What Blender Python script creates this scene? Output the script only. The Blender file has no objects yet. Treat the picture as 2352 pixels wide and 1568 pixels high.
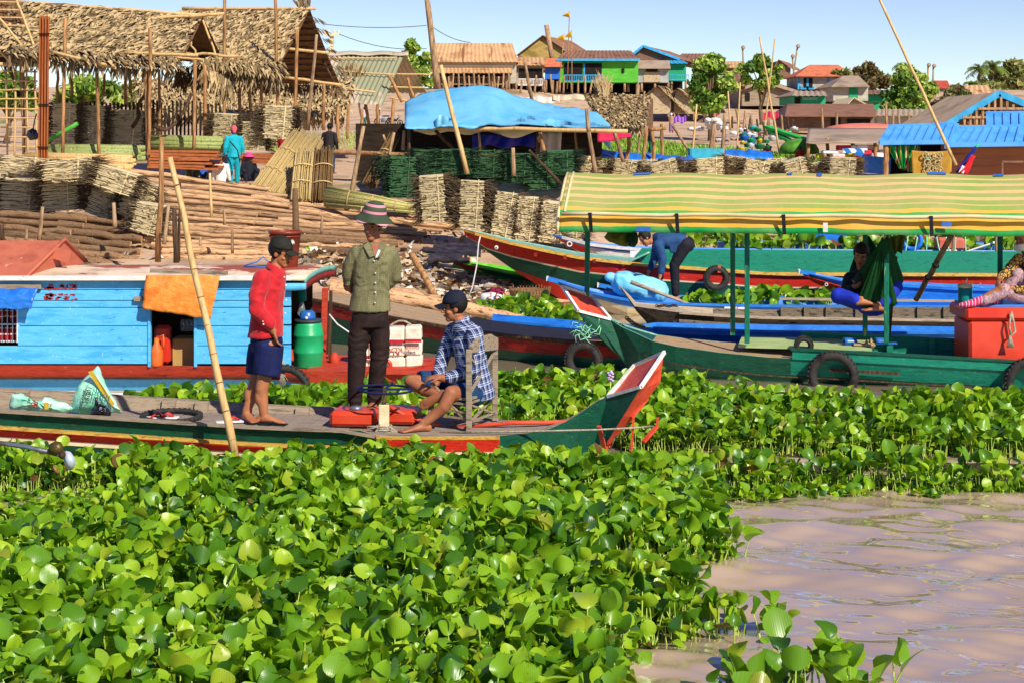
import bpy,math,random
import numpy as np
from mathutils import Vector,Matrix,noise
random.seed(7);rng = np.random.default_rng(7)
S = bpy.context.scene;COL = S.collection
R = math.radians;U = random.uniform
# ---------- camera, sky, sun, exposure
F,H,CX,HY = 3710.0,2.77,1176.0,306.0
cd = bpy.data.cameras.new('camera');cam = bpy.data.objects.new('camera',cd);COL.objects.link(cam)
cam.location = (0,0,H);cam.rotation_euler = (R(90),0,0)
cd.sensor_width = 36;cd.lens = 36 * F / 2352;cd.shift_y = -(784 - HY) / 2352
cd.clip_start = .1;cd.clip_end = 3000
S.camera = cam
SUN_EL,SUN_AZ = R(39),math.atan2(.56,-.83)
w = bpy.data.worlds.new('World');S.world = w;w.use_nodes = True
wn = w.node_tree.nodes;wl = w.node_tree.links
sky = wn.new('ShaderNodeTexSky');sky.sky_type = 'NISHITA';sky.sun_disc = False
sky.sun_elevation = SUN_EL;sky.sun_rotation = SUN_AZ;sky.air_density = 1.0;sky.dust_density = 0.0;sky.ozone_density = 4.0;sky.altitude = 900
hs = wn.new('ShaderNodeHueSaturation');hs.inputs['Hue'].default_value = .53;hs.inputs['Saturation'].default_value = 1.08;hs.inputs['Value'].default_value = .70
wl.new(sky.outputs[0],hs.inputs['Color']);wl.new(hs.outputs[0],wn['Background'].inputs[0]);wn['Background'].inputs[1].default_value = .15
sl = bpy.data.lights.new('sun','SUN');sl.energy = 5.0;sl.angle = R(.5);sl.color = (1,.93,.80)
so = bpy.data.objects.new('sun',sl);COL.objects.link(so)
sdir = Vector((math.cos(SUN_EL)*math.sin(SUN_AZ),math.cos(SUN_EL)*math.cos(SUN_AZ),math.sin(SUN_EL)))
so.rotation_euler = sdir.to_track_quat('Z','Y').to_euler();so.location = (20,-30,40)
S.view_settings.view_transform = 'Standard';S.view_settings.look = 'None';S.view_settings.gamma = 1;S.view_settings.exposure = 0.30
S.cycles.max_bounces = 6;S.cycles.diffuse_bounces = 3;S.cycles.glossy_bounces = 2;S.cycles.transparent_max_bounces = 6;S.cycles.transmission_bounces = 3

# ---------- measuring helpers: a picture position plus a distance (or a height) gives a place
def P(x,y,Y): return Vector(((x - CX)*Y/F,Y,H - (y - HY)*Y/F))
def G(x,y,Z=0.0):
    Y = (H - Z) * F / (y - HY);return Vector(((x - CX)*Y/F,Y,Z))
def zat(y,Y): return H - (y - HY) * Y / F
# ---------- materials
def lin(h,k=.86):
    if not isinstance(h,str): return tuple(h) + ((1,) if len(h) == 3 else ())
    h = h.lstrip('#');o = []
    for i in (0,2,4):
        c = int(h[i:i + 2],16) / 255;o.append(k*(c/12.92 if c < .04045 else ((c + .055)/1.055) ** 2.4))
    return (o[0],o[1],o[2],1)
MATS = {}
def mat(name,cols,sc=6,st=(1,1,1),rough=.7,bump=.25,bsc=None,bst=None,wear=None,spec=.3,var=.0,metal=0,detail=5,wave=None,sheen=0,tl=0):
    if name in MATS: return MATS[name]
    m = bpy.data.materials.new(name);m.use_nodes = True;MATS[name] = m
    n = m.node_tree.nodes;l = m.node_tree.links;b = n['Principled BSDF']
    if isinstance(cols,str): cols = [cols]
    tc = n.new('ShaderNodeTexCoord');oi = n.new('ShaderNodeObjectInfo')
    mu = n.new('ShaderNodeMath');mu.operation = 'MULTIPLY';mu.inputs[1].default_value = 37.0;l.new(oi.outputs['Random'],mu.inputs[0])
    va = n.new('ShaderNodeVectorMath');va.operation = 'ADD';l.new(tc.outputs['Object'],va.inputs[0]);l.new(mu.outputs[0],va.inputs[1])
    def nz(s,stt,d=detail,rg=.6):
        mp = n.new('ShaderNodeMapping');mp.inputs['Scale'].default_value = stt;l.new(va.outputs[0],mp.inputs[0])
        t = n.new('ShaderNodeTexNoise');t.inputs['Scale'].default_value = s;t.inputs['Detail'].default_value = d;t.inputs['Roughness'].default_value = rg
        l.new(mp.outputs[0],t.inputs['Vector']);return t
    t = nz(sc,st);rp = n.new('ShaderNodeValToRGB');e = rp.color_ramp.elements
    cc = [lin(c) for c in cols] if len(cols) > 1 else [tuple(x*.82 for x in lin(cols[0])[:3]) + (1,),tuple(min(1,x*1.12) for x in lin(cols[0])[:3]) + (1,)]
    while len(e) < len(cc): e.new(.5)
    for i,c in enumerate(cc): e[i].position = .34 + .32 * i / (len(cc) - 1);e[i].color = c
    l.new(t.outputs['Fac'],rp.inputs[0]);out = rp.outputs[0]
    if wear:
        for wr in (wear if isinstance(wear,list) else [wear]):
            wc,ws,wst,th,so_ = wr
            t2 = nz(ws,wst,6,.65);r2 = n.new('ShaderNodeValToRGB');r2.color_ramp.elements[0].position = th;r2.color_ramp.elements[1].position = th + so_
            l.new(t2.outputs['Fac'],r2.inputs[0]);mx = n.new('ShaderNodeMix');mx.data_type = 'RGBA'
            l.new(r2.outputs[0],mx.inputs['Factor']);l.new(out,mx.inputs['A']);mx.inputs['B'].default_value = lin(wc);out = mx.outputs['Result']
    if var:
        hv = n.new('ShaderNodeHueSaturation');mr = n.new('ShaderNodeMapRange');mr.inputs['To Min'].default_value = 1 - var;mr.inputs['To Max'].default_value = 1 + var
        l.new(oi.outputs['Random'],mr.inputs[0]);l.new(mr.outputs[0],hv.inputs['Value']);l.new(out,hv.inputs['Color']);out = hv.outputs[0]
    l.new(out,b.inputs['Base Color']);b.inputs['Roughness'].default_value = rough;b.inputs['Specular IOR Level'].default_value = spec;b.inputs['Metallic'].default_value = metal
    if sheen: b.inputs['Sheen Weight'].default_value = sheen
    if bump:
        t3 = nz(bsc or sc*3,bst or st);bp = n.new('ShaderNodeBump');bp.inputs['Strength'].default_value = bump;bp.inputs['Distance'].default_value = .02
        l.new(t3.outputs['Fac'],bp.inputs['Height']);l.new(bp.outputs[0],b.inputs['Normal'])
    if tl:
        tr = n.new('ShaderNodeBsdfTranslucent');l.new(out,tr.inputs[0]);ms = n.new('ShaderNodeMixShader');ms.inputs[0].default_value = tl
        l.new(b.outputs[0],ms.inputs[1]);l.new(tr.outputs[0],ms.inputs[2]);l.new(ms.outputs[0],n['Material Output'].inputs[0])
    return m
def stripes(name,axis,bands,period,rough=.8,off=0.0,wob=.0,coord='Object',dirt=None):
    """hard colour bands along one axis; bands = [(start fraction, colour)]"""
    if name in MATS: return MATS[name]
    m = bpy.data.materials.new(name);m.use_nodes = True;MATS[name] = m
    n = m.node_tree.nodes;l = m.node_tree.links;b = n['Principled BSDF']
    tc = n.new('ShaderNodeTexCoord');sp = n.new('ShaderNodeSeparateXYZ');l.new(tc.outputs[coord],sp.inputs[0])
    a = n.new('ShaderNodeMath');a.operation = 'MULTIPLY_ADD';a.inputs[1].default_value = 1 / period;a.inputs[2].default_value = off;l.new(sp.outputs[axis],a.inputs[0])
    src = a.outputs[0]
    if wob:
        t = n.new('ShaderNodeTexNoise');t.inputs['Scale'].default_value = 5;l.new(tc.outputs['Object'],t.inputs['Vector'])
        a2 = n.new('ShaderNodeMath');a2.operation = 'MULTIPLY_ADD';a2.inputs[1].default_value = wob;l.new(t.outputs['Fac'],a2.inputs[0]);l.new(src,a2.inputs[2]);src = a2.outputs[0]
    fr = n.new('ShaderNodeMath');fr.operation = 'FRACT';l.new(src,fr.inputs[0])
    rp = n.new('ShaderNodeValToRGB');rp.color_ramp.interpolation = 'CONSTANT';e = rp.color_ramp.elements
    while len(e) < len(bands): e.new(.5)
    for i,(p,c) in enumerate(bands): e[i].position = p;e[i].color = lin(c)
    l.new(fr.outputs[0],rp.inputs[0]);out = rp.outputs[0]
    if dirt:
        t2 = n.new('ShaderNodeTexNoise');t2.inputs['Scale'].default_value = dirt[1];t2.inputs['Detail'].default_value = 6;l.new(tc.outputs['Object'],t2.inputs['Vector'])
        r2 = n.new('ShaderNodeMapRange');r2.inputs[1].default_value = .4;r2.inputs[2].default_value = .7;r2.inputs[4].default_value = dirt[2];l.new(t2.outputs['Fac'],r2.inputs[0])
        mx = n.new('ShaderNodeMix');mx.data_type = 'RGBA';l.new(r2.outputs[0],mx.inputs['Factor']);l.new(out,mx.inputs['A']);mx.inputs['B'].default_value = lin(dirt[0]);out = mx.outputs['Result']
    l.new(out,b.inputs['Base Color']);b.inputs['Roughness'].default_value = rough;b.inputs['Specular IOR Level'].default_value = .25
    t3 = n.new('ShaderNodeTexNoise');t3.inputs['Scale'].default_value = 9;t3.inputs['Detail'].default_value = 4;l.new(tc.outputs['Object'],t3.inputs['Vector'])
    bp = n.new('ShaderNodeBump');bp.inputs['Strength'].default_value = .25;bp.inputs['Distance'].default_value = .03;l.new(t3.outputs['Fac'],bp.inputs['Height']);l.new(bp.outputs[0],b.inputs['Normal'])
    return m
# ---------- object helpers
WM = {}
def tag(o,label=None,cat=None,group=None,kind=None):
    if label: o['label'] = label
    if cat: o['category'] = cat
    if group: o['group'] = group
    if kind: o['kind'] = kind
    return o
def thing(name,label,cat,loc=(0,0,0),rz=0.0,group=None):
    o = bpy.data.objects.new(name,None);o.empty_display_size = .2;COL.objects.link(o);o.location = loc;o.rotation_euler = (0,0,rz)
    WM[o.name] = Matrix.Translation(Vector(loc)) @ Matrix.Rotation(rz,4,'Z')
    return tag(o,label,cat,group)
def children(o): return [c for c in COL.objects if c.parent == o]
KIDS = {}
def setparent(o,p):
    o.parent = p;KIDS.setdefault(p.name,[]).append(o)
def dup(root,loc,rz=None,label=None,group=None,sc=None,rot=None,mats=None):
    r = root.copy();COL.objects.link(r);r.location = loc
    if rz is not None: r.rotation_euler = (root.rotation_euler[0],root.rotation_euler[1],rz)
    if rot is not None: r.rotation_euler = rot
    if sc is not None: r.scale = (sc,) * 3 if not hasattr(sc,'__len__') else sc
    if label: r['label'] = label
    if group: r['group'] = group
    def rec(a,b):
        for ch in KIDS.get(a.name,[]):
            c = ch.copy();COL.objects.link(c);c.parent = b;KIDS.setdefault(b.name,[]).append(c)
            if mats and ch.name.split('.')[0] in mats and len(c.data.materials):
                c.material_slots[0].link = 'OBJECT';c.material_slots[0].material = mats[ch.name.split('.')[0]]
            rec(ch,c)
    rec(root,r)
    return r
def frame_of(d,up=Vector((0,0,1))):
    d = d.normalized();r = d.cross(up)
    if r.length < 1e-4: r = Vector((1,0,0))
    r.normalize();return r,r.cross(d).normalized(),d
class MB:
    def __init__(s): s.v = [];s.f = [];s.m = [];s.sm = [];s.uv = {}
    def add(s,vs,fs,mi=0,sm=False,uv=None):
        o = len(s.v);s.v.extend([tuple(v) for v in vs]);s.f.extend([tuple(i + o for i in f) for f in fs]);s.sm.extend([sm]*len(fs))
        s.m.extend(mi if isinstance(mi,list) else [mi]*len(fs))
        if uv is not None:
            for i,t in enumerate(uv): s.uv[o + i] = t
        return s
    def box(s,c,size,rot=None,mi=0):
        c = Vector(c);hx,hy,hz = size[0] / 2,size[1] / 2,size[2] / 2
        vs = [Vector((x,y,z)) for x in (-hx,hx) for y in (-hy,hy) for z in (-hz,hz)]
        if rot is not None:
            m = rot if isinstance(rot,Matrix) else Matrix.Rotation(rot,3,'Z');vs = [m @ v for v in vs]
        return s.add([v + c for v in vs],[(0,1,3,2),(4,6,7,5),(0,4,5,1),(2,3,7,6),(0,2,6,4),(1,5,7,3)],mi)
    def beam(s,p,q,w,h=None,mi=0,up=Vector((0,0,1))):
        p = Vector(p);q = Vector(q);h = h or w;r,u,d = frame_of(q - p,up);r = r * w / 2;u = u * h / 2
        vs = [p - r - u,p + r - u,p + r + u,p - r + u,q - r - u,q + r - u,q + r + u,q - r + u]
        return s.add(vs,[(0,1,2,3),(7,6,5,4),(0,4,5,1),(1,5,6,2),(2,6,7,3),(3,7,4,0)],mi)
    def tube(s,pts,r,n=8,mi=0,sm=True,caps=True,sq=1.0,up=None):
        pts = [Vector(p) for p in pts];k = len(pts);rr = r if hasattr(r,'__len__') else [r] * k
        vs = [];fs = [];ref = up or Vector((0,0,1));prev = None
        for i,p in enumerate(pts):
            d = (pts[min(i + 1,k - 1)] - pts[max(i - 1,0)]).normalized()
            if prev is None:
                a = d.cross(ref)
                if a.length < .05: a = d.cross(Vector((0,1,0)))
            else: a = prev - d * prev.dot(d)
            a.normalize();prev = a;b = d.cross(a)
            for j in range(n):
                t = 2 * math.pi * j / n;vs.append(p + (a*math.cos(t) + b*math.sin(t)*sq)*rr[i])
        for i in range(k - 1):
            for j in range(n):
                j2 = (j + 1) % n;fs.append((i*n + j,i*n + j2,(i + 1)*n + j2,(i + 1)*n + j))
        if caps: fs.append(tuple(range(n - 1,-1,-1)));fs.append(tuple(range((k - 1)*n,k*n)))
        return s.add(vs,fs,mi,sm)
    def ring(s,c,axis,Rr,r,n=28,m=8,mi=0,a0=0,a1=2*math.pi,sq=1.0):
        """torus (or arc of one)"""
        a,b,d = frame_of(Vector(axis));full = abs(a1 - a0 - 2*math.pi) < 1e-4;vs = [];fs = [];c = Vector(c)
        cnt = n if full else n + 1
        for i in range(cnt):
            t = a0 + (a1 - a0) * i / n;o = a * math.cos(t) + b * math.sin(t)
            for j in range(m):
                q = 2 * math.pi * j / m;vs.append(c + o*(Rr + r*math.cos(q)) + d*(r*sq*math.sin(q)))
        for i in range(n):
            i2 = (i + 1) % cnt
            for j in range(m):
                j2 = (j + 1) % m;fs.append((i*m + j,i2*m + j,i2*m + j2,i*m + j2))
        return s.add(vs,fs,mi,True)
    def ball(s,c,r,axes=None,n=14,m=9,mi=0):
        c = Vector(c);r = r if hasattr(r,'__len__') else (r,r,r);ax = axes or (Vector((1,0,0)),Vector((0,1,0)),Vector((0,0,1)))
        vs = [c - ax[2]*r[2]];fs = []
        for i in range(1,m):
            t = math.pi * i / m - math.pi / 2
            for j in range(n):
                q = 2 * math.pi * j / n;vs.append(c + ax[0]*(r[0]*math.cos(t)*math.cos(q)) + ax[1]*(r[1]*math.cos(t)*math.sin(q)) + ax[2]*(r[2]*math.sin(t)))
        vs.append(c + ax[2]*r[2])
        for j in range(n): fs.append((0,1 + (j + 1) % n,1 + j))
        for i in range(m - 2):
            for j in range(n): a = 1 + i * n;j2 = (j + 1) % n;fs.append((a + j,a + j2,a + n + j2,a + n + j))
        k = len(vs) - 1;a = 1 + (m - 2) * n
        for j in range(n): fs.append((a + j,a + (j + 1) % n,k))
        return s.add(vs,fs,mi,True)
    def loft(s,rings,mi=0,sm=True,caps=True,closed=True):
        n = len(rings[0]);vs = [Vector(p) for r in rings for p in r];fs = [];ms = []
        for i in range(len(rings) - 1):
            for j in range(n if closed else n - 1):
                j2 = (j + 1) % n;fs.append((i*n + j,i*n + j2,(i + 1)*n + j2,(i + 1)*n + j))
                ms.append(mi(i,j) if callable(mi) else mi)
        if caps and closed:
            fs.append(tuple(range(n - 1,-1,-1)));fs.append(tuple(range((len(rings) - 1)*n,len(rings)*n)));ms += [ms[0],ms[-1]]
        return s.add(vs,fs,ms,sm)
    def ell(s,secs,n=14,mi=0):
        """loft of ellipses: (centre, right vector, front vector)"""
        return s.loft([[Vector(c) + Vector(a)*math.cos(2*math.pi*j/n) + Vector(b)*math.sin(2*math.pi*j/n) for j in range(n)] for c,a,b in secs],mi)
    def prism(s,pts,vec,mi=0):
        pts = [Vector(p) for p in pts];n = len(pts);v = Vector(vec)
        fs = [tuple(range(n)),tuple(range(2*n - 1,n - 1,-1))] + [(i,i + n,(i + 1) % n + n,(i + 1) % n) for i in range(n)]
        return s.add(pts + [p + v for p in pts],fs,mi)
    def grid(s,fn,nu,nv,mi=0,sm=True,uv=False):
        vs = [Vector(fn(i/nu,j/nv)) for i in range(nu + 1) for j in range(nv + 1)]
        fs = [(i*(nv + 1) + j,(i + 1)*(nv + 1) + j,(i + 1)*(nv + 1) + j + 1,i*(nv + 1) + j + 1) for i in range(nu) for j in range(nv)]
        return s.add(vs,fs,mi,sm,[(i/nu,j/nv) for i in range(nu + 1) for j in range(nv + 1)] if uv else None)
    def lathe(s,prof,c=(0,0,0),n=20,mi=0,axes=None,caps=True):
        ax = axes or (Vector((1,0,0)),Vector((0,1,0)),Vector((0,0,1)));c = Vector(c)
        return s.loft([[c + ax[0]*(r*math.cos(2*math.pi*j/n)) + ax[1]*(r*math.sin(2*math.pi*j/n)) + ax[2]*z for j in range(n)] for r,z in prof],mi,caps=caps)
    def mesh(s,name,inv=None):
        me = bpy.data.meshes.new(name);vs = s.v if inv is None else [tuple(inv @ Vector(v)) for v in s.v]
        me.from_pydata(vs,[],s.f);me.polygons.foreach_set('material_index',s.m);me.polygons.foreach_set('use_smooth',s.sm)
        if s.uv:
            ul = me.uv_layers.new(name='UVMap');li = np.zeros(len(me.loops),np.int32);me.loops.foreach_get('vertex_index',li)
            arr = np.zeros((len(s.v),2),np.float32)
            for i,t in s.uv.items(): arr[i] = t
            ul.data.foreach_set('uv',arr[li].ravel())
        me.update();return me
    def build(s,name,m,parent=None,local=False,bevel=0,solid=0,label=None,sub=0):
        if parent is not None:
            top = parent
            while top.parent: top = top.parent
            inv = None if local else WM[top.name].inverted()
        else:
            inv = None
        me = s.mesh(name,inv);o = bpy.data.objects.new(name,me);COL.objects.link(o)
        for x in (m if isinstance(m,(list,tuple)) else [m]): me.materials.append(x)
        if parent is not None: setparent(o,parent)
        if solid: q = o.modifiers.new('thick','SOLIDIFY');q.thickness = solid;q.offset = 0
        if sub: q = o.modifiers.new('sub','SUBSURF');q.levels = q.render_levels = sub
        if bevel: q = o.modifiers.new('bev','BEVEL');q.width = bevel;q.segments = 1;q.limit_method = 'ANGLE'
        if label: o['label'] = label
        return o
    def solo(s,name,m,label,cat,group=None,bevel=0,solid=0,kind=None,sub=0,ret0=False):
        """a thing that is one mesh; its origin goes to the middle of its base"""
        a = np.array(s.v);lo = a.min(0);hi = a.max(0);b = Vector(((lo[0] + hi[0])/2,(lo[1] + hi[1])/2,lo[2]))
        me = s.mesh(name,Matrix.Translation(-b));o = bpy.data.objects.new(name,me);COL.objects.link(o);o.location = b
        for x in (m if isinstance(m,(list,tuple)) else [m]): me.materials.append(x)
        if solid: q = o.modifiers.new('thick','SOLIDIFY');q.thickness = solid;q.offset = 0
        if sub: q = o.modifiers.new('sub','SUBSURF');q.levels = q.render_levels = sub
        if bevel: q = o.modifiers.new('bev','BEVEL');q.width = bevel;q.segments = 1;q.limit_method = 'ANGLE'
        WM[o.name] = Matrix.Translation(b)
        return tag(o,label,cat,group,kind)
def fuse(mb,vox=.006,smooth=4,wr=None,paint=None,flat=None):
    """melt overlapping volumes into one continuous surface; wr = (amplitude, scale) adds folds"""
    me = mb.mesh('tmp');o = bpy.data.objects.new('tmp',me);COL.objects.link(o)
    q = o.modifiers.new('r','REMESH');q.mode = 'VOXEL';q.voxel_size = vox;q.use_smooth_shade = True
    if smooth: q = o.modifiers.new('s','SMOOTH');q.iterations = smooth;q.factor = .5
    dg = bpy.context.evaluated_depsgraph_get();dg.update();out = bpy.data.meshes.new_from_object(o.evaluated_get(dg))
    bpy.data.objects.remove(o);bpy.data.meshes.remove(me)
    if wr:
        n = len(out.vertices);co = np.zeros(n*3,np.float32);out.vertices.foreach_get('co',co);co = co.reshape(-1,3);nn = np.zeros(n*3,np.float32);out.vertices.foreach_get('normal',nn);nn = nn.reshape(-1,3)
        am,sc = wr[0],wr[1];st = wr[2] if len(wr) > 2 else (1,1,1)
        for i in range(n):
            p = co[i];h = noise.noise(Vector((p[0]*sc*st[0],p[1]*sc*st[1],p[2]*sc*st[2] + 2.5*noise.noise(Vector(p*sc*.4)))))
            co[i] += nn[i] * am * (1 - 2.2*abs(h))
        out.vertices.foreach_set('co',co.ravel())
    out.polygons.foreach_set('use_smooth',[True]*len(out.polygons))
    if paint:
        k = len(out.polygons);ce = np.zeros(k*3,np.float32);out.polygons.foreach_get('center',ce);ce = ce.reshape(-1,3);mi = np.zeros(k,np.int32)
        for c,ax,rad,idx in paint:
            d = ce - np.array(c,np.float32);q = sum(((d @ np.array(a,np.float32))/r) ** 2 for a,r in zip(ax,rad));mi[q < 1] = idx
        out.polygons.foreach_set('material_index',mi)
    out.update();return out
def put(me,name,mats,parent):
    """link a world-space mesh under a thing"""
    top = parent
    while top.parent: top = top.parent
    me.transform(WM[top.name].inverted());me.name = name;o = bpy.data.objects.new(name,me);COL.objects.link(o)
    for x in (mats if isinstance(mats,(list,tuple)) else [mats]): me.materials.append(x)
    setparent(o,parent);return o
def text(body,size,parent,origin,right,up,m,name='lettering',depth=.002,align='CENTER'):
    cu = bpy.data.curves.new('t','FONT');cu.body = body;cu.size = size;cu.align_x = align;cu.align_y = 'CENTER';cu.extrude = depth;cu.resolution_u = 2
    o = bpy.data.objects.new('t',cu);COL.objects.link(o);dg = bpy.context.evaluated_depsgraph_get();dg.update()
    me = bpy.data.meshes.new_from_object(o.evaluated_get(dg));bpy.data.objects.remove(o);bpy.data.curves.remove(cu)
    r = Vector(right).normalized();u = Vector(up);u = (u - r*u.dot(r)).normalized();nn = r.cross(u)
    me.transform(Matrix(((r.x,u.x,nn.x,origin[0]),(r.y,u.y,nn.y,origin[1]),(r.z,u.z,nn.z,origin[2]),(0,0,0,1))))
    return put(me,name,m,parent)
def lerp(a,b,t): return a + (b - a) * t
def interp(xs,ys,x):
    return float(np.interp(x,xs,ys))
def bend(p,q,amp,k=6,seed=None):
    """a slightly crooked run of points from p to q"""
    p = Vector(p);q = Vector(q);r,u,d = frame_of(q - p);o1,o2 = U(0,99),U(0,99);L = (q - p).length
    return [p.lerp(q,i/k) + (r*noise.noise(Vector((o1 + i*.55,0,0))) + u*noise.noise(Vector((0,o2 + i*.55,0))))*amp*(1 if 0 < i < k else .4) for i in range(k + 1)]
# ---------- shared materials
m_bamboo = mat('bamboo',['#b98d52','#e2bd80','#c89c60'],3,(6,6,1),.55,.15,var=.12)
m_pole = mat('grey_pole_wood',['#6d5138','#a78460','#c7a67c'],5,(5,5,.6),.85,.5,var=.2)
m_brownpole = mat('brown_pole_wood',['#7a5230','#b07e4d','#caa06a'],5,(5,5,.6),.8,.4,var=.15)
m_darkpole = mat('dark_pole_wood',['#2c2018','#4d3826','#6b4f36'],5,(5,5,.6),.9,.5,var=.2)
m_weather = mat('weathered_plank',['#6f6152','#a8957c','#8d7b66'],4,(1,8,8),.85,.4)
m_deck = mat('deck_plank',['#77695c','#a59484','#8a7a6c'],4,(1,9,9),.8,.35)
m_tanplank = mat('tan_plank',['#96795a','#bb9d78','#a68764'],4,(1,9,9),.8,.3)
GSCR = ('#6fa58a',16,(1.2,5,7),.66,.03)
m_dgreen = mat('dark_green_paint',['#04402e','#07573d','#064a35'],5,(1,4,4),.5,.25,wear=[GSCR,('#5b4a34',5,(1,3,5),.66,.03)],spec=.35)
m_teal = mat('teal_paint',['#0a7058','#128a6c','#0d7a60'],5,(1,4,4),.55,.25,wear=[('#7fbf9f',12,(1,5,6),.66,.04),('#6b6040',5,(1,3,6),.66,.03)])
m_lteal = mat('pale_teal_paint',['#5da392','#8cc0ac'],6,(1,4,4),.6,.2,wear=('#d8d2b0',9,(1,4,5),.6,.05))
m_red = mat('red_paint',['#b81f14','#d8301d','#c5281a'],5,(1,4,4),.5,.25,wear=[('#7d2c1e',8,(1,4,6),.58,.08),('#e6c9b4',14,(1,4,6),.68,.02)])
m_dred = mat('dark_red_paint',['#7d1710','#a3241a','#5c1a12'],5,(1,4,4),.6,.3,wear=('#3a2218',7,(1,4,6),.55,.1))
m_bored = mat('orange_red_paint',['#cf3f24','#e2583a','#d44a2e'],5,(1,3,3),.5,.15,wear=[('#f0d8c4',22,(1,3,3),.68,.02)])
m_ywl = mat('yellow_rail_paint',['#c79a3c','#e6bb55','#a8803e'],7,(1,6,6),.6,.3,wear=('#6a4a2c',9,(1,5,5),.6,.06))
m_cream = mat('cream_paint',['#d9c795','#efe2b8'],4,(1,4,4),.55,.15,wear=('#a08a62',7,(1,4,4),.62,.08))
m_white = mat('white_paint',['#d8d4cc','#f2efe8'],6,(1,3,3),.55,.15,wear=('#8d8170',9,(1,4,4),.62,.06))
m_blue = mat('sky_blue_paint',['#44aee8','#66c6f8','#54baf0'],2.5,(1,3,5),.55,.2,wear=[('#9fd6ee',11,(4,1,2),.63,.03),('#2b7fa8',9,(1,3,5),.64,.03)])
m_bblue = mat('boat_blue_paint',['#1569c8','#2a86e0','#1c74d2'],3,(1,3,3),.4,.1,wear=('#9cc6ea',12,(1,5,5),.66,.03),spec=.5)
m_gunred = mat('flaking_red_paint',['#a83420','#c8452b','#b53c25'],4,(1,4,4),.65,.35,wear=[('#f0dcdc',6,(1.5,4,4),.68,.015),('#5e2a1c',7,(1,4,6),.6,.08)])
m_rubber = mat('black_rubber',['#1a1918','#3a3733','#2a2725'],9,(1,1,1),.75,.3)
m_rope = mat('rope',['#8a7d68','#c9bda2'],40,(1,1,1),.9,.4)
m_black = mat('black_cloth',['#121214','#24242a'],8,rough=.6)
m_steel = mat('dull_steel',['#7d8791','#aab4be'],8,rough=.35,metal=.7,bump=.1)
# ---------- the ground: river bank rising to the village
def edge(X): return interp([-30,-2,1,4,12,40],[24.5,25,26.5,33,36,38],X)
PRY = [-40,-3,0,3,14,34,54,93,106,128,200,1500];PRZ = [-1.2,-.3,-.02,.38,1.5,1.95,2.5,3.3,4.4,7.2,8.4,9]
def hgt(X,Y):
    t = Y - edge(X)
    return interp(PRY,PRZ,t) + (.07*noise.noise(Vector((X*.5,Y*.5,0))) + .16*noise.noise(Vector((X*.12,Y*.12,4)))) * min(1,max(0,t/3))
def T(x,y):
    """the place on the bank seen at picture position x, y"""
    Y = 22.0
    while Y < 600:
        if zat(y,Y) < hgt((x - CX)*Y/F,Y): break
        Y += .15 if Y < 60 else .6
    X = (x - CX) * Y / F;return Vector((X,Y,hgt(X,Y)))
def axis_pts(lo,hi,dlo,dhi,step,n):
    a = list(np.arange(dlo,dhi,step));b = [dlo - (dlo - lo)*(i/n) ** 2.2 for i in range(n,0,-1)];c = [dhi + (hi - dhi)*(i/n) ** 2.2 for i in range(0,n + 1)]
    return b + a + c
gx = axis_pts(-500,500,-14,22,.6,22);gy = axis_pts(18,1500,22,75,.6,34)
g = MB();ny = len(gy)
g.add([(x,y,hgt(x,y)) for x in gx for y in gy],[(i*ny + j,(i + 1)*ny + j,(i + 1)*ny + j + 1,i*ny + j + 1) for i in range(len(gx) - 1) for j in range(ny - 1)],0,True)
m_soil = mat('bank_soil',['#9a7a5c','#c8a582','#d8b896','#ac8a68'],.35,(1,1,1),.95,.6,bsc=6,wear=[('#7d8a3c',.22,(1,1,1),.60,.06),('#d8c2a2',3,(1,1,1),.62,.05),('#5f4732',5,(1,1,1),.62,.06)])
tag(g.build('river_bank_ground',m_soil),kind='structure')
# ---------- the river
wx = axis_pts(-400,400,-3.4,5.2,.035,14);wy = axis_pts(2,60,6.5,13.6,.03,10)
wX,wY = np.meshgrid(np.array(wx),np.array(wy),indexing='ij')
def ripple(X,Y):
    z = np.zeros_like(X)
    for i in range(20):
        a = rng.normal(.28,.5);lam = .13 * 1.36 ** (i % 8);k = 2 * math.pi / lam;ph = rng.uniform(0,6.28)
        wob = .35 * np.sin(X*rng.uniform(.8,2) + rng.uniform(0,6)) + .3 * np.sin(Y*rng.uniform(.8,2) + rng.uniform(0,6))
        z += (.0078 if lam < .5 else .0105 if lam < 1 else .008) * lam * np.sin(k*(X*math.sin(a) + Y*math.cos(a)) + ph + wob*2)
    return z
near = np.clip((16 - wY)/2.5,0,1) * np.clip((9 - np.abs(wX - .9))/3,0,1)
wZ = ripple(wX,wY) * near
w_ = MB();n2 = len(wy);w_.v = list(zip(wX.ravel().tolist(),wY.ravel().tolist(),wZ.ravel().tolist()))
w_.f = [(i*n2 + j,(i + 1)*n2 + j,(i + 1)*n2 + j + 1,i*n2 + j + 1) for i in range(len(wx) - 1) for j in range(n2 - 1)]
w_.m = [0] * len(w_.f);w_.sm = [True] * len(w_.f)
m_water = mat('muddy_river_water',['#b49a80','#c4aa90'],.8,(1,1,1),.03,.10,bsc=9,bst=(.45,1.4,1),spec=1.0)
wb_ = m_water.node_tree.nodes['Principled BSDF'];wb_.inputs['Coat Weight'].default_value = 1;wb_.inputs['Coat Roughness'].default_value = .02;wb_.inputs['Coat IOR'].default_value = 1.45
tag(w_.build('river_water',m_water),kind='structure')
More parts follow.
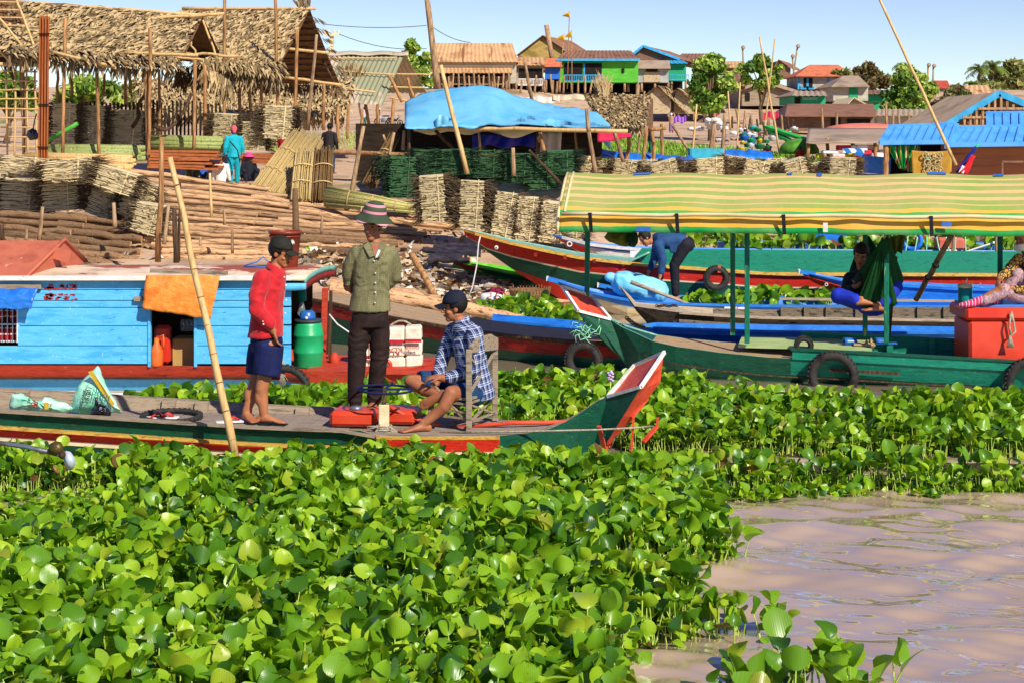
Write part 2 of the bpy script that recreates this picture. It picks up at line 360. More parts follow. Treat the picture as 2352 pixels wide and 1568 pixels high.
# ---------- water hyacinth
def leaf_mat():
    m = bpy.data.materials.new('hyacinth_leaf');m.use_nodes = True;n = m.node_tree.nodes;l = m.node_tree.links;b = n['Principled BSDF']
    at = n.new('ShaderNodeAttribute');at.attribute_name = 'tint'
    rp = n.new('ShaderNodeValToRGB');e = rp.color_ramp.elements
    cols = [(0,(.026,.10,.008)),(.3,(.10,.26,.010)),(.62,(.23,.44,.014)),(.93,(.44,.63,.03)),(.955,(.26,.27,.03)),(1,(.19,.085,.03))]
    while len(e) < len(cols): e.new(.5)
    for i,(p,c) in enumerate(cols): e[i].position = p;e[i].color = c + (1,)
    l.new(at.outputs['Fac'],rp.inputs[0])
    uv = n.new('ShaderNodeTexCoord');sp = n.new('ShaderNodeSeparateXYZ');l.new(uv.outputs['UV'],sp.inputs[0])
    s1 = n.new('ShaderNodeMath');s1.operation = 'MULTIPLY';s1.inputs[1].default_value = 75;l.new(sp.outputs[0],s1.inputs[0])
    s2 = n.new('ShaderNodeMath');s2.operation = 'SINE';l.new(s1.outputs[0],s2.inputs[0])
    mr = n.new('ShaderNodeMapRange');mr.inputs[1].default_value = -1;mr.inputs[3].default_value = .93;mr.inputs[4].default_value = 1.05;l.new(s2.outputs[0],mr.inputs[0])
    tn = n.new('ShaderNodeTexNoise');tn.inputs['Scale'].default_value = 60;tn.inputs['Detail'].default_value = 3;l.new(uv.outputs['Object'],tn.inputs['Vector'])
    sr = n.new('ShaderNodeValToRGB');sr.color_ramp.elements[0].position = .70;sr.color_ramp.elements[1].position = .74;l.new(tn.outputs['Fac'],sr.inputs[0])
    v1 = n.new('ShaderNodeMix');v1.data_type = 'RGBA';v1.blend_type = 'MULTIPLY';v1.inputs['Factor'].default_value = 1;l.new(rp.outputs[0],v1.inputs['A']);l.new(mr.outputs[0],v1.inputs['B'])
    v2 = n.new('ShaderNodeMix');v2.data_type = 'RGBA';l.new(sr.outputs[0],v2.inputs['Factor']);l.new(v1.outputs['Result'],v2.inputs['A']);v2.inputs['B'].default_value = (.07,.06,.02,1)
    l.new(v2.outputs['Result'],b.inputs['Base Color']);b.inputs['Roughness'].default_value = .34;b.inputs['Specular IOR Level'].default_value = .5
    bp = n.new('ShaderNodeBump');bp.inputs['Strength'].default_value = .06;bp.inputs['Distance'].default_value = .004;l.new(s2.outputs[0],bp.inputs['Height']);l.new(bp.outputs[0],b.inputs['Normal'])
    tr = n.new('ShaderNodeBsdfTranslucent');g2 = n.new('ShaderNodeMix');g2.data_type = 'RGBA';g2.blend_type = 'MULTIPLY';g2.inputs['Factor'].default_value = 1;g2.inputs['B'].default_value = (1.3,1.1,.4,1)
    l.new(v2.outputs['Result'],g2.inputs['A']);l.new(g2.outputs['Result'],tr.inputs[0])
    ms = n.new('ShaderNodeMixShader');ms.inputs[0].default_value = .36;l.new(b.outputs[0],ms.inputs[1]);l.new(tr.outputs[0],ms.inputs[2]);l.new(ms.outputs[0],n['Material Output'].inputs[0])
    return m
m_leaf = leaf_mat()
m_stem = mat('hyacinth_stem',['#94b03c','#c4d868','#78982e'],9,rough=.45,bump=.1)
m_root = mat('hyacinth_debris',['#2c2a16','#4a4020','#38401a'],14,rough=.9,bump=.8)
LV = np.array([0,.06,.2,.4,.6,.8,.93,1]);LW = np.array([.07,.30,.48,.56,.54,.41,.21,.03]);LU = np.linspace(-1,1,5)
def leaves(base,size,stem,name,hmul=None,z0=0.0,flat=.18):
    """stalks with blades rising from the given points; returns the mesh"""
    N = len(base);az = rng.uniform(0,2*math.pi,N);ls = rng.uniform(0,.62,N) ** 1.1
    fl = rng.random(N) < flat
    stem = np.where(fl,stem*.45,stem);th = np.clip(ls + rng.normal(.22,.45,N),-.4,1.4);th = np.where(fl,rng.uniform(.9,1.5,N),th)
    out = np.stack([np.cos(az),np.sin(az),np.zeros(N)],1);up = np.array([0,0,1.0])
    d0 = out * np.sin(ls*.5)[:,None] + up * np.cos(ls*.5)[:,None]
    p0 = np.column_stack([base,np.full(N,-.03 + z0)]);p1 = p0 + d0 * (stem*.6)[:,None]
    d1 = out * np.sin(ls)[:,None] + up * np.cos(ls)[:,None];p2 = p1 + d1 * (stem*.5)[:,None]
    tw = az + rng.normal(0,.5,N);o2 = np.stack([np.cos(tw),np.sin(tw),np.zeros(N)],1)
    y = o2 * np.sin(th)[:,None] + up * np.cos(th)[:,None];nn = -o2 * np.cos(th)[:,None] + up * np.sin(th)[:,None];x = np.cross(y,nn)
    roll = rng.normal(0,.45,N);x,nn = x * np.cos(roll)[:,None] + nn * np.sin(roll)[:,None],nn * np.cos(roll)[:,None] - x * np.sin(roll)[:,None]
    cup = rng.normal(.55,.55,N);back = rng.normal(-.25,.35,N);wid = rng.uniform(.8,1.12,N);wav = rng.normal(0,.09,N);ph = rng.uniform(0,6,N)
    V = np.repeat(LV,5);W = np.repeat(LW,5);Uu = np.tile(LU,8)
    px = Uu[None] * W[None] * wid[:,None];py = np.broadcast_to(V[None],px.shape)
    pz = cup[:,None] * px ** 2 * 1.2 + back[:,None] * py ** 2 + wav[:,None] * np.sin(6*py + 3*Uu[None] + ph[:,None]) * np.abs(Uu[None])
    pts = p2[:,None,:] + size[:,None,None] * (px[...,None]*x[:,None] + py[...,None]*y[:,None] + pz[...,None]*nn[:,None])
    pts[...,2] = np.maximum(pts[...,2],.004 + z0)
    q = np.array([[i*5 + j,i*5 + j + 1,(i + 1)*5 + j + 1,(i + 1)*5 + j] for i in range(7) for j in range(4)])
    lf = (q[None] + (np.arange(N)*40)[:,None,None]).reshape(-1,4)
    # stalks: bent three-sided tubes
    ts = np.linspace(0,1,5);cur = ((1 - ts) ** 2)[None,:,None] * p0[:,None] + (2*ts*(1 - ts))[None,:,None] * p1[:,None] + (ts ** 2)[None,:,None] * p2[:,None]
    rad = (size*.055)[:,None] * np.array([1.5,1.35,1.0,.8,.7])[None]
    ring = np.stack([[math.cos(t),math.sin(t),0] for t in (0,2.094,4.189)]);st = cur[:,:,None,:] + rad[:,:,None,None] * ring[None,None]
    q2 = np.array([[i*3 + j,i*3 + (j + 1) % 3,(i + 1)*3 + (j + 1) % 3,(i + 1)*3 + j] for i in range(4) for j in range(3)])
    off = N * 40;sf = (q2[None] + (np.arange(N)*15)[:,None,None]).reshape(-1,4) + off
    vs = np.concatenate([pts.reshape(-1,3),st.reshape(-1,3)]);fs = np.concatenate([lf,sf])
    me = bpy.data.meshes.new(name);me.vertices.add(len(vs));me.vertices.foreach_set('co',vs.astype(np.float32).ravel())
    me.loops.add(len(fs)*4);me.polygons.add(len(fs));me.loops.foreach_set('vertex_index',fs.astype(np.int32).ravel())
    me.polygons.foreach_set('loop_start',np.arange(len(fs),dtype=np.int32)*4)
    mi = np.zeros(len(fs),np.int32);mi[len(lf):] = 1;me.polygons.foreach_set('material_index',mi);me.polygons.foreach_set('use_smooth',np.ones(len(fs),bool))
    tint = np.clip(rng.normal(.52,.27,N),.0,.94);dead = rng.random(N);tint = np.where(dead < .004,1.0,np.where(dead < .012,.95,tint))
    at = me.attributes.new('tint','FLOAT','POINT');at.data.foreach_set('value',np.concatenate([np.repeat(tint,40),np.full(N*15,.5)]).astype(np.float32))
    uvv = np.concatenate([np.tile(np.stack([Uu*W + .5,V],1),(N,1)),np.zeros((N*15,2))])
    ul = me.uv_layers.new(name='UVMap');ul.data.foreach_set('uv',uvv[fs.ravel()].astype(np.float32).ravel())
    me.update();me.validate();me.materials.append(m_leaf);me.materials.append(m_stem);return me
def inpoly(pts,poly):
    x,y = pts[:,0],pts[:,1];r = np.zeros(len(pts),bool);j = len(poly) - 1
    for i in range(len(poly)):
        xi,yi = poly[i];xj,yj = poly[j];r ^= ((yi > y) != (yj > y)) & (x < (xj - xi)*(y - yi)/(yj - yi + 1e-9) + xi);j = i
    return r
HULLS = []
def mat_of_plants(name,px,dens,smin,smax,hmin,hmax,lab,z0=0.0,sheet=True,shrink=None,flat=.18,ex=True):
    poly = [(lambda v: (v.x,v.y))(G(a,b,z0)) for a,b in px];a = np.array(poly);lo = a.min(0);hi = a.max(0)
    n = int(dens*np.prod(hi - lo));p = rng.uniform(lo,hi,(n,2));jit = np.array([[.10*noise.noise(Vector((q[0]*3,q[1]*3,1))),.16*noise.noise(Vector((q[0]*3,q[1]*3,5)))] for q in p])
    p = p[inpoly(p + jit,poly)];gp_ = np.array([noise.noise(Vector((q[0]*2.3,q[1]*2.3,21))) for q in p]);p = p[(gp_ > -.34) | (rng.random(len(p)) < .35)]
    for x0,y0,x1,y1,hw in HULLS if ex else ():
        d = np.array([x1 - x0,y1 - y0]);L = np.linalg.norm(d);d = d / L;r = p - np.array([x0,y0]);s_ = r @ d;o = np.abs(r @ np.array([-d[1],d[0]]));p = p[~((s_ > -.02) & (s_ < L) & (o < hw))]
    cl = np.array([noise.noise(Vector((q[0]*1.6,q[1]*1.6,9))) for q in p]);cl = np.clip(.5 + .8*cl,0,1)
    big = rng.random(len(p)) ** 2.3
    size = smin + (smax - smin) * np.clip(.62*big + .38*cl,0,1);stem = hmin + (hmax - hmin) * np.clip(.55*big*rng.uniform(.5,1.1,len(p)) + .4*cl,0,1.05)
    if shrink is not None: k = shrink(p);size = size * (.6 + .4*k);stem = stem * k
    o = bpy.data.objects.new(name,leaves(p,size,stem,name,z0=z0,flat=flat));COL.objects.link(o);tag(o,lab,'water plants',kind='stuff')
    if sheet:
        b = MB();c = a.mean(0);pp = [(c[0] + (q[0] - c[0])*.95,c[1] + (q[1] - c[1])*.95,.006) for q in poly];b.f = [tuple(range(len(pp)))];b.v = pp;b.m = [0];b.sm = [False]
        bo = b.build('plant_debris',m_root,None);bo.parent = o;KIDS.setdefault(o.name,[]).append(bo);bo['kind'] = 'stuff'
    return o
# ---------- boats
class Boat:
    def __init__(s,name,label,p0,p1,cat='boat',group='wooden boats moored at the bank',hw=.5,z0=0.0):
        a = Vector(((p0[0] - CX)*p0[1]/F,p0[1],z0));b = Vector(((p1[0] - CX)*p1[1]/F,p1[1],z0));d = (b - a);s.len = d.length;s.d = d.normalized();s.n = Vector((-s.d.y,s.d.x,0));s.o = a;s.z0 = z0
        s.root = thing(name,label,cat,a,math.atan2(s.d.y,s.d.x),group)
        if hw: HULLS.append((a.x - s.d.x*.3,a.y - s.d.y*.3,b.x + s.d.x*4,b.y + s.d.y*4,hw))
    def sx(s,px,w=0.0):
        """distance along the keel line of picture column px, w metres nearer than the centre line"""
        k = (px - CX) / F;return (k*(s.o.y - w*s.n.y) - s.o.x + w*s.n.x) / (s.d.x - k*s.d.y)
    def L(s,px,py,w=0.0):
        q = s.sx(px,w);Y = s.o.y + q * s.d.y - w * s.n.y;return Vector((q,-w,zat(py,Y) - s.z0))
    def W(s,v): return s.o + s.d * v[0] + s.n * v[1] + Vector((0,0,v[2]))
    def hull(s,st,bsets,mats,bands,th=.035,name='hull'):
        """st: (px, py of the near gunwale, half width, keel (px, py) or height, floor height or None for a closed top, index of band colours); bands: depths below the gunwale"""
        rings = [];bs = [];s.gun = []
        for px,py,w,kl,zf,bi,*fp in st:
            g_ = s.L(px,py,w);kk = s.L(kl[0],kl[1],0) if isinstance(kl,tuple) else Vector((g_.x,0,kl));wk = min(w*.62,.4) if not isinstance(kl,tuple) else min(w*.12,.03)
            s.gun.append((g_.x,w,g_.z));side = []
            top = Vector((g_.x,-w,g_.z));bot = Vector((kk.x,-wk,kk.z));dep = max(.01,top.z - bot.z)
            fr = [min(.985,b/dep) for b in bands]
            for i in range(len(fr)):
                if i and fr[i] <= fr[i - 1]: fr[i] = fr[i - 1] + .002
            pts = [top] + [top.lerp(bot,f) + Vector((0,-.03*min(1,w*3)*math.sin(math.pi*f),0)) for f in fr] + [bot]
            t = min(th,w*.6);zi = g_.z - .012 if zf is None else zf;inn = Vector((g_.x,-(w - t),g_.z));flo = Vector((g_.x,-(w - t)*(.97 if zf is None else .85),zi))
            half = [flo,inn] + pts
            oth = [Vector((p.x,-p.y,p.z)) for p in reversed(half)]
            if fp:
                fw = s.L(fp[0][0],fp[0][1],-w);dx,dz = fw.x - top.x,fw.z - top.z;m_ = len(oth)
                for i_,p in enumerate(oth): k_ = 1 if i_ >= m_ - 3 else i_ / max(1,m_ - 3);p.x += dx * k_;p.z += dz * k_
            rings.append([Vector(p) for p in half] + oth);bs.append(bi)
        nb = len(bands) + 1;n = len(rings[0])
        def mi(i,j):
            if j > n / 2 - 1: j = n - 2 - j
            if j < 0: return bsets[bs[i]][0]
            c = bsets[bs[i]];return c[1] if j == 0 else c[2] if j == 1 else c[min(len(c) - 1,3 + j - 2)]
        b = MB();b.loft(rings,mi,sm=False,caps=True);b.m[-2:] = [bsets[bs[0]][-1],bsets[bs[-1]][-1]]
        s.g = list(s.gun);return b.build(name,mats,s.root,local=True)
    def at(s,q):
        xs = [a[0] for a in s.g];return interp(xs,[a[1] for a in s.g],q),interp(xs,[a[2] for a in s.g],q)
    def rail(s,name,q0,q1,dz,w,h,m,side=-1,out=.01,n=18):
        b = MB();rings = []
        for i in range(n + 1):
            q = q0 + (q1 - q0) * i / n;hw,z = s.at(q);y = side * (hw + out);rings.append([Vector((q,y - w/2,z + dz - h/2)),Vector((q,y + w/2,z + dz - h/2)),Vector((q,y + w/2,z + dz + h/2)),Vector((q,y - w/2,z + dz + h/2))])
        b.loft(rings,0,sm=False);return b.build(name,m,s.root,local=True)
    def planks(s,q0,q1,z,m,name='deck',w=.11,gap=.008,inset=.05,cross=False,thick=.022):
        b = MB()
        if cross:
            q = q0
            while q < q1:
                ww = w * U(.85,1.1);hw,zz = s.at(q + ww/2);b.box((q + ww/2,U(-.01,.01),(zz if z is None else z) + U(-.003,.003)),(ww - gap,2*(hw - inset),thick));q += ww
        else:
            hw0 = max(s.at(lerp(q0,q1,.5))[0],.1) - inset;k = max(2,int(2*hw0/w))
            for i in range(k):
                f0 = -1 + 2 * i / k;f1 = -1 + 2 * (i + 1) / k;rings = []
                for j in range(13):
                    q = lerp(q0,q1,j/12);hw,zz = s.at(q);hh = max(.01,hw - inset);zc = (zz if z is None else z);a0 = f0 * hh + gap / 2;a1 = f1 * hh - gap / 2
                    rings.append([Vector((q,a0,zc - thick)),Vector((q,a1,zc - thick)),Vector((q,a1,zc)),Vector((q,a0,zc))])
                b.loft(rings,0,sm=False)
        return b.build(name,m,s.root,local=True)
    def ribs(s,qs,z0,m,side=1,w=.07,d=.04,name='rib'):
        for q in qs:
            hw,z = s.at(q);b = MB();y = side * (hw - .035 - d/2);b.loft([[Vector((q - w/2,y*.9 - d/2,z0)),Vector((q + w/2,y*.9 - d/2,z0)),Vector((q + w/2,y*.9 + d/2,z0)),Vector((q - w/2,y*.9 + d/2,z0))],[Vector((q - w/2,y - d/2,z + .012)),Vector((q + w/2,y - d/2,z + .012)),Vector((q + w/2,y + d/2,z + .012)),Vector((q - w/2,y + d/2,z + .012))]],0,sm=False)
            b.build(name,m,s.root,local=True)
def rope(name,pts,r,lab,m=None,par=None,group=None,cat='rope'):
    b = MB();b.tube(pts,r,6)
    return b.build(name,m or m_rope,par) if par is not None else b.solo(name,m or m_rope,lab,cat,group)
def sag(p,q,d,k=10):
    p = Vector(p);q = Vector(q);return [p.lerp(q,i/k) - Vector((0,0,d*4*(i/k)*(1 - i/k))) for i in range(k + 1)]
def tyre(c,axis,Rr,r,lab,group='tyres hung as boat fenders',cat='tyre',sq=1.15,name='tyre'):
    b = MB();b.ring((0,0,0),axis,Rr,r,40,10,sq=sq)
    a,u,d = frame_of(Vector(axis))
    for i in range(34):
        t = 2 * math.pi * i / 34;o = a * math.cos(t) + u * math.sin(t)
        for sg in (-1,1): b.beam(o*(Rr + r*.96) + d*(sg*r*.1),o*(Rr + r*.80) + d*(sg*r*.80),.022,.018,0,up=o)
    b.v = [tuple(Vector(v) + Vector(c)) for v in b.v];return b.solo(name,m_rubber,lab,cat,group)
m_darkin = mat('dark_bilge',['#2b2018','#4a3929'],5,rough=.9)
# --- the front boat
fb = Boat('rowing_boat','long low dark green and red boat with upturned red prow carrying three men',(-420,14.45),(1400,13.55),group=None,hw=.52)
FBM = [m_deck,m_weather,m_dgreen,m_ywl,m_red,m_cream,m_bored,m_tanplank]
A_ = [0,1,1,2,2,3,4,5,2];B_ = [0,1,1,3,4,5,2,2,2];C_ = [0,1,1,2,2,2,2,2];D_ = [6,5,5,2,2,2,2,2];E_ = [6,5,5,6,6,6,6,6]
fb.hull([(-420,915,.48,-.15,.20,0),(0,941,.5,-.15,.25,0),(262,958,.5,-.15,.25,0),(588,979,.5,-.15,.25,0),(828,988,.5,-.15,.25,0),(864,1000,.5,-.15,None,1),(1000,1001,.46,-.15,None,1),(1148,1000,.37,-.14,None,2),
         (1211,994,.28,-.12,None,2),(1262,984,.17,(1270,1090),None,2),(1301,967,.075,(1310,1088),None,2),(1331,949,.05,(1322,1084),None,2),(1376,918,.05,(1340,1074),None,3),(1396,910,.05,(1352,1063),None,3),
         (1434,899,.17,(1358,1058),None,3,(1427,874)),(1472,888,.31,(1372,1050),None,4,(1458,838)),(1500,847,.16,(1458,955),None,4,(1493,822)),(1524,810,.012,(1517,876),None,4)],
        [A_,B_,C_,D_,E_],FBM,[.03,.135,.16,.235,.255])
q0,q1 = fb.sx(-420,.5),fb.sx(862,.5)
fb.rail('gunwale_plank',q0,q1,-.005,.07,.02,m_weather);fb.rail('gunwale_plank',q0,fb.sx(1150,-.5),-.005,.06,.02,m_weather,side=1)
fb.rail('yellow_rail',q0,fb.sx(862,.5),-.147,.03,.022,m_ywl,out=.015);fb.rail('cream_rail',q0,fb.sx(862,.5),-.245,.028,.022,m_cream,out=.005);fb.rail('cream_rail',fb.sx(862,.5),fb.sx(1150,.4),-.145,.026,.02,m_cream,out=.005)
fb.planks(q0,fb.sx(868,.3),.275,m_deck,cross=True,w=.12,inset=.06)
fb.planks(fb.sx(866,.3),fb.sx(1290,.1),None,m_deck,name='fore_deck',w=.13,inset=.005,thick=.012)
fb.ribs([fb.sx(x,-.5) for x in (-60,60,230,395,470,592,700)],.27,m_weather,side=1,w=.12,d=.05)
def bevel_trim(bt,pts,m,r=.014,name='prow_trim'):
    b = MB()
    for a,c in zip(pts,pts[1:]): b.beam(a,c,r*2,r*2)
    b.build(name,m,bt.root,local=True)
def mirror(v): return Vector((v.x,-v.y,v.z))
a,b_,c_ = fb.L(1396,910,.05),fb.L(1472,888,.31),fb.L(1526,808,.0)
bevel_trim(fb,[a,b_,c_,fb.L(1458,838,-.31),a],m_white,.013)
b = MB();b.tube([fb.L(1005,985,.03),fb.L(1180,970,.0),fb.L(1306,968,.0)],.018,8);b.build('red_pole',m_bored,fb.root,local=True)
# red iron bracket below the prow
b = MB()
for (x0,y0,x1,y1,w0,w1) in ((1376,978,1389,1032,.30,.14),(1389,1032,1401,1058,.14,.08),(1360,1062,1401,1018,.16,.05),(1455,960,1450,1052,.12,.12),(1450,958,1486,914,.1,-.02),(1509,978,1478,1014,-.25,-.1),(1511,958,1509,978,-.25,-.25),(1401,1045,1450,1040,.05,.08)):
    b = MB();b.beam(fb.L(x0,y0,w0),fb.L(x1,y1,w1),.035,.02);b.build('bracket_bar',m_bored,fb.root,local=True)
rope('mooring_rope',[fb.W(v) for v in (fb.L(1010,992,.3),fb.L(1200,990,.33),fb.L(1370,986,.36),fb.L(1450,982,.2),fb.L(1500,978,-.2))],.008,'thin twisted rope strung along the deck of the front boat to its red bracket',m_rope)
rope('mooring_rope',[fb.W(v) for v in (fb.L(1401,1030,.1),fb.L(1415,1000,.16),fb.L(1436,1003,.1),fb.L(1448,988,.1))],.006,'frayed loose rope end dangling under the red prow of the front boat',m_rope)
# --- blue cabin boat
cb = Boat('cabin_boat','sky blue wooden boat with long planked cabin, flaking red gunwale and raised red roof',(-420,17.9),(1010,17.9),group=None,hw=.78)
CBM = [m_gunred,m_blue,m_white,m_darkin]
cb.hull([(-420,838,.7,-.2,.05,0),(300,839,.7,-.2,.05,0),(640,842,.7,-.2,.08,0),(700,852,.68,-.2,None,0),(800,853,.6,-.2,None,0),(880,851,.5,-.15,None,0),(940,846,.36,-.1,None,0),(1002,832,.1,(985,880),None,0)],[[0,0,0,0,1,2,1]],CBM,[.15,.29,.305])
cb.rail('rub_rail',cb.sx(-420,.7),cb.sx(985,.2),-.30,.03,.025,m_white,out=.02)
YW = 17.2
def wpt(x,y,Y=YW): return P(x,y,Y)
wall = MB();rows = [640,666,691,707,749,794,836];
for y0,y1 in zip(rows,rows[1:]):
    for x0,x1 in ((-420,345),(447,640)):
        xa,xb = x0,x1
        segs = [(xa,xb)]
        if x0 < 0 and y0 >= 690: segs = [(-420,-60),(41,345)] if y0 < 780 else [(-420,345)]
        if y0 < 700: segs = [(-420,640)] if x0 < 0 else []
        for a,c in segs:
            p = wpt(a,y1);q = wpt(c,y0);wall.box(((p.x + q.x)/2,YW + .02,(p.z + q.z)/2),(q.x - p.x,.036,q.z - p.z - .007))
wall.build('plank_wall',m_blue,cb.root,bevel=.003)
b = MB();p = wpt(340,838);q = wpt(452,700);b.box(((p.x + q.x)/2,YW + .06,(p.z + q.z)/2),(.01,.01,.01))
for a,c in (((343,842),(343,690)),((449,842),(449,690))): fr = MB();fr.beam(wpt(*a) + Vector((0,.02,0)),wpt(*c) + Vector((0,.02,0)),.03,.07);fr.build('door_jamb',m_blue,cb.root,bevel=.003)
bx = MB()
for y0,y1 in zip([658,706,748,792],[704,746,790,840]):
    p = wpt(641,y1);q = wpt(668,y0);bx.box(((p.x + q.x)/2,YW + .02,(p.z + q.z)/2),(q.x - p.x,.05,q.z - p.z - .006))
bx.build('corner_board',m_blue,cb.root,bevel=.003)
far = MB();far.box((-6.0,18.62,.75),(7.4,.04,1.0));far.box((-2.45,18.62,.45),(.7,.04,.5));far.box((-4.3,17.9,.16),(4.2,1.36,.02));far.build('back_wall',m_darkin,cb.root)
def roofz(Y): t = (Y - 17.9) / .8;return 1.215 + .06 * (1 - t*t)
rf = MB();XR0,XR1 = -9.0,-2.02
rf.grid(lambda u,v: (lerp(XR0,XR1 - .17 + .17*v,u),lerp(17.12,18.45,v),roofz(lerp(17.12,18.45,v))),40,10)
m_roof = mat('cabin_roof_sheet',['#c9a583','#efd9bb','#e2c4a0'],1.6,(1,1,1),.75,.3,bsc=20,wear=[('#a8553f',.9,(1,1.2,1),.56,.03),('#7a4a3a',6,(1,3,1),.66,.05)])
rf.build('cabin_roof',m_roof,cb.root,solid=.03)
m_roofred = mat('red_oxide_roof',['#a5523c','#c46c51','#b25c45'],2.4,rough=.7,bump=.2,wear=('#d8a184',7,(1,1,1),.66,.05))
rr = MB();p = P(60,641,17.15);q = P(146,553,17.9);t_ = P(196,604,18.45);zz = q.z
rr.add([(-9,17.15,p.z),(p.x,17.15,p.z),(q.x,17.9,zz),(-9,17.9,zz),(t_.x,18.45,t_.z),(-9,18.45,t_.z)],[(0,1,2,3),(3,2,4,5),(1,4,2),(0,5,4,1)])
rro = rr.build('raised_roof',[m_roofred],cb.root)
b = MB();b.tube([p + Vector((0,-.01,.02)),q + Vector((.01,0,.015)),t_ + Vector((.01,0,.02))],.022,6);b.box(P(130,586,17.7) + Vector((.06,0,0)),(.2,.03,.13),Matrix.Rotation(.3,3,'Y'));b.build('hip_trim',m_roofred,rro)
b = MB();px_,qx = P(-420,648,17.1),P(668,648,17.1);b.box(((px_.x + qx.x)/2,17.12,1.232),(qx.x - px_.x,.03,.05));b.build('eave_board',m_white,cb.root,bevel=.003)
b = MB();b.grid(lambda u,v: P(lerp(650,703,u),lerp(651 + 0*u,668 - 3*u + 6*u*(1 - u),v),17.13),6,2);b.build('eave_end_board',m_blue,cb.root,solid=.025)
b = MB();b.grid(lambda u,v: (lerp(-2.20,-2.01,u) + 0,lerp(17.12,18.45,u),roofz(lerp(17.12,18.45,u)) + lerp(.015,-.045,v)),10,1);b.build('roof_edge_trim',m_lteal,cb.root,solid=.02)
b = MB();b.grid(lambda u,v: (lerp(-2.21,-2.02,u),lerp(17.13,18.44,u),roofz(lerp(17.12,18.45,u)) + lerp(-.045,-.12,v)),10,1);b.build('roof_end_beam',m_dred,cb.root,solid=.03)
b = MB();b.beam(P(741,850,18.25),P(747,662,18.25),.065,.065);b.build('stern_post',m_gunred,cb.root,bevel=.004)
b = MB();b.beam(P(757,846,18.35),P(760,668,18.35),.035,.035);b.build('stern_stud',m_darkpole,cb.root)
b = MB();b.box((-1.62,17.95,.19),(1.5,1.1,.03));b.box((-1.35,17.95,.19),(.8,.9,.028));b.build('stern_deck',m_gunred,cb.root)
b = MB();b.ball((0,0,0),(.06,.06,.1));b.v = [tuple(Vector(v) + P(768,828,18.0)) for v in b.v];b.build('mooring_bollard',m_gunred,cb.root)
b = MB()
for y in (707,747,786): b.beam(wpt(-60,y) + Vector((0,.12,0)),wpt(41,y) + Vector((0,.12,0)),.09,.015)
for x in (-60,41): b.beam(wpt(x,704) + Vector((0,.05,0)),wpt(x,787) + Vector((0,.05,0)),.03,.09)
b.build('shelf_window',m_white,cb.root)
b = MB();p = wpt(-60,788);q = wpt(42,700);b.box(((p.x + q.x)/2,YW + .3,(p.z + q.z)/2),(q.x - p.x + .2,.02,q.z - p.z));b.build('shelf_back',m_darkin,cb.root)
b = MB()
for i in range(9): x = -56 + i * 12;b.beam(wpt(x,704) + Vector((0,.015,0)),wpt(x,787) + Vector((0,.015,0)),.008)
b.build('shelf_wire',m_steel,cb.root)
m_ink = mat('faded_red_lettering','#b5332e',30,rough=.7)
b = MB()
for _ in range(90):
    r = random.random();x = 104 + 74 * r + U(-2,2);y = random.choice([656,659,662,664,676,680,684,687]) + U(-2,2);p = wpt(x,y);b.box((p.x,YW + .001 - .002,p.z),(U(.008,.05),.004,U(.004,.02)),None)
b.build('flaked_lettering',m_ink,cb.root)
for x0,x1,y0,y1 in ((-60,97,653,664),(309,330,681,692)):
    b = MB();p = wpt(x0,y1);q = wpt(x1,y0);b.box(((p.x + q.x)/2,YW - .03,(p.z + q.z)/2),(q.x - p.x,.04,q.z - p.z));b.build('wooden_batten',m_weather,cb.root,bevel=.003)
b = MB();b.beam(P(345,622,17.15) + Vector((0,0,.0)),P(523,628,17.15),.05,.04);b.solo('timber_batten',m_weather,'grey timber batten holding down the orange tarp on the cabin roof','timber')
def cloth(name,lab,pts,Y,m,group=None,cat='tarpaulin',amp=.02,out=.04,nu=24,nv=18,fr=7,seed=0,kind=None):
    """hanging sheet through four picture corners (tl, tr, br, bl), pulled in folds"""
    tl,tr,br,bl = [Vector((a,b,0)) for a,b in pts];mb = MB()
    def f(u,v):
        q = tl.lerp(tr,u).lerp(bl.lerp(br,u),v);w_ = P(q.x,q.y,Y);d = out * math.sin(min(1,v*1.6)*math.pi/2)
        z = noise.noise(Vector((u*fr + seed,v*fr*.6,seed))) + .5 * noise.noise(Vector((u*fr*2.7,v*fr*2.3,seed + 3)))
        return w_ + Vector((.012*noise.noise(Vector((v*5,u*9,seed))),-d - amp*abs(z)*2,.012*noise.noise(Vector((u*6,seed,v)))))
    mb.grid(f,nu,nv,uv=True);return mb.solo(name,m,lab,cat,group,solid=.004)
m_otarp = mat('orange_tarp',['#e8781c','#f79a3a','#ee8628'],6,rough=.42,bump=.5,bsc=22,bst=(1,1,1.6),spec=.5)
m_btarp = mat('blue_tarp',['#1463c4','#2c82e0'],6,rough=.35,bump=.5,bsc=14,spec=.5)
cloth('tarpaulin','crinkled orange tarp hanging over the doorway of the blue cabin boat',[(336,632),(507,633),(485,732),(330,709)],17.1,m_otarp,amp=.008,seed=3)
cloth('tarpaulin','rolled dark blue tarp hanging over the can shelf of the blue cabin boat',[(-60,665),(88,662),(76,709),(-60,707)],17.1,m_btarp,amp=.012,seed=8,out=.07)
m_can = stripes('can_print',2,[(0,'#5b1012'),(.12,'#b3151b'),(.45,'#e8d8d4'),(.55,'#b3151b'),(.9,'#c9c9cc')],.145)
m_can2 = stripes('dark_can_print',2,[(0,'#1c1c1c'),(.5,'#c9a050'),(.6,'#5d1512'),(.9,'#c9c9cc')],.145)
k = 0
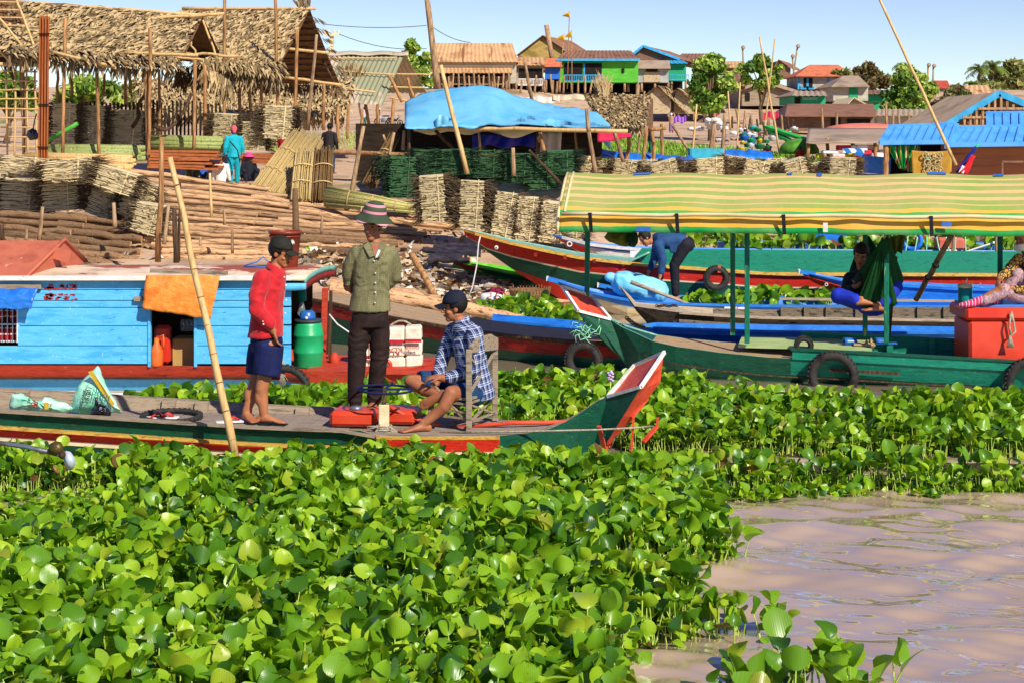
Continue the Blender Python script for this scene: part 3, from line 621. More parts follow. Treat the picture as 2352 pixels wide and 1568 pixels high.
for r_,(yb,nm) in enumerate(((746,'upper'),(786,'lower'))):
    for i in range(8):
        c = wpt(-54 + i*12.2,yb) + Vector((0,.13,0));b = MB();b.lathe([(.018,0),(.026,.006),(.026,.125),(.02,.14),(.02,.145)],c,12);x = (i + r_) % 3
        o = b.solo('drink_can',m_can2 if (r_ == 0 and i > 4 and x) else m_can,'small drink can on the %s shelf of the cabin window, %s' % (nm,['dark one','red printed one'][0 if (r_ == 0 and i > 4 and x) else 1]),'drink can','drink cans on the cabin shelves')
m_glass = mat('glass_jar','#c9d4d6',rough=.1,spec=.8,bump=0);m_glass.node_tree.nodes['Principled BSDF'].inputs['Transmission Weight'].default_value = .75
m_redpl = mat('red_plastic',['#c9291a','#dd3a24'],4,rough=.4,bump=.06,spec=.5);m_orpl = mat('orange_plastic',['#d85a1c','#ec7a34'],5,rough=.45,bump=.1)
b = MB();c = wpt(364,840) + Vector((0,.22,0));b.box(c + Vector((.0,0,.2)),(.17,.16,.41));b.solo('plastic_drum',m_redpl,'tall red plastic drum just inside the cabin doorway','drum',bevel=.03)
t = thing('fuel_jug','orange fuel jug with a handle in the cabin doorway','jug',wpt(357,842) + Vector((0,.06,0)));c = wpt(357,842) + Vector((0,.06,0))
b = MB();b.lathe([(.065,0),(.07,.02),(.07,.17),(.03,.24),(.024,.30)],c,14);b.build('body',m_orpl,t);b = MB();b.tube([c + Vector(v) for v in ((.02,0,.3),(.07,0,.33),(.075,0,.24),(.07,0,.18))],.012,6);b.build('handle',m_orpl,t)
b = MB();b.box(wpt(416,812) + Vector((0,.4,-.02)),(.30,.3,.30));b.solo('storage_box',mat('ochre_board',['#b08a4a','#c9a360'],3),'ochre box with a pale rim inside the cabin doorway','box',bevel=.01)
for i,x in enumerate((405,415,425)):
    b = MB();b.lathe([(.03,0),(.035,.01),(.035,.10),(.026,.12),(.026,.13)],wpt(x,772) + Vector((0,.38,.01)),12);b.solo('glass_jar',m_glass,'clear glass jar on the ochre box in the dark cabin, ' + ['first from the drum','middle of three','last from the drum'][i],'jar','glass jars in the cabin')
# barrel and jug on the stern
m_grnpl = mat('green_plastic',['#129a5c','#1fb570'],3,rough=.38,bump=.08,spec=.5);m_blupl = mat('blue_plastic',['#1d5fae','#2c78c8'],3,rough=.35,bump=.05,spec=.5)
c = P(708,853,17.75);c.z = .205;k = 17.75 / F
t = thing('plastic_barrel','green plastic barrel topped by a blue bowl on the cabin boat stern','barrel',c)
b = MB();b.lathe([(.145,0),(.155,.02),(.163,.16),(.168,.17),(.163,.18),(.165,.34),(.17,.35),(.164,.36),(.15,.46),(.135,.5),(.0,.505)],c,28);b.build('drum',m_grnpl,t)
b = MB();b.lathe([(.15,.492),(.155,.505),(.15,.52),(.0,.522)],c,28);b.build('lid',mat('grey_plastic','#3a4048',rough=.5),t)
c2 = c + Vector((-.01,0,.522));t = thing('plastic_bowl','blue plastic bowl upturned on the green barrel','bowl',c2);b = MB();b.lathe([(.09,0),(.088,.02),(.078,.075),(.06,.09),(0,.093)],c2,20);b.build('shell',m_blupl,t);b = MB();b.ball(c2 + Vector((.0,-.085,.02)),.018);b.build('knob',m_white,t)
t = thing('glass_lantern','hanging glass lantern with a teal cap under the cabin roof','lantern',P(693,725,17.9));b = MB();c = P(693,725,17.9);b.lathe([(.035,0),(.05,.02),(.02,.15)],c,14);b.build('glass',m_glass,t);b = MB();b.lathe([(.02,.15),(.055,.17),(.055,.27),(.02,.29)],c,14);b.tube([c + Vector((0,0,.29)),c + Vector((0,0,.42))],.004,5);b.build('cap',m_teal,t)
tyre(P(654,902,17.05),(0.15,1,0),.26,.042,'bicycle-like black tyre with tread hung on the side of the blue cabin boat',sq=1.1)
b = MB()
for i in range(14): p = P(650 + U(-3,3),828,17.05);b.tube([p,p + Vector((U(-.03,.03),0,-.15)),p + Vector((U(-.05,.05),0,-U(.2,.34)))],.004,4)
b.solo('rope_tassel',m_rope,'frayed pale rope tassel hanging above the tyre on the cabin boat','rope')
# brown bucket on the roof
c = P(655,625,17.9);c.z = roofz(17.9) + .01;t = thing('plastic_bucket','brown plastic bucket with a ribbed rim standing on the cabin roof','bucket',c)
b = MB();b.lathe([(.135,0),(.14,.01),(.172,.37),(.185,.372),(.185,.40),(.172,.402),(.165,.395),(.13,.03),(0,.02)],c,26);b.build('pail',mat('brown_plastic',['#6d2a1a','#8f3d27'],3,rough=.4,wear=('#c9a08a',9,(3,3,1),.66,.06)),t)
b = MB();b.ring(c + Vector((0,0,.345)),(0,0,1),.178,.008,26,6);b.build('rim_ring',MATS['brown_plastic'],t)
rope('cable_coil',[P(345 + i*13 + 6*math.cos(i*1.3),617 + 4*math.sin(i*1.9),17.95) for i in range(18)],.006,'black cable lying in loops on the cabin roof behind the tarp',m_black,cat='cable')
rope('clothes_hanger',[P(x,y,17.8) for x,y in ((560,611),(590,602),(605,590),(612,598),(632,612),(560,612))],.008,'pale blue wire hanger lying on the cabin roof behind the red shirt',m_bblue,cat='hanger')
rope('mooring_rope',[P(x,y,17.9) for x,y in ((756,722),(775,745),(800,762),(830,790))],.009,'white rope slung from the stern post of the cabin boat',m_white)
# white sack bundle on the stern
m_sack = mat('white_sack',['#d9d0b4','#f2ead2','#e8dfc4'],7,rough=.75,bump=.6,bsc=12)
m_sackred = mat('sack_red_print','#c41f2c',20,rough=.7)
c = P(900,852,17.95);t = thing('sack_bundle','bundle of folded white printed sacks tied upright on the stern of the cabin boat','sacks',c)
for i,(x0,x1,y0,y1) in enumerate(((828,846,752,852),(846,890,753,851),(890,930,751,850),(930,969,749,848))):
    b = MB();p = P(x0,y1,17.9);q = P(x1,y0,17.9)
    for z0,z1 in ((0,.33),(.34,.66),(.67,1)): b.box(((p.x + q.x)/2 + .014*(.5 - z0) ,17.95 + U(-.015,.015),lerp(p.z,q.z,(z0 + z1)/2)),(q.x - p.x - .004,.26,(q.z - p.z)/3 - .004),Matrix.Rotation(U(-.04,.04),3,'Y'))
    b.build('folded_sack',m_sack,t,bevel=.02)
    for yy in (787 - i*1.5,) + ((820,) if i < 2 else ()):
        b = MB();m_ = P((x0 + x1)/2,yy,17.78);b.box(m_,(q.x - p.x - .012,.01,.036));b.build('red_band',m_sackred,t)
text('KLA',.085,t,P(908,803,17.76),(-1,0,0),(0,0,-1),m_sackred,depth=.004)
for x,y,sq in ((947,799,'oepln'),(834,805,'an')): text(sq,.07,t,P(x,y,17.76),(-1,0,0),(0,0,-1),m_sackred,depth=.004)
b = MB();b.tube(sag(P(893,752,17.95),P(945,747,17.95),-.06),.012,6);b.build('carry_strap',m_rope,t)
b = MB();b.ring(P(888,838,17.75),(0,1,0),.045,.02,20,8);b.build('red_roll',m_redpl,t)
# --- dark boat with plank deck behind the cabin boat
db = Boat('cargo_boat','dark green boat with a red band and bare plank deck lying behind the sacks',(690,22.0),(1420,19.3))
DBM = [m_tanplank,m_tanplank,m_darkpole,m_dred,m_dgreen]
db.hull([(690,686,.42,-.1,None,0),(755,697,.46,-.1,None,0),(898,731,.5,-.1,None,0),(1040,756,.5,-.1,None,0),(1175,774,.5,-.1,None,0),(1330,787,.45,-.1,None,0),(1420,790,.3,-.1,None,0)],[[0,0,2,2,3,4]],DBM,[.03,.17])
db.planks(db.sx(690),db.sx(1400),None,m_tanplank,w=.2,inset=.0,thick=.02)
db.rail('gunwale_plank',db.sx(690,.4),db.sx(1400,.3),.01,.06,.03,m_darkpole,out=-.01)
# --- thin blue boat behind it
for lab,p0,p1,st in (('narrow blue boat half hidden behind the plank deck boat',(1085,22.6),(1360,21.7),[(1085,731,.3,-.1,.1,0),(1176,740,.34,-.1,.1,0),(1260,747,.34,-.1,.1,0),(1360,754,.2,-.1,.1,0)]),
                         ('narrow bright blue boat lying just behind the green canopied boat',(1455,20.9),(2330,20.2),[(1455,750,.06,-.1,.08,0),(1500,753,.3,-.1,.08,0),(1763,761,.36,-.1,.08,0),(2100,764,.36,-.1,.08,0),(2330,766,.3,-.1,.08,0)])):
    q = Boat('narrow_boat',lab,p0,p1,hw=.4);q.hull(st,[[0,0,0,0,1]],[m_bblue,mat('deep_blue_paint',['#0f4fa0','#1a62ba'],3,(1,3,3),.45,.1)],[.07])
    q.rail('gunwale_rail',q.sx(st[1][0],.3),q.sx(st[-1][0],.3),.0,.05,.03,m_bblue)
# --- old grey boat
ob = Boat('old_wooden_boat','old grey bare wood boat with ribbed sides and blunt weathered prow',(1422,22.9),(2352,22.3))
m_oldwood = mat('old_grey_wood',['#4d4336','#8a7c68','#6a5d4c'],4,(1,7,7),.9,.7,wear=('#231c15',4,(1,3,4),.58,.08));m_oldtop = mat('bleached_wood',['#8d7d68','#c0af96','#a39079'],4,(1,8,8),.9,.5)
m_tar = mat('tarred_wood',['#17130f','#3a3126','#241d16'],5,(1,5,5),.9,.7,wear=('#7a6a52',10,(1,3,4),.60,.06))
OBM = [m_oldwood,m_oldtop,m_tar]
ob.hull([(1424,657,.03,(1430,668),None,0),(1444,685,.2,(1462,715),None,0),(1458,704,.28,(1490,745),None,0),(1508,711,.36,-.1,None,0),(1560,718,.42,-.1,None,0),(1640,724,.46,-.1,.12,1),(1763,730,.5,-.1,.12,1),(2000,733,.5,-.1,.12,1),(2174,736,.5,-.1,.12,1),(2420,738,.5,-.1,.12,1)],[[1,1,1,2,2],[0,0,1,0,0]],OBM,[.14])
ob.rail('rub_rail',ob.sx(1560,.45),ob.sx(2420,.5),-.11,.05,.035,m_oldwood,out=.02);ob.rail('gunwale_plank',ob.sx(1560,.45),ob.sx(2420,.5),.0,.07,.03,m_oldtop)
up = MB();
for x0,x1 in zip((1796,1850,1900,1968,2040,2110,2170,2240),(1850,1900,1968,2040,2110,2170,2240,2330)):
    p = ob.L(x0,731,-.44);q = ob.L(x1 - 2,706,-.44);up.box(((p.x + q.x)/2,.44,(p.z + q.z)/2),(q.x - p.x,.03,q.z - p.z))
up.build('far_side_plank',m_oldwood,ob.root,local=True);ob.rail('far_gunwale',ob.sx(1790,-.45),ob.sx(2420,-.45),.165,.06,.03,m_oldtop,side=1,out=-.04)
for x in (1799,1852,1902,1970,2042,2112,2172,2242): b = MB();b.beam(ob.L(x,734,-.41),ob.L(x,705,-.41),.07,.05);b.build('rib',m_oldwood,ob.root,local=True)
b = MB()
for i in range(14): b.ring(ob.L(1508 + i*3.6,706 + 1.2*math.sin(i),.1 + i*.004) + Vector((0,0,.02)),(0,1,.6*(i % 2)),.017,.006,10,5)
b.build('chain',m_tar,ob.root,local=True)
# --- blue boats with the stooping man
def blue_boat(lab,p0,p1,st,side,text_at=None,tip=True,name='fishing_boat'):
    q = Boat(name,lab,p0,p1,hw=.45);q.hull(st,[[0,0,0,0,1,1]],[m_bblue,side],[.10,.2]);q.rail('gunwale_rail',q.sx(st[2][0],.3),q.sx(st[-1][0],.3),.0,.06,.035,m_bblue)
    if tip: b = MB();a,c = q.L(st[0][0],st[0][1],.02),q.L(st[1][0],st[1][1],.0);b.beam(a - Vector((.03,0,0)),c + Vector((0,0,.02)),.26,.05);b.build('prow_board',m_bblue,q.root,local=True);b = MB();a.z += .0;b.box(a + Vector((-.03,0,0)),(.03,.24,.06));b.build('prow_block',m_white,q.root,local=True)
    return q
b1 = blue_boat('blue boat with cream hull and square prow tip behind the green canopied boat',(1262,25.0),(2330,24.6),[(1262,640,.06,(1268,648),None,0),(1300,654,.22,(1345,690),None,0),(1340,668,.32,(1400,730),None,0),(1441,690,.42,-.1,.05,0),(1500,697,.45,-.1,.05,0),(1763,703,.45,-.1,.05,0),(2140,704,.45,-.1,.05,0),(2400,704,.45,-.1,.05,0)],m_cream)
m_sign = mat('boat_lettering_white','#e8ecf4',20,rough=.5,bump=0);m_signb = mat('boat_lettering_blue','#1c2f86',20,rough=.5,bump=0)
def nameplate(bt,px,py,w,body,wd,ht,size):
    c = bt.L(px,py,w + .012);b = MB();b.box(c,(wd,.006,ht));o = b.build('name_board',m_sign,bt.root,local=True)
    text(body,size,o,bt.W(c + Vector((0,-.006,0))),bt.d,(0,0,1),m_signb,depth=.002)
nameplate(b1,2150,709,.47,'KIÊN GIANG',.52,.075,.075);nameplate(b1,1690,708,.47,'VEC',.34,.07,.07)
b2 = blue_boat('blue boat with dark red side and small square prow under the cyan sack',(1378,26.0),(2330,25.7),[(1378,655,.05,(1384,662),None,0),(1402,663,.2,(1430,690),None,0),(1436,674,.3,(1480,705),None,0),(1500,688,.36,-.1,None,0),(1700,690,.38,-.1,None,0),(2330,692,.38,-.1,None,0)],m_dred)
b3 = blue_boat('blue boat with a red painted prow pointing left, behind the man in the hammock',(1840,25.5),(2420,25.1),[(1840,624,.05,(1848,636),None,0),(1870,632,.2,(1905,660),None,0),(1936,647,.34,(1950,690),None,0),(2064,656,.4,-.1,.1,0),(2201,664,.42,-.1,.1,0),(2420,668,.4,-.1,.1,0)],m_bblue)
b = MB();b.add([b3.L(1850,634,.1),b3.L(1932,658,.36),b3.L(1915,668,.25),b3.L(1868,648,.12)],[(0,1,2,3)]);b.build('red_cheek',m_red,b3.root,local=True,solid=.02)
b = MB();b.ring(b3.L(1898,654,.33),(0,1,0),.022,.007,16,6);b.build('painted_eye',m_white,b3.root,local=True)
# --- long red and green boat
lb = Boat('long_boat','very long red and dark green boat with a raking prow and teal bulwark',(1064,26.7),(2352,26.9),hw=.6)
LBM = [m_lteal,m_lteal,m_ywl,m_red,m_dgreen,m_cream]
lb.hull([(1064,526,.03,(1068,541),None,0),(1110,538,.22,(1122,580),None,0),(1176,556,.36,(1176,618),None,0),(1260,574,.46,(1248,664),None,0),(1338,590,.52,(1310,700),None,0),(1486,606,.58,-.15,None,0),(1651,617,.6,-.15,None,0),(1764,626,.6,-.15,None,0),(2289,628,.6,-.15,None,0),(2520,628,.6,-.15,None,0)],[[0,0,2,2,3,5,4,3]],LBM,[.045,.24,.265,.52])
lb.rail('cream_rail',lb.sx(1090,.1),lb.sx(2520,.6),-.03,.05,.04,m_ywl,out=.02)
bw = MB();rings = []
for x,y0,y1 in ((1473,604,602),(1491,608,582),(1764,625,586),(2289,627,589),(2520,627,590)):
    a = lb.L(x,y0,.56);c = lb.L(x,y1,.56);rings.append([Vector((a.x,-.58,a.z)),Vector((a.x,-.54,a.z)),Vector((c.x,-.54,c.z)),Vector((c.x,-.58,c.z))])
bw.loft(rings,0,sm=False);bw.build('bulwark',m_teal,lb.root,local=True)
bw = MB();bw.loft([[v + Vector((0,d,0)) for v in r] for r in rings for d in (1.12,)],0,sm=False);bw.build('bulwark',m_teal,lb.root,local=True)
b = MB();a = lb.L(1480,600,.5);b.grid(lambda u,v: lb.L(lerp(1440,1492,v),lerp(604,580,v),lerp(.5,-.5,u)),1,6);b.build('bulkhead',m_lteal,lb.root,local=True,solid=.03)
for x,y in ((1230,583),(1298,590),(1365,598),(1431,605)): b = MB();b.box(lb.L(x,y + 2,.57),(.05,.05,.06));b.build('bolt_block',m_dred,lb.root,local=True)
b = MB();c = lb.L(1140,569,.33);b.lathe([(.035,0),(.03,.012),(0,.016)],c,14,axes=(Vector((1,0,0)),Vector((0,0,1)),Vector((0,-1,0))));b.build('painted_eye',m_white,lb.root,local=True)
b = MB();b.lathe([(.016,0),(.012,.02),(0,.024)],c,10,axes=(Vector((1,0,0)),Vector((0,0,1)),Vector((0,-1,0))));b.build('painted_pupil',m_black,lb.root,local=True)
tyre(P(1645,640,25.95),(0,1,0.05),.155,.055,'worn grey tyre hung on the side of the long red and green boat')
b = MB();b.box(P(1652,618,25.9),(.05,.02,.12));b.solo('red_strap',m_bored,'red strap holding the tyre on the long boat','strap')
rope('mooring_rope',[P(x,y,26.2) for x,y in ((1103,544),(1099,560),(1095,610),(1085,660),(1075,685))],.012,'white rope hanging from the prow of the long red and green boat',m_white)
# --- green boat on the bank edge
m_lime = mat('lime_paint',['#4fae1e','#74d43a'],4,(1,3,3),.5,.15);m_mgreen = mat('mid_green_paint',['#1d7d2c','#2c9a3c'],4,(1,3,3),.5,.15)
gb = Boat('skiff','small bright green skiff with a dark red prow drawn up under the long boat prow',(1034,27.9),(1300,27.3),hw=0)
gb.hull([(1034,595,.03,(1038,603),None,1),(1062,603,.14,(1078,628),None,1),(1100,611,.26,(1126,650),.4,0),(1176,626,.36,(1190,662),.4,0),(1260,636,.4,.0,.35,0),(1310,640,.3,.0,.35,0)],[[0,0,0,1,2,1],[0,0,0,3,3,1]],[m_lime,m_mgreen,mat('deep_green_paint','#0d4a1c',4),m_dred],[.05,.13])
gb.rail('gunwale_rail',gb.sx(1040,.05),gb.sx(1300,.3),.0,.05,.04,m_lime)
# --- boats behind the long one
wb = Boat('white_boat','white and blue boat with a red cheeked prow behind the long red and green boat',(1268,28.9),(2352,28.9),hw=.5,z0=.1)
wb.hull([(1268,539,.03,(1278,548),None,1),(1300,548,.2,(1318,572),None,1),(1341,560,.36,(1350,592),None,0),(1400,568,.44,.0,.35,0),(1500,576,.5,.0,.35,0),(1700,580,.5,.0,.35,0),(2420,586,.5,.0,.35,0)],[[0,0,0,0,1,1],[0,0,0,0,2,1]],[m_bblue,m_white,m_red],[.06,.22])
wb.rail('gunwale_rail',wb.sx(1290,.1),wb.sx(2420,.5),.0,.07,.05,m_white);nameplate(wb,1480,584,.55,'VEC',.5,.11,.1);nameplate(wb,1855,593,.55,'KIÊN',.42,.09,.09)
b = MB();c = wb.L(1308,561,.26);b.ring(c,(0,1,0),.04,.012,14,6);b.build('painted_eye',m_white,wb.root,local=True)
tb = Boat('tarp_boat','faded blue and teal boat moored furthest back below the leaf bundles',(1650,30.6),(2360,30.6),hw=.5,z0=.3)
tb.hull([(1650,556,.1,.0,None,0),(1680,558,.4,.0,None,0),(1900,562,.5,.0,None,0),(2420,566,.5,.0,None,0)],[[1,0,0,0,1]],[m_bblue,m_lteal],[.1])
b = MB();b.grid(lambda u,v: P(lerp(1835,1970,u),lerp(563,546 - 9*math.sin(math.pi*u),v) + 2*noise.noise(Vector((u*6,v*4,0))),30.2 - v*-.5),16,6);b.solo('tarpaulin',m_btarp,'heap of blue tarp on the furthest boat behind the canopy','tarpaulin',solid=.02)
# --- canopied green boat
kb = Boat('canopied_boat','dark green boat with red kite-shaped prow plate under a striped yellow and green canopy',(1300,18.9),(2352,17.9),group=None,hw=.55)
KBM = [m_tanplank,m_lteal,m_teal,m_dgreen,m_bored,m_cream,m_teal]
kb.hull([(1291,658,.012,(1300,672),None,0),(1309,686,.15,(1342,738),None,0,(1324,668)),(1328,714,.29,(1388,787),None,0,(1357,680)),(1365,725,.17,(1418,815),None,0,(1380,706)),(1402,734,.07,(1448,848),None,1),(1426,750,.12,(1470,880),None,1),(1466,768,.21,-.1,None,1),(1498,783,.30,-.12,None,2),(1551,795,.38,-.15,None,2),(1651,809,.46,-.15,None,2),(1763,820,.5,-.15,None,2),(1816,823,.5,-.15,.1,3),(1924,828,.52,-.15,.1,3),(2139,840,.54,-.15,.1,3),(2352,852,.54,-.15,.1,3),(2560,862,.5,-.15,.1,3)],
        [[4,5,5,3,3],[3,1,1,3,3],[0,0,1,3,3],[0,2,2,6,3]],KBM,[.19])
a,b_,c_ = kb.L(1402,733,.07),kb.L(1328,714,.29),kb.L(1291,658,.0)
bevel_trim(kb,[a,b_,c_,kb.L(1357,680,-.29),a],m_white,.016)
kb.planks(kb.sx(1498,.3),kb.sx(1820,.4),None,m_tanplank,name='fore_deck',w=.16,inset=.02,thick=.01)
kb.rail('seam_line',kb.sx(1480,.3),kb.sx(2560,.5),-.20,.02,.012,m_darkpole,out=.01)
kb.rail('upper_side_plank',kb.sx(1820,.5),kb.sx(2560,.5),.045,.035,.10,m_teal,out=-.005);kb.rail('upper_rail',kb.sx(1816,.5),kb.sx(2560,.5),.105,.06,.025,m_dgreen,out=.0)
kb.rail('far_side_plank',kb.sx(1840,-.5),kb.sx(2560,-.5),.06,.035,.2,m_teal,side=1,out=-.02);kb.rail('far_rail',kb.sx(1840,-.5),kb.sx(2560,-.5),.17,.06,.025,m_teal,side=1,out=-.02)
for x in (1862,1940,2044,2140,2252,2352): b = MB();p = kb.L(x,830,-.46);b.box((p.x,.455,.31),(.07,.05,.22));b.build('rib',m_teal,kb.root,local=True)
kb.rail('short_batten',kb.sx(1905,.55),kb.sx(2066,.55),-.10,.03,.03,m_darkpole,out=.02)
b = MB();p0 = kb.L(1700,775,-.1);b.box((p0.x + .75,.1,.37),(1.5,.8,.03));b.build('inner_deck',mat('pale_green_board',['#9ab06a','#b9cc8c'],3,(1,5,5),.7),kb.root,local=True)
b = MB();b.box((kb.sx(2200),.05,.16),(1.9,.9,.03));b.build('floor_boards',m_dgreen,kb.root,local=True)
m_post = mat('green_post_paint',['#0a5a44','#12785a','#0c6a50'],6,(4,4,1),.5,.2,wear=('#8a9a6a',6,(4,4,1),.6,.05))
for x,y0,y1,w in ((1348,530,690,-.25),(1683,530,770,-.4),(1716,535,788,.36),(1987,535,772,-.4),(2036,540,788,.40),(2297,540,800,-.4)):
    b = MB();p = kb.L(x,y1,w);q = kb.L(x + (2 if x == 1348 else 0),y0 - 18,w);b.beam(p,q,.055,.055,up=Vector((0,1,0)));b.build('canopy_post',m_post,kb.root,local=True,bevel=.004)
# canopy
q0,q1 = kb.sx(1304,.0),kb.sx(2352,.0) + .1
prof = [(-.71,1.66),(-.695,1.72),(-.68,1.80),(-.645,1.875),(-.52,1.97),(-.35,2.10),(-.17,2.225),(.0,2.30),(.17,2.225),(.35,2.10),(.52,1.97),(.64,1.87),(.66,1.80),(.64,1.70)]
arc = [0]
for a,c in zip(prof,prof[1:]): arc.append(arc[-1] + math.dist(a,c))
def canopy(u,v):
    s_ = v * arc[-1];y = interp(arc,[p[0] for p in prof],s_);z = interp(arc,[p[1] for p in prof],s_);q = lerp(q0,q1,u);L_ = q - q0
    z += .011 * math.cos(L_*6.28/1.35) * (1 if s_ > .3 else .2) + .012 * noise.noise(Vector((L_*2,s_*4,2))) + .012 * u;y += .02 * noise.noise(Vector((L_*3.2,s_*5,7))) * (1.3 if s_ < .25 else .5)
    return (q,y,z)
cn = MB();cn.grid(canopy,110,44,uv=True)
m_can_ = stripes('canopy_stripes',1,[(0,'#17a04a'),(.030,'#17a04a'),(.038,'#eeb23a'),(.085,'#eeb23a'),(.10,'#18a84c'),(.137,'#f0b443'),(.165,'#8fa850'),(.205,'#e8b870'),(.213,'#8fa850'),(.252,'#e8ba7a'),(.278,'#8fa850'),(.316,'#e8ba7a'),(.341,'#8fa850'),(.379,'#e8ba7a'),(.404,'#8fa850'),(.442,'#e8ba7a'),(.465,'#8fa850'),(.506,'#e8ba7a'),(.53,'#8fa850'),(.56,'#e8ba7a'),(.6,'#8fa850'),(.64,'#e8ba7a'),(.7,'#8fa850'),(.8,'#e8ba7a'),(.9,'#17a04a')],1.0,.7,coord='UV',wob=.012,dirt=('#d0ad80',1.6,.42))
cno = cn.build('canopy',m_can_,kb.root,local=True,solid=.008)
b = MB();b.tube([Vector((lerp(q0 + .05,q1,i/14),-.75,1.86 + .008*math.sin(i*1.7) + .012*i/14)) for i in range(15)],.022,8);b.build('edge_pole',mat('pale_bamboo',['#d9bd84','#f0dcae'],3,(1,6,6),.5,.1),cno,local=True)
for x in (1358,1556,1800,2137): b = MB();q = kb.sx(x,.68);b.beam((q,-.785,1.88),(q + .01,-.755,1.66),.04,.01,up=Vector((0,1,0)));b.build('canopy_strap',m_black,cno,local=True)
m_patch = mat('blue_patch',['#2b5fb8','#3f78cc'],6,rough=.6)
for x,y,w_,h_,sz in ((1470,401,.2,.03,0),(1813,417,.055,.07,.55),(1882,430,.055,.11,.5),(2155,428,.2,.03,.5),(2152,435,.17,.03,.48),(2298,428,.11,.03,.5)):
    w2 = lerp(0,.5,(496 - y)/98);q = kb.sx(x,.25);v = interp([496,398],[.19,.5],y);p = Vector(canopy((q - q0)/(q1 - q0),v));b = MB()
    b.grid(lambda a,c: Vector(canopy((q + (a - .5)*w_ - q0)/(q1 - q0),v + (c - .5)*h_/arc[-1]*1.6)) + Vector((0,-.008,.014)),3,2);b.build('canopy_patch',m_patch,cno,local=True)
for x,y,w_,m_ in ((1479,526,.16,m_patch),(2173,515,.1,m_patch),(1896,522,.05,m_white)):
    b = MB();q = kb.sx(x,.69);b.box((q,-.755,kb.L(x,y,.69).z),(w_,.012,.05 if m_ == m_patch else .1));b.build('canopy_patch',m_,cno,local=True)
b = MB();b.tube([(q0,y,z) for y,z in prof[:8]],.02,6);b.tube([(q0 + .07,y - .01,z + .01) for y,z in prof[3:8]],.016,6);b.build('end_pole',MATS['pale_bamboo'],cno,local=True)
b = MB();b.tube([(q1 - .02,y - .01,z + .03) for y,z in prof[:8]],.018,6);b.build('end_pole',MATS['pale_bamboo'],cno,local=True)
# right end flap of white sheet
b = MB();b.grid(lambda u,v: (q1 + .01 + u*.6,lerp(-.6,.1,v),lerp(1.86,2.33,v) + .03*noise.noise(Vector((u*5,v*5,0)))),8,8);b.build('end_sheet',mat('white_sheet',['#e0d8cc','#f4eee6'],4,rough=.8),cno,local=True)
for (x,y,w_,Rr,r,lab) in ((1913,862,.60,.225,.052,'large motorcycle tyre with angled tread hung mid-side of the green canopied boat'),(2368,878,.60,.225,.05,'motorcycle tyre cut by the right edge of the picture on the green canopied boat')):
    tyre(kb.W(kb.L(x,y,w_)),(kb.n.x,kb.n.y,.05),Rr,r,lab)
tyre(P(1340,826,18.75),(.2,1,.1),.17,.05,'black tyre hung under the prow of the canopied boat against the plank deck boat')
b = MB();c = P(1346,757,18.7)
for i in range(40): a = U(0,6.28);p = c + Vector((U(-.1,.1),U(-.05,.05),U(-.07,.10)));b.tube([p,p + Vector((math.cos(a)*.06,0,math.sin(a)*.06)),p + Vector((math.cos(a + .8)*.1,0,math.sin(a + .9)*.1))],.005,4)
b.solo('rope_tangle',mat('mint_rope',['#7fe0a0','#c8f4d4'],20,rough=.7),'tangle of mint green plastic rope at the prow of the canopied boat','rope')
b = MB();
for i in range(16): t_ = i / 15;b.ring(kb.W(kb.L(lerp(1440,1478,t_),737 + 20*t_ + 4*math.sin(t_*3),0)) + Vector((0,0,.03)),(0,1,.8*(i % 2)),.02,.007,10,5)
b.solo('anchor_chain',m_tar,'rusty black chain lying over the neck of the canopied boat','chain')
tyre(P(1846,793,18.0),(.1,1,.2),.075,.028,'tiny worn tyre lying on the deck edge of the canopied boat',group=None)
# ---------- hyacinth mats (after the hulls are known)
def near_front_boat(p):
    d = (13.0 - .28*np.clip((p[:,0] + 4)/5,0,1)) - p[:,1];k = np.clip(.78 + d*.4,.78,1);return np.where((p[:,0] < -2.9) & (p[:,1] > 10.6) & (p[:,1] < 12.45),.16,k)
mat_of_plants('front_hyacinth_mat',[(-160,1800),(-130,1075),(560,1085),(1000,1080),(1330,1070),(1500,1078),(1600,1128),(1640,1200),(1650,1290),(1560,1302),(1390,1310),(1370,1350),(1500,1375),(1600,1400),(1605,1440),(1490,1470),(1410,1530),(1440,1610),(1470,1700),(1470,1800)],
              980,.04,.125,.07,.35,'wide floating mat of green water hyacinth in front of the boats',shrink=near_front_boat)
mat_of_plants('middle_hyacinth_mat',[(1120,1000),(1120,905),(1300,865),(1470,880),(1640,925),(1800,942),(2060,950),(2460,955),(2460,1130),(1600,1134),(1490,1075),(1440,1040),(1340,1000)],
              820,.04,.12,.07,.32,'floating mat of water hyacinth between the green canopied boat and the open water')
mat_of_plants('strip_hyacinth_mat',[(300,950),(330,925),(700,925),(1000,895),(1130,870),(1180,930),(1150,985),(760,975)],330,.07,.14,.08,.22,'strip of water hyacinth between the front boat and the blue cabin boat',sheet=False)
mat_of_plants('far_hyacinth_patch',[(1570,712),(1760,708),(1960,706),(2260,700),(2260,710),(1900,716),(1570,722)],200,.11,.2,.12,.28,'strip of water hyacinth against the long red and green boat',sheet=False,ex=False)
mat_of_plants('bank_hyacinth_patch',[(1085,735),(1110,715),(1240,715),(1330,735),(1345,775),(1180,750)],170,.09,.17,.08,.25,'patch of water hyacinth beside the white printed sack',sheet=False,ex=False)
mat_of_plants('gap_hyacinth_patch',[(1425,785),(1500,778),(1900,790),(1900,797),(1600,797),(1440,797)],60,.09,.15,.1,.22,'thin row of water hyacinth beside the old grey wooden boat',sheet=False,ex=False)
mat_of_plants('back_hyacinth_patch',[(1560,575),(1780,592),(1980,592),(2360,590),(2360,570),(1900,575),(1580,560)],60,.14,.24,.1,.3,'row of water hyacinth growing behind the far blue boats',z0=.55,sheet=False)
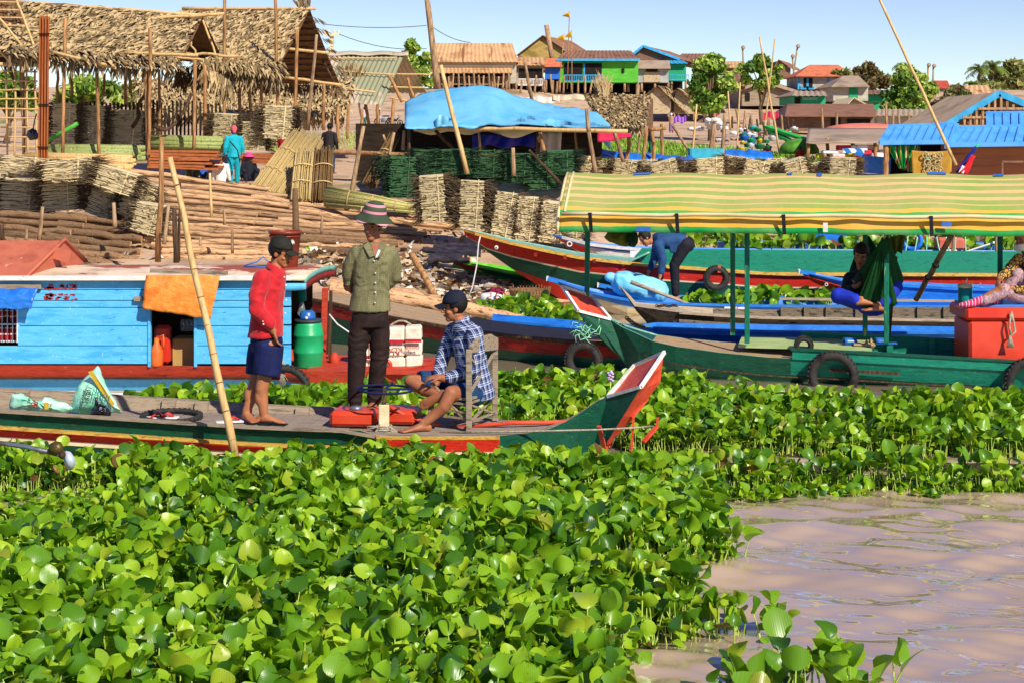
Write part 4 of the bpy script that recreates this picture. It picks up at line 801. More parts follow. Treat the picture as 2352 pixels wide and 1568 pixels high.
mat_of_plants('edge_hyacinth_fringe',[(1590,1122),(1800,1124),(2100,1118),(2460,1116),(2460,1134),(2100,1138),(1800,1144),(1600,1146)],900,.035,.09,.02,.10,'low fringe of small hyacinth leaves lying on the water at the mat edge',sheet=False,flat=.45)
mat_of_plants('edge_hyacinth_fringe',[(1590,1135),(1640,1150),(1680,1290),(1560,1325),(1380,1335),(1600,1385),(1640,1450),(1500,1490),(1440,1560),(1500,1700),(1440,1700),(1390,1540),(1480,1460),(1590,1430),(1380,1365),(1360,1310),(1540,1290),(1630,1270)],420,.035,.10,.02,.13,'ragged fringe of small hyacinth leaves along the front mat edge',sheet=False,flat=.4)
def clump(name,cx,cy,spread,n,smin,smax,hmin,hmax,lab,fl=.1):
    c = G(cx,cy);p = np.stack([rng.normal(c.x,spread,n),rng.normal(c.y,spread,n)],1);sz = rng.uniform(smin,smax,n);stm = rng.uniform(hmin,hmax,n)
    me = leaves(p - np.array([[c.x,c.y]]),sz,stm,name,flat=fl);o = bpy.data.objects.new(name,me);COL.objects.link(o);o.location = (c.x,c.y,0);return tag(o,lab,'water plant')
clump('water_hyacinth',1775,1462,.05,7,.07,.12,.08,.20,'small water hyacinth adrift alone in the brown water right of the mat')
clump('water_hyacinth',1690,1450,.10,16,.05,.10,.05,.16,'straggling little hyacinth trailing at the tip of the mat edge')
clump('water_hyacinth',1655,1440,.09,14,.06,.12,.05,.18,'hyacinth cluster at the mat edge with open water on its right')
clump('water_hyacinth',1790,1630,.12,24,.09,.16,.12,.26,'large hyacinth clump with round dark leaves at the bottom edge of the picture')
clump('water_hyacinth',1700,1660,.10,16,.07,.13,.08,.20,'hyacinth clump at the bottom edge, left of the dark-leaved clump')
clump('water_hyacinth',1890,1640,.08,14,.08,.15,.14,.30,'hyacinth clump with one twisted upright leaf at the bottom edge')
clump('water_hyacinth',1975,1665,.09,14,.10,.18,.16,.36,'tall hyacinth at the bottom edge, rightmost of the bottom clumps')
clump('water_hyacinth',1650,1275,.10,22,.06,.13,.06,.22,'hyacinth clump leaning over the open water at the mat corner')
m_petal = mat('lilac_petals',['#c9a3dc','#e3cdf0'],20,rough=.6,bump=0)
for fx,fy,fl in ((1402,862,'lilac hyacinth flower behind the front boat prow'),(2480/1.7415,2590/1.7415,'lilac hyacinth flower low down by the mat edge')):
    b = MB();Y = 15.6 if fy < 1000 else 8.9;c = P(fx,fy,Y)
    for i in range(12): a = i * 2.4;q = c + Vector((math.cos(a)*.022,math.sin(a)*.022,(i - 6)*.008));b.ball(q,(.018,.018,.011),n=7,m=5)
    t = thing('hyacinth_flower',fl,'flower',(c.x,c.y,0));b.build('petals',m_petal,t)
    MB().tube([Vector((c.x,c.y,0)),c],.006,6).build('stalk',m_stem,t)
# ---------- people
def skin(n,a,b): return mat('skin_' + n,[a,b],5,rough=.55,bump=.05,spec=.35)
sk1 = skin('warm','#96583a','#b4734e');sk2 = skin('tan','#a4633e','#c07f56');sk3 = skin('dark','#744630','#8e5a40')
m_hair = mat('black_hair',['#0d0a09','#1c1614'],30,rough=.55,bump=.5);m_eye = mat('eye','#191210',rough=.2,bump=0);m_lip = mat('lips',['#6d342a','#7f4034'],8,rough=.5,bump=0)
X_,Y_,Z_ = Vector((1,0,0)),Vector((0,1,0)),Vector((0,0,1))
def head(mb,c,f,u,s=1.0,neck=None):
    f = f.normalized();r = f.cross(u).normalized();u = r.cross(f).normalized();ax = (r,f,u)
    q = lambda a,b,d: c + (r*a + f*b + u*d) * s
    def B(a,b,d,ra,rb,rd): mb.ball(q(a,b,d),(ra*s,rb*s,rd*s),ax,16,10)
    B(0,-.01,.035,.075,.095,.09);B(0,.025,-.04,.058,.058,.075);B(0,.052,-.092,.034,.030,.026);B(0,.072,.034,.05,.016,.012)
    B(0,.086,-.062,.022,.012,.010);B(0,.10,-.03,.015,.016,.012);mb.tube([q(0,.082,.02),q(0,.108,-.028)],[.008*s,.013*s],8)
    for g_ in (-1,1): B(g_*.074,-.012,-.004,.010,.02,.03);B(g_*.042,.05,-.03,.022,.022,.02)
    if neck is not None: mb.tube([q(0,-.025,-.05),q(0,-.022,-.09),neck],[.054*s,.05*s,.058*s],12)
    pt = [(q(g_*.031,.08,.008),ax,(.014*s,.022*s,.0062*s),1) for g_ in (-1,1)] + [(q(g_*.032,.08,.032),ax,(.022*s,.03*s,.0055*s),2) for g_ in (-1,1)] + [(q(0,.09,-.063),ax,(.024*s,.02*s,.009*s),3)]
    return q,ax,pt
def hair(q,ax,s,m,par,long=0,cut=.07):
    b = MB();b.ball(q(0,-.018,.04),(.083*s,.10*s,.098*s),ax,22,16)
    o = q(0,0,0);keep = []
    for i,f_ in enumerate(b.f):
        c = sum((Vector(b.v[k]) for k in f_),Vector()) / len(f_) - o;ff,uu = c.dot(ax[1]) / s,c.dot(ax[2]) / s
        if not ((ff > .03 and uu < cut) or uu < -.05 - long or (ff > -.01 and uu < .0)): keep.append(i)
    b.f = [b.f[i] for i in keep];b.m = [0] * len(keep);b.sm = [True] * len(keep)
    return b.build('hair',m,par,solid=.008)
def cap(q,ax,s,m,par,tilt=0.0,badge=None):
    o = MB();rings = []
    for i in range(9):
        t = i / 8 * math.pi / 2;rr = math.cos(t) ** .75
        rings.append([q(.086*rr*math.sin(a),-.008 + .106*rr*math.cos(a) - .01*i/8,.045 + .105*math.sin(t)) for a in [2*math.pi*j/24 for j in range(24)]])
    o.loft(rings,0);h = o.build('cap',m,par,solid=.004)
    v = MB();v.grid(lambda a,b: q(.082*math.sin((a - .5)*2.3)*(1 - .12*b),.085 + .0*a + .085*b*math.cos((a - .5)*1.6) - .03*(1 - math.cos((a - .5)*2.3)),.05 - .02*b - .028*(1 - math.cos((a - .5)*2.4))*1.5),12,5);v.build('visor',m,h,solid=.005)
    b = MB();b.ball(q(0,-.018,.152),(.008,.008,.005));b.build('button',m,h)
    return h
def hand(mb,w,d,pn,s=1.0,curl=.5,th=1):
    """palm, four bent fingers and a thumb; d = direction of the fingers, pn = towards the palm side, th = side of the thumb"""
    d = d.normalized();pn = (pn - d*pn.dot(d)).normalized();a = d.cross(pn) * th
    mb.ball(w + d*.045*s,(.042*s,.055*s,.016*s),(a,d,pn),12,8);mb.tube([w - d*.03*s,w + d*.02*s],[.026*s,.030*s],8,sq=.75)
    for i,(o,L_) in enumerate(((.030,.066),(.010,.076),(-.010,.07),(-.029,.055))):
        p = w + (d*.085 + a*o) * s;pts = [p];c = curl * U(.85,1.15);dd = d.copy()
        for k,f_ in enumerate((.45,.32,.23)):
            dd = (d*math.cos(c*(k + 1)*.62) + pn*math.sin(c*(k + 1)*.62));p = p + dd * L_ * f_ * s;pts.append(p)
        mb.tube(pts,[.0098*s,.0092*s,.0085*s,.0065*s],7)
    p = w + (d*.03 + a*.036) * s;mb.tube([w + (d*.012 + a*.02)*s,p,p + (d*.03 + a*.022 + pn*.012)*s,p + (d*.055 + a*.022 + pn*.022)*s],[.015*s,.0125*s,.0105*s,.008*s],7)
def foot(mb,ank,fd,s=1.0,z=None,up=Z_):
    """bare foot from the ankle; fd = direction of the toes"""
    fd = (fd - up*fd.dot(up)).normalized();a = fd.cross(up);h = .065 * s
    q = lambda x,y,zz: ank + fd * x * s + a * y * s - up * (h - zz*s)
    mb.ell([(q(-.055,0,.03),a*.024*s,up*.024*s),(q(-.03,0,.036),a*.034*s,up*.036*s),(q(.03,0,.036),a*.036*s,up*.036*s),(q(.09,0,.026),a*.042*s,up*.024*s),(q(.14,0,.017),a*.046*s,up*.016*s),(q(.16,0,.014),a*.043*s,up*.012*s)],14)
    mb.ball(q(-.04,0,.03),.034*s);mb.tube([q(0,0,.03),q(.0,0,.1)],[.038*s,.034*s],10)
    for i,y in enumerate((.032,.014,-.003,-.019,-.033)): L_ = (.05,.048,.044,.038,.03)[i];mb.tube([q(.145,y,.014),q(.155 + L_*.6,y,.013),q(.155 + L_,y,.010)],[.0115*s*(1.25 if i == 0 else .9),.0105*s*(1.25 if i == 0 else .9),.008*s],7)
def limb(mb,pts,rad):
    mb.tube(pts,rad,14)
    for p,r in zip(pts,rad): mb.ball(p,r*.995,n=14,m=9)
def torso(mb,secs): mb.ell(secs,20)
m_red_sh = mat('red_shirt',['#b5121c','#d81f2b'],7,rough=.75,bump=.25,bsc=26,sheen=.2)
m_navy = mat('navy_cotton',['#0a1440','#141f58'],7,rough=.8,bump=.3,bsc=26)
m_brown = mat('dark_brown_trousers',['#20120f','#33201b'],7,rough=.8,bump=.25,bsc=26)
m_denim = mat('blue_denim',['#0d2f52','#17456f'],14,rough=.85,bump=.3)
m_capk = mat('black_cap',['#17170f','#2a291f'],14,rough=.8);m_capn = mat('navy_cap',['#0b1020','#161d33'],14,rough=.8)
m_btn = mat('shirt_button','#e8e2d4',rough=.4,bump=0)
def olive():
    m = mat('dotted_olive_shirt',['#6a6544','#837d57'],5,rough=.75,bump=.3,bsc=24);n = m.node_tree.nodes;l = m.node_tree.links;b = n['Principled BSDF']
    tc = n.new('ShaderNodeTexCoord');v = n.new('ShaderNodeTexVoronoi');v.inputs['Scale'].default_value = 62;v.inputs['Randomness'].default_value = 0;l.new(tc.outputs['Object'],v.inputs['Vector'])
    c = n.new('ShaderNodeMath');c.operation = 'LESS_THAN';c.inputs[1].default_value = .27;l.new(v.outputs['Distance'],c.inputs[0]);mx = n.new('ShaderNodeMix');mx.data_type = 'RGBA'
    src = b.inputs['Base Color'].links[0].from_socket;l.new(c.outputs[0],mx.inputs['Factor']);l.new(src,mx.inputs['A']);mx.inputs['B'].default_value = lin('#9a9468');l.new(mx.outputs['Result'],b.inputs['Base Color']);return m
def plaid():
    m = bpy.data.materials.new('plaid_shirt');m.use_nodes = True;n = m.node_tree.nodes;l = m.node_tree.links;b = n['Principled BSDF'];tc = n.new('ShaderNodeTexCoord');mp = n.new('ShaderNodeMapping');mp.inputs['Rotation'].default_value = (0,R(12),0);l.new(tc.outputs['Object'],mp.inputs[0]);sp = n.new('ShaderNodeSeparateXYZ');l.new(mp.outputs[0],sp.inputs[0]);outs = []
    for ax,per in ((0,.062),(2,.07)):
        a = n.new('ShaderNodeMath');a.operation = 'MULTIPLY';a.inputs[1].default_value = 1 / per;l.new(sp.outputs[ax],a.inputs[0])
        if ax == 0:
            k = n.new('ShaderNodeMath');k.operation = 'MULTIPLY_ADD';k.inputs[1].default_value = 14;l.new(sp.outputs[1],k.inputs[0]);l.new(a.outputs[0],k.inputs[2]);a = k
        f = n.new('ShaderNodeMath');f.operation = 'FRACT';l.new(a.outputs[0],f.inputs[0]);rp = n.new('ShaderNodeValToRGB');rp.color_ramp.interpolation = 'CONSTANT';e = rp.color_ramp.elements
        cs = [(0,'#0c1d55'),(.30,'#dfe6f2'),(.42,'#2a4a9c'),(.56,'#e8edf6'),(.66,'#0e1f5a'),(.82,'#7f9ad0'),(.88,'#0b1a4c')]
        while len(e) < len(cs): e.new(.5)
        for i,(p,c) in enumerate(cs): e[i].position = p;e[i].color = lin(c)
        l.new(f.outputs[0],rp.inputs[0]);outs.append(rp.outputs[0])
    mx = n.new('ShaderNodeMix');mx.data_type = 'RGBA';mx.inputs['Factor'].default_value = .42;l.new(outs[0],mx.inputs['A']);l.new(outs[1],mx.inputs['B']);l.new(mx.outputs['Result'],b.inputs['Base Color']);b.inputs['Roughness'].default_value = .8;return m
m_olive = olive();m_plaid = plaid()
BODY = lambda s: [s,m_eye,m_hair,m_lip]
# --- man in the red shirt
Y0 = 13.9;J = lambda x,y,d=0: P(x,y,Y0 + d)
t = thing('person','man in a red shirt, navy shorts and black cap standing with hands in pockets','man',J(600,969))
b = MB();hc = J(645,582);q,ax,pt = head(b,hc,Vector((1,-.28,-.22)),Vector((.12,-.05,1)),1.0,J(634,622))
torso(b,[(J(634,620),X_*.05,Y_*.06),(J(628,634),X_*.08,Y_*.15),(J(616,660),X_*.11,Y_*.155),(J(612,715),X_*.10,Y_*.14),(J(612,765),X_*.11,Y_*.15),(J(614,795),X_*.10,Y_*.15)])
for sd,pts in ((-1,((601,640,-.17),(589,706,-.22),(618,748,-.19),(628,762,-.17))),(1,((606,640,.16),(600,708,.2),(626,750,.19),(632,764,.15)))):
    pp = [J(*p) for p in pts];limb(b,pp,[.052,.043,.034,.029]);hand(b,pp[-1],Vector((.3,.1,-1)),Vector((.6,-.2*sd,.1)),.95,.5,sd)
for pts,fd in ((((617,790,-.08),(607,868,-.09),(601,893,-.1),(606,952,-.1)),Vector((1,-.25,0))),(((603,790,.08),(590,866,.05),(583,893,.02),(566,946,0)),Vector((.55,-.9,0)))):
    pp = [J(*p) for p in pts];limb(b,pp,[.085,.062,.056,.036]);b.ball(pp[2].lerp(pp[3],.3) - X_*.018,(.048,.05,.085));foot(b,pp[-1] - Z_*.0,fd,1.0)
put(fuse(b,.0055,3,paint=pt),'body',BODY(sk2),t);hair(q,ax,1,m_hair,t);cp = cap(q,ax,1.0,m_capk,t)
text('RUSTY',.034,cp,q(-.035,.075,.11),ax[1].cross(Z_)*-.6 + ax[1]*-.35,Z_ + ax[1]*-.4,m_btn,depth=.012)
s = MB();torso(s,[(J(634,617),X_*.062,Y_*.07),(J(629,630),X_*.10,Y_*.16),(J(618,655),X_*.14,Y_*.19),(J(614,712),X_*.13,Y_*.18),(J(611,762),X_*.145,Y_*.19),(J(609,772),X_*.15,Y_*.195)])
for sd,pts in ((-1,((603,640,-.17),(591,680,-.21),(589,712,-.23),(620,744,-.20))),(1,((606,640,.16),(600,708,.2),(622,744,.19)))):
    pp = [J(*p) for p in pts];limb(s,pp,[.078,.072,.062,.052] if sd < 0 else [.078,.062,.05])
sh = put(fuse(s,.009,5,wr=(.007,9,(1,1,1.3))),'shirt',m_red_sh,t)
c = MB();c.grid(lambda u,v: J(634,618) + Vector((math.cos(-.4 + u*5.6)*(.066 + .02*v),math.sin(-.4 + u*5.6)*(.072 + .02*v),.035 - .055*v - .03*math.cos(-.4 + u*5.6)*1)),20,3);c.build('collar',m_red_sh,sh,solid=.006)
c = MB()
for x,y in ((653,637),(657,656),(657,690),(655,720)): c.ball(J(x,y,-.07),(.009,.009,.009),n=8,m=5)
c.ball(J(604,738,-.262),.008,n=8,m=5);c.ball(J(605,745,-.262),.008,n=8,m=5);c.build('buttons',m_btn,sh)
s = MB();torso(s,[(J(611,764),X_*.125,Y_*.165),(J(612,785),X_*.135,Y_*.175),(J(613,806),X_*.12,Y_*.17)])
for pp,rr in (((J(620,792,-.085),J(616,830,-.09),J(612,860,-.095)),[.115,.118,.112]),((J(602,792,.08),J(597,830,.06),J(594,858,.05)),[.115,.118,.112])): s.tube(pp,rr,16)
put(fuse(s,.009,3,wr=(.007,8,(1,1,.6))),'shorts',m_navy,t)
fl = thing('flip_flop','black flip flop on the forward foot of the man in red','sandal',J(620,972,-.1));c = MB();c.box(J(626,973,-.12) + Z_*-.004,(.25,.09,.012),-.24);c.build('sole',m_black,fl);c = MB();c.tube([J(618,967,-.06),J(634,963,-.12),J(642,969,-.13)],.007,6);c.tube([J(618,972,-.18),J(630,966,-.16),J(642,969,-.13)],.007,6);c.build('strap',m_black,fl)
# --- man in the striped hat
Y0 = 13.85
t = thing('person','man in an olive dotted shirt and striped sun hat standing with hands behind his back','man',J(828,940))
b = MB();hc = J(856,521);q,ax,pt = head(b,hc,Vector((-.35,-1,-.12)),Vector((0,-.06,1)),1.0,J(862,562,.02))
torso(b,[(J(861,560),X_*.055,Y_*.05),(J(858,576),X_*.125,Y_*.07),(J(857,600),X_*.145,Y_*.095),(J(852,660),X_*.12,Y_*.085),(J(850,712),X_*.135,Y_*.095),(J(848,745),X_*.14,Y_*.09)])
for sd,pts in ((1,((820,583,.0),(801,622,.03),(800,655,.06),(803,664,.08))),(-1,((895,584,.02),(906,628,.08),(880,662,.14),(850,668,.15)))):
    pp = [J(*p) for p in pts];limb(b,pp,[.045,.041,.033,.028])
hand(b,J(800,650,.05),Vector((.15,.25,-1)),Vector((.9,.3,.2)),.95,.9,-1);hand(b,J(820,668,.14),Vector((-1,-.1,.3)),Vector((0,-.8,.6)),.95,.8,1)
for pts,fd,an in ((((832,745,.0),(820,830,-.03),(816,860,-.02),(815,930,-.0)),Vector((-.35,-1,0)),0),(((868,745,.02),(869,830,.04),(866,860,.06),(858,920,.06)),Vector((-.1,-1,0)),1)):
    pp = [J(*p) for p in pts];limb(b,pp,[.08,.058,.052,.036]);foot(b,pp[-1],fd,1.0)
put(fuse(b,.0055,3,paint=pt),'body',BODY(sk1),t);hair(q,ax,1.0,m_hair,t)
s = MB();torso(s,[(J(861,558),X_*.065,Y_*.065),(J(858,569),X_*.145,Y_*.085),(J(858,598),X_*.172,Y_*.12),(J(853,655),X_*.155,Y_*.115),(J(850,702),X_*.172,Y_*.13),(J(849,715),X_*.176,Y_*.132)])
for pts in (((819,580,.0),(803,610,.02),(799,632,.035),(801,650,.06)),((896,581,.02),(907,610,.06),(907,636,.09),(885,660,.14))): limb(s,[J(*p) for p in pts],[.062,.056,.050,.044])
sh = put(fuse(s,.009,5,wr=(.0065,10,(1,1,1.2))),'shirt',m_olive,t)
for sd in (-1,1):
    c = MB();c.add([J(861,588,-.125),J(861 + sd*15,556,-.06),J(861 + sd*26,566,-.085),J(861 + sd*12,592,-.14)],[(0,1,2,3)]);c.build('collar',m_olive,sh,solid=.006)
c = MB();c.add([J(852,561,-.075),J(871,561,-.075),J(863,596,-.128)],[(0,1,2)]);c.build('bare_neckline',sk1,sh,solid=.01)
c = MB();c.add([J(862,592,-.134),J(869,574,-.115),J(874,575,-.11),J(868,592,-.134)],[(0,1,2,3)]);c.build('white_singlet',m_white,sh,solid=.006)
c = MB()
for i,(x,y) in enumerate(((859,600),(862,628),(862,650),(862,672),(861,696))): c.ball(J(x,y,-.128 - .003*i),.008,n=8,m=5)
c.build('buttons',m_btn,sh)
s = MB();torso(s,[(J(850,708),X_*.145,Y_*.105),(J(850,730),X_*.16,Y_*.115),(J(849,750),X_*.155,Y_*.11)])
for pts in (((830,745,.0),(822,790,-.01),(820,830,-.02),(817,880,-.01),(816,922,.0)),((869,745,.02),(873,790,.03),(870,830,.04),(864,880,.06),(859,916,.06))): limb(s,[J(*p) for p in pts],[.092,.085,.074,.066,.060])
put(fuse(s,.009,4,wr=(.007,9,(1,1,1.6))),'trousers',m_brown,t)
m_hat = stripes('striped_hat',2,[(0,'#d99aa8'),(.04,'#3d4a34'),(.30,'#cf8c98'),(.38,'#232a22'),(.40,'#46543c'),(.52,'#cf8c98'),(.60,'#232a22'),(.62,'#46543c'),(.74,'#cf8c98'),(.82,'#232a22'),(.84,'#46543c')],.26)
h0 = q(0,-.005,.0);hu = (ax[2] + Vector((.16,0,0))).normalized();hr = hu.cross(Y_).normalized();hf = hu.cross(hr)
hb = MB();hb.lathe([(.172,.005),(.168,.012),(.135,.04),(.105,.065),(.098,.085),(.094,.12),(.078,.15),(.05,.168),(.0,.174)],(0,0,0),30,caps=False)
hb.v = [(v[0]*1.0 + 0,v[1]*1.05,v[2] + (.012*math.sin(math.atan2(v[1],v[0])*5) if v[2] < .04 else 0) - .02*(v[1] < -.1)) for v in hb.v]
ho = hb.build('sun_hat',m_hat,t,local=True,solid=.006);ho.matrix_local = Matrix.Translation(h0 + hu*.045 - WM[t.name].translation) @ Matrix((hr,hf,hu)).transposed().to_4x4()
c = MB();
for i in range(5): a = i * 1.256;c.ball(Vector((.10 + .02,-.03 + .022*math.cos(a),.075 + .022*math.sin(a))),(.008,.016,.016),n=8,m=6)
c.build('knitted_flower',mat('yellow_wool',['#c9b040','#e0a0a8'],30),ho,local=True)
# --- seated man
Y0 = 13.84
t = thing('person','man in a blue plaid shirt and navy cap sitting cross-legged on a wooden chair','man',J(1090,985))
b = MB();hc = J(1043,707);q,ax,pt = head(b,hc,Vector((-1,-.05,-.08)),Vector((.06,-.05,1)),1.0,J(1064,744))
A1 = Vector((.97,.2,0));B1 = Vector((-.2,.97,0))
torso(b,[(J(1064,742),A1*.055,B1*.06),(J(1068,756),A1*.085,B1*.15),(J(1074,790),A1*.105,B1*.15),(J(1084,845),A1*.1,B1*.14),(J(1092,890),A1*.12,B1*.16),(J(1092,912),A1*.12,B1*.16)])
pn = [J(1090,768,-.17),J(1086,846,-.20),J(1020,868,-.24),J(1006,866,-.24)];limb(b,pn,[.05,.042,.034,.029]);hand(b,pn[-1] + X_*.02,Vector((-1,-.1,.03)),Vector((.05,.25,-1)),1.0,.75,1)
pf = [J(1042,760,.16),J(1018,820,.1),J(1007,866,.0),J(1001,882,-.05)];limb(b,pf,[.05,.042,.034,.029]);hand(b,pf[-1],Vector((-.35,-.45,-.8)),Vector((.4,.6,-.3)),.95,.8,-1)
limb(b,[J(1088,900,.08),J(1010,880,.12),J(944,876,.0)],[.085,.075,.06]);limb(b,[J(944,876,.0),J(975,896,-.15),J(1010,908,-.26)],[.058,.05,.036])
sole_c = J(1000,901,-.32);sd_ = Vector((-.72,-.25,-.62)).normalized();su = Vector((.25,.9,-.3));
foot(b,J(1015,905,-.24),Vector((-.62,-.2,-.35)),1.0,up=Vector((.15,1,.2)).normalized())
limb(b,[J(1090,902,-.1),J(1052,903,-.24),J(1036,902,-.34)],[.09,.075,.062]);limb(b,[J(1036,902,-.34),J(1018,935,-.37),J(975,970,-.36)],[.06,.052,.037]);foot(b,J(972,972,-.36),Vector((-1,-.35,0)),1.02)
put(fuse(b,.0055,3,paint=pt),'body',BODY(sk1),t);hair(q,ax,1,m_hair,t);cap(q,ax,1.04,m_capn,t)
s = MB();torso(s,[(J(1064,738),A1*.065,B1*.07),(J(1068,751),A1*.105,B1*.165),(J(1074,785),A1*.135,B1*.185),(J(1086,845),A1*.135,B1*.18),(J(1094,895),A1*.155,B1*.195),(J(1096,912),A1*.15,B1*.19)])
limb(s,[J(1090,768,-.17),J(1094,812,-.21),J(1086,848,-.22),J(1034,866,-.24)],[.075,.068,.06,.05]);limb(s,[J(1042,760,.16),J(1018,820,.1),J(1008,858,.02)],[.072,.06,.05])
sh = put(fuse(s,.009,5,wr=(.0065,9)),'shirt',m_plaid,t)
c = MB();c.grid(lambda u,v: J(1062,742) + Vector((math.cos(.7 + u*5.0)*(.066 + .016*v),math.sin(.7 + u*5.0)*(.072 + .016*v),.04 - .05*v + .03*math.cos(.7 + u*5.0))),20,3);c.build('collar',m_plaid,sh,solid=.006)
s = MB();torso(s,[(J(1094,890),A1*.125,B1*.175),(J(1094,915),A1*.13,B1*.18)]);s.tube([J(1092,902,-.09),J(1055,903,-.21),J(1042,904,-.26)],[.115,.1,.092],16);s.tube([J(1090,898,.08),J(1010,878,.12),J(962,874,.04)],[.11,.095,.088],16)
put(fuse(s,.009,3,wr=(.006,9)),'shorts',m_denim,t)
# --- chair
t = thing('wooden_chair','weathered grey wooden chair with crossed struts under the seated man','chair',J(1077,988,-.12))
cA,cB,cC,cD = P(1077,986,13.47),P(1137,977,13.95),P(990,988,13.66),P(1049,978,13.92);f0 = .292
for v in (cA,cB,cC,cD): v.z = f0
def up_(v,h,dx=0): return v + Vector((dx,0,h))
hA,hB = zat(802,13.47) - f0,zat(795,13.95) - f0;seat = zat(914,13.6) - f0
for v,h in ((cA,hA),(cB,hB),(cC,seat),(cD,seat)): c = MB();c.beam(v,up_(v,h),.05,.045,up=Y_);c.build('leg' if h == seat else 'back_post',m_weather,t,bevel=.004)
c = MB();n_ = (cB - cA).normalized();pr = [cA + n_*(i/8*(cB - cA).length) + Z_*(hA + .035 + .05*math.sin(math.pi*i/8) + (.012 if i in (2,6) else 0)) for i in range(9)]
c.prism([up_(cA,hA - .03)] + pr + [up_(cB,hB - .03)],Vector((.03,-.01,0)));c.build('top_rail',m_weather,t,bevel=.004)
for n2,segs in (('back_strut',((up_(cA,seat + .05),up_(cB,hB - .04)),(up_(cA,hA - .06),up_(cB,seat + .03)))),('side_strut',((up_(cA,.06),up_(cB,seat - .03)),(up_(cA,seat - .03),up_(cB,.06)),(up_(cA,.05),up_(cC,.38)),(up_(cB,.05),up_(cD,seat - .05)))),('seat_rail',((up_(cA,seat - .02),up_(cB,seat - .02)),(up_(cA,seat - .03),up_(cC,seat - .03)),(up_(cC,seat - .03),up_(cD,seat - .03)),(up_(cB,seat - .03),up_(cD,seat - .03)))),('low_rail',((up_(cA,.1),up_(cC,.1)),(up_(cA,.07),up_(cB,.07)),(up_(cA,.15),up_(cC,.15))))):
    for p,q_ in segs: c = MB();c.beam(p,q_,.022,.016);c.build(n2,m_weather,t)
c = MB();c.prism([up_(cA,seat),up_(cB,seat),up_(cD,seat),up_(cC,seat)],(0,0,.02));c.build('seat',m_weather,t)
# --- things on the front boat
t = thing('fuel_tank','flat red metal fuel tank with black cap on the front boat deck','fuel tank',P(812,980,13.7));z0 = .29
c = MB();p,q_ = P(760,984,13.58),P(866,984,13.58);c.box(((p.x + q_.x)/2,13.76,z0 + .075),(q_.x - p.x,.36,.13),-.12);c.box(((p.x + q_.x)/2 + .36,13.86,z0 + .07),(.34,.34,.12),-.12);c.build('tank',mat('tank_red',['#cf3a1c','#e2502c'],3,rough=.4,bump=.05,spec=.5,wear=('#3a2a22',3,(1,1,1),.66,.05)),t,bevel=.03)
c = MB();k_ = P(818,950,13.7);c.lathe([(.05,0),(.05,.015),(.042,.03),(.02,.035),(0,.036)],(k_.x,k_.y,z0 + .14),18);c.build('cap',m_steel,t);c = MB();c.tube([P(846,948,13.76),P(848,938,13.76),P(852,948,13.76)],.007,6);c.build('handle',m_black,t)
t = thing('steering_column','white square post with a dark steering wheel on top in front of the seated man','steering wheel',P(882,988,13.5));c = MB();p = P(882,990,13.5);c.box((p.x,p.y,z0 + .1),(.085,.085,.24));c.build('post',m_cream,t,bevel=.006)
for dz in (.03,.045,.06): c = MB();c.ring((p.x,p.y,z0 + dz - .02),(0,0,1),.064,.008,16,5);c.build('rope_wrap',m_rope,t)
c = MB();c.beam((p.x,p.y,z0 + .2),P(884,893,13.55),.03);c.build('shaft',m_darkpole,t);c = MB();c.ring(P(884,893,13.6),(.03,.0,1),.235,.010,36,8);c.build('wheel_rim',m_navy,t);c = MB();k_ = P(884,893,13.6);c.tube([k_ + X_*-.23,k_ + X_*.23],.01,6);c.tube([k_,k_ + Vector((.05,.22,.02))],.01,6);c.build('wheel_spoke',m_navy,t)
rope('control_rod',[P(x,y,13.7) for x,y in ((893,932),(925,950),(975,968),(1010,975))],.018,'red painted pipe running back from the fuel tank beside the foot of the seated man',m_bored,cat='pipe')
rope('mooring_rope',[P(848 + 30*t_/10 + 20*math.sin(t_),978 + 5*math.cos(t_*1.7) + t_*.6,13.45) for t_ in range(26)],.006,'pale thin cord tangled round the foot of the white post',m_rope)
def bag(name,outline,Y,thick,m,lab,cat,group=None,amp=.02,par=None,nr=6,seed=0):
    o = [Vector((x,y,0)) for x,y in outline];k = len(o);fine = []
    for i in range(k):
        for j in range(4): fine.append(o[i].lerp(o[(i + 1) % k],j/4))
    c = sum(fine,Vector()) / len(fine);b = MB();rings = []
    for side in (-1,1):
        for i in (range(nr + 1) if side < 0 else range(nr - 1,-1,-1)):
            f_ = math.sin(i/nr*math.pi/2);d = thick * math.cos(i/nr*math.pi/2) * side
            if i == 0: f_ = .02
            rings.append([P(c.x + (p.x - c.x)*f_,c.y + (p.y - c.y)*f_,Y + d) + Vector((noise.noise(Vector((p.x*.05,p.y*.05,i + seed)))*amp,noise.noise(Vector((p.x*.06,p.y*.06,i*1.4 + 9 + seed)))*amp,noise.noise(Vector((p.x*.05,i,p.y*.05 + seed)))*amp))*(1 if i else .3) for p in fine])
    b.loft(rings);return b.build(name,m,par) if par else b.solo(name,m,lab,cat,group)
m_mint = mat('mint_sack',['#7fe8b4','#c4f8dc','#a4f2cc'],4,rough=.5,bump=.5,bsc=12,wear=('#d0b030',.01,(1,1,1),.99,.01));m_mtxt = mat('sack_teal_print','#1c8a90',rough=.6,bump=0);m_dtxt = mat('sack_dark_print','#3a4a2a',rough=.6,bump=0);m_ytxt = mat('sack_yellow_band','#d8b028',rough=.6,bump=0);m_rtxt = mat('sack_red_letter','#b02a24',rough=.6,bump=0)
t = thing('feed_sack','mint green printed feed sack half empty and folded on the front boat deck','sack',P(150,950,14.0))
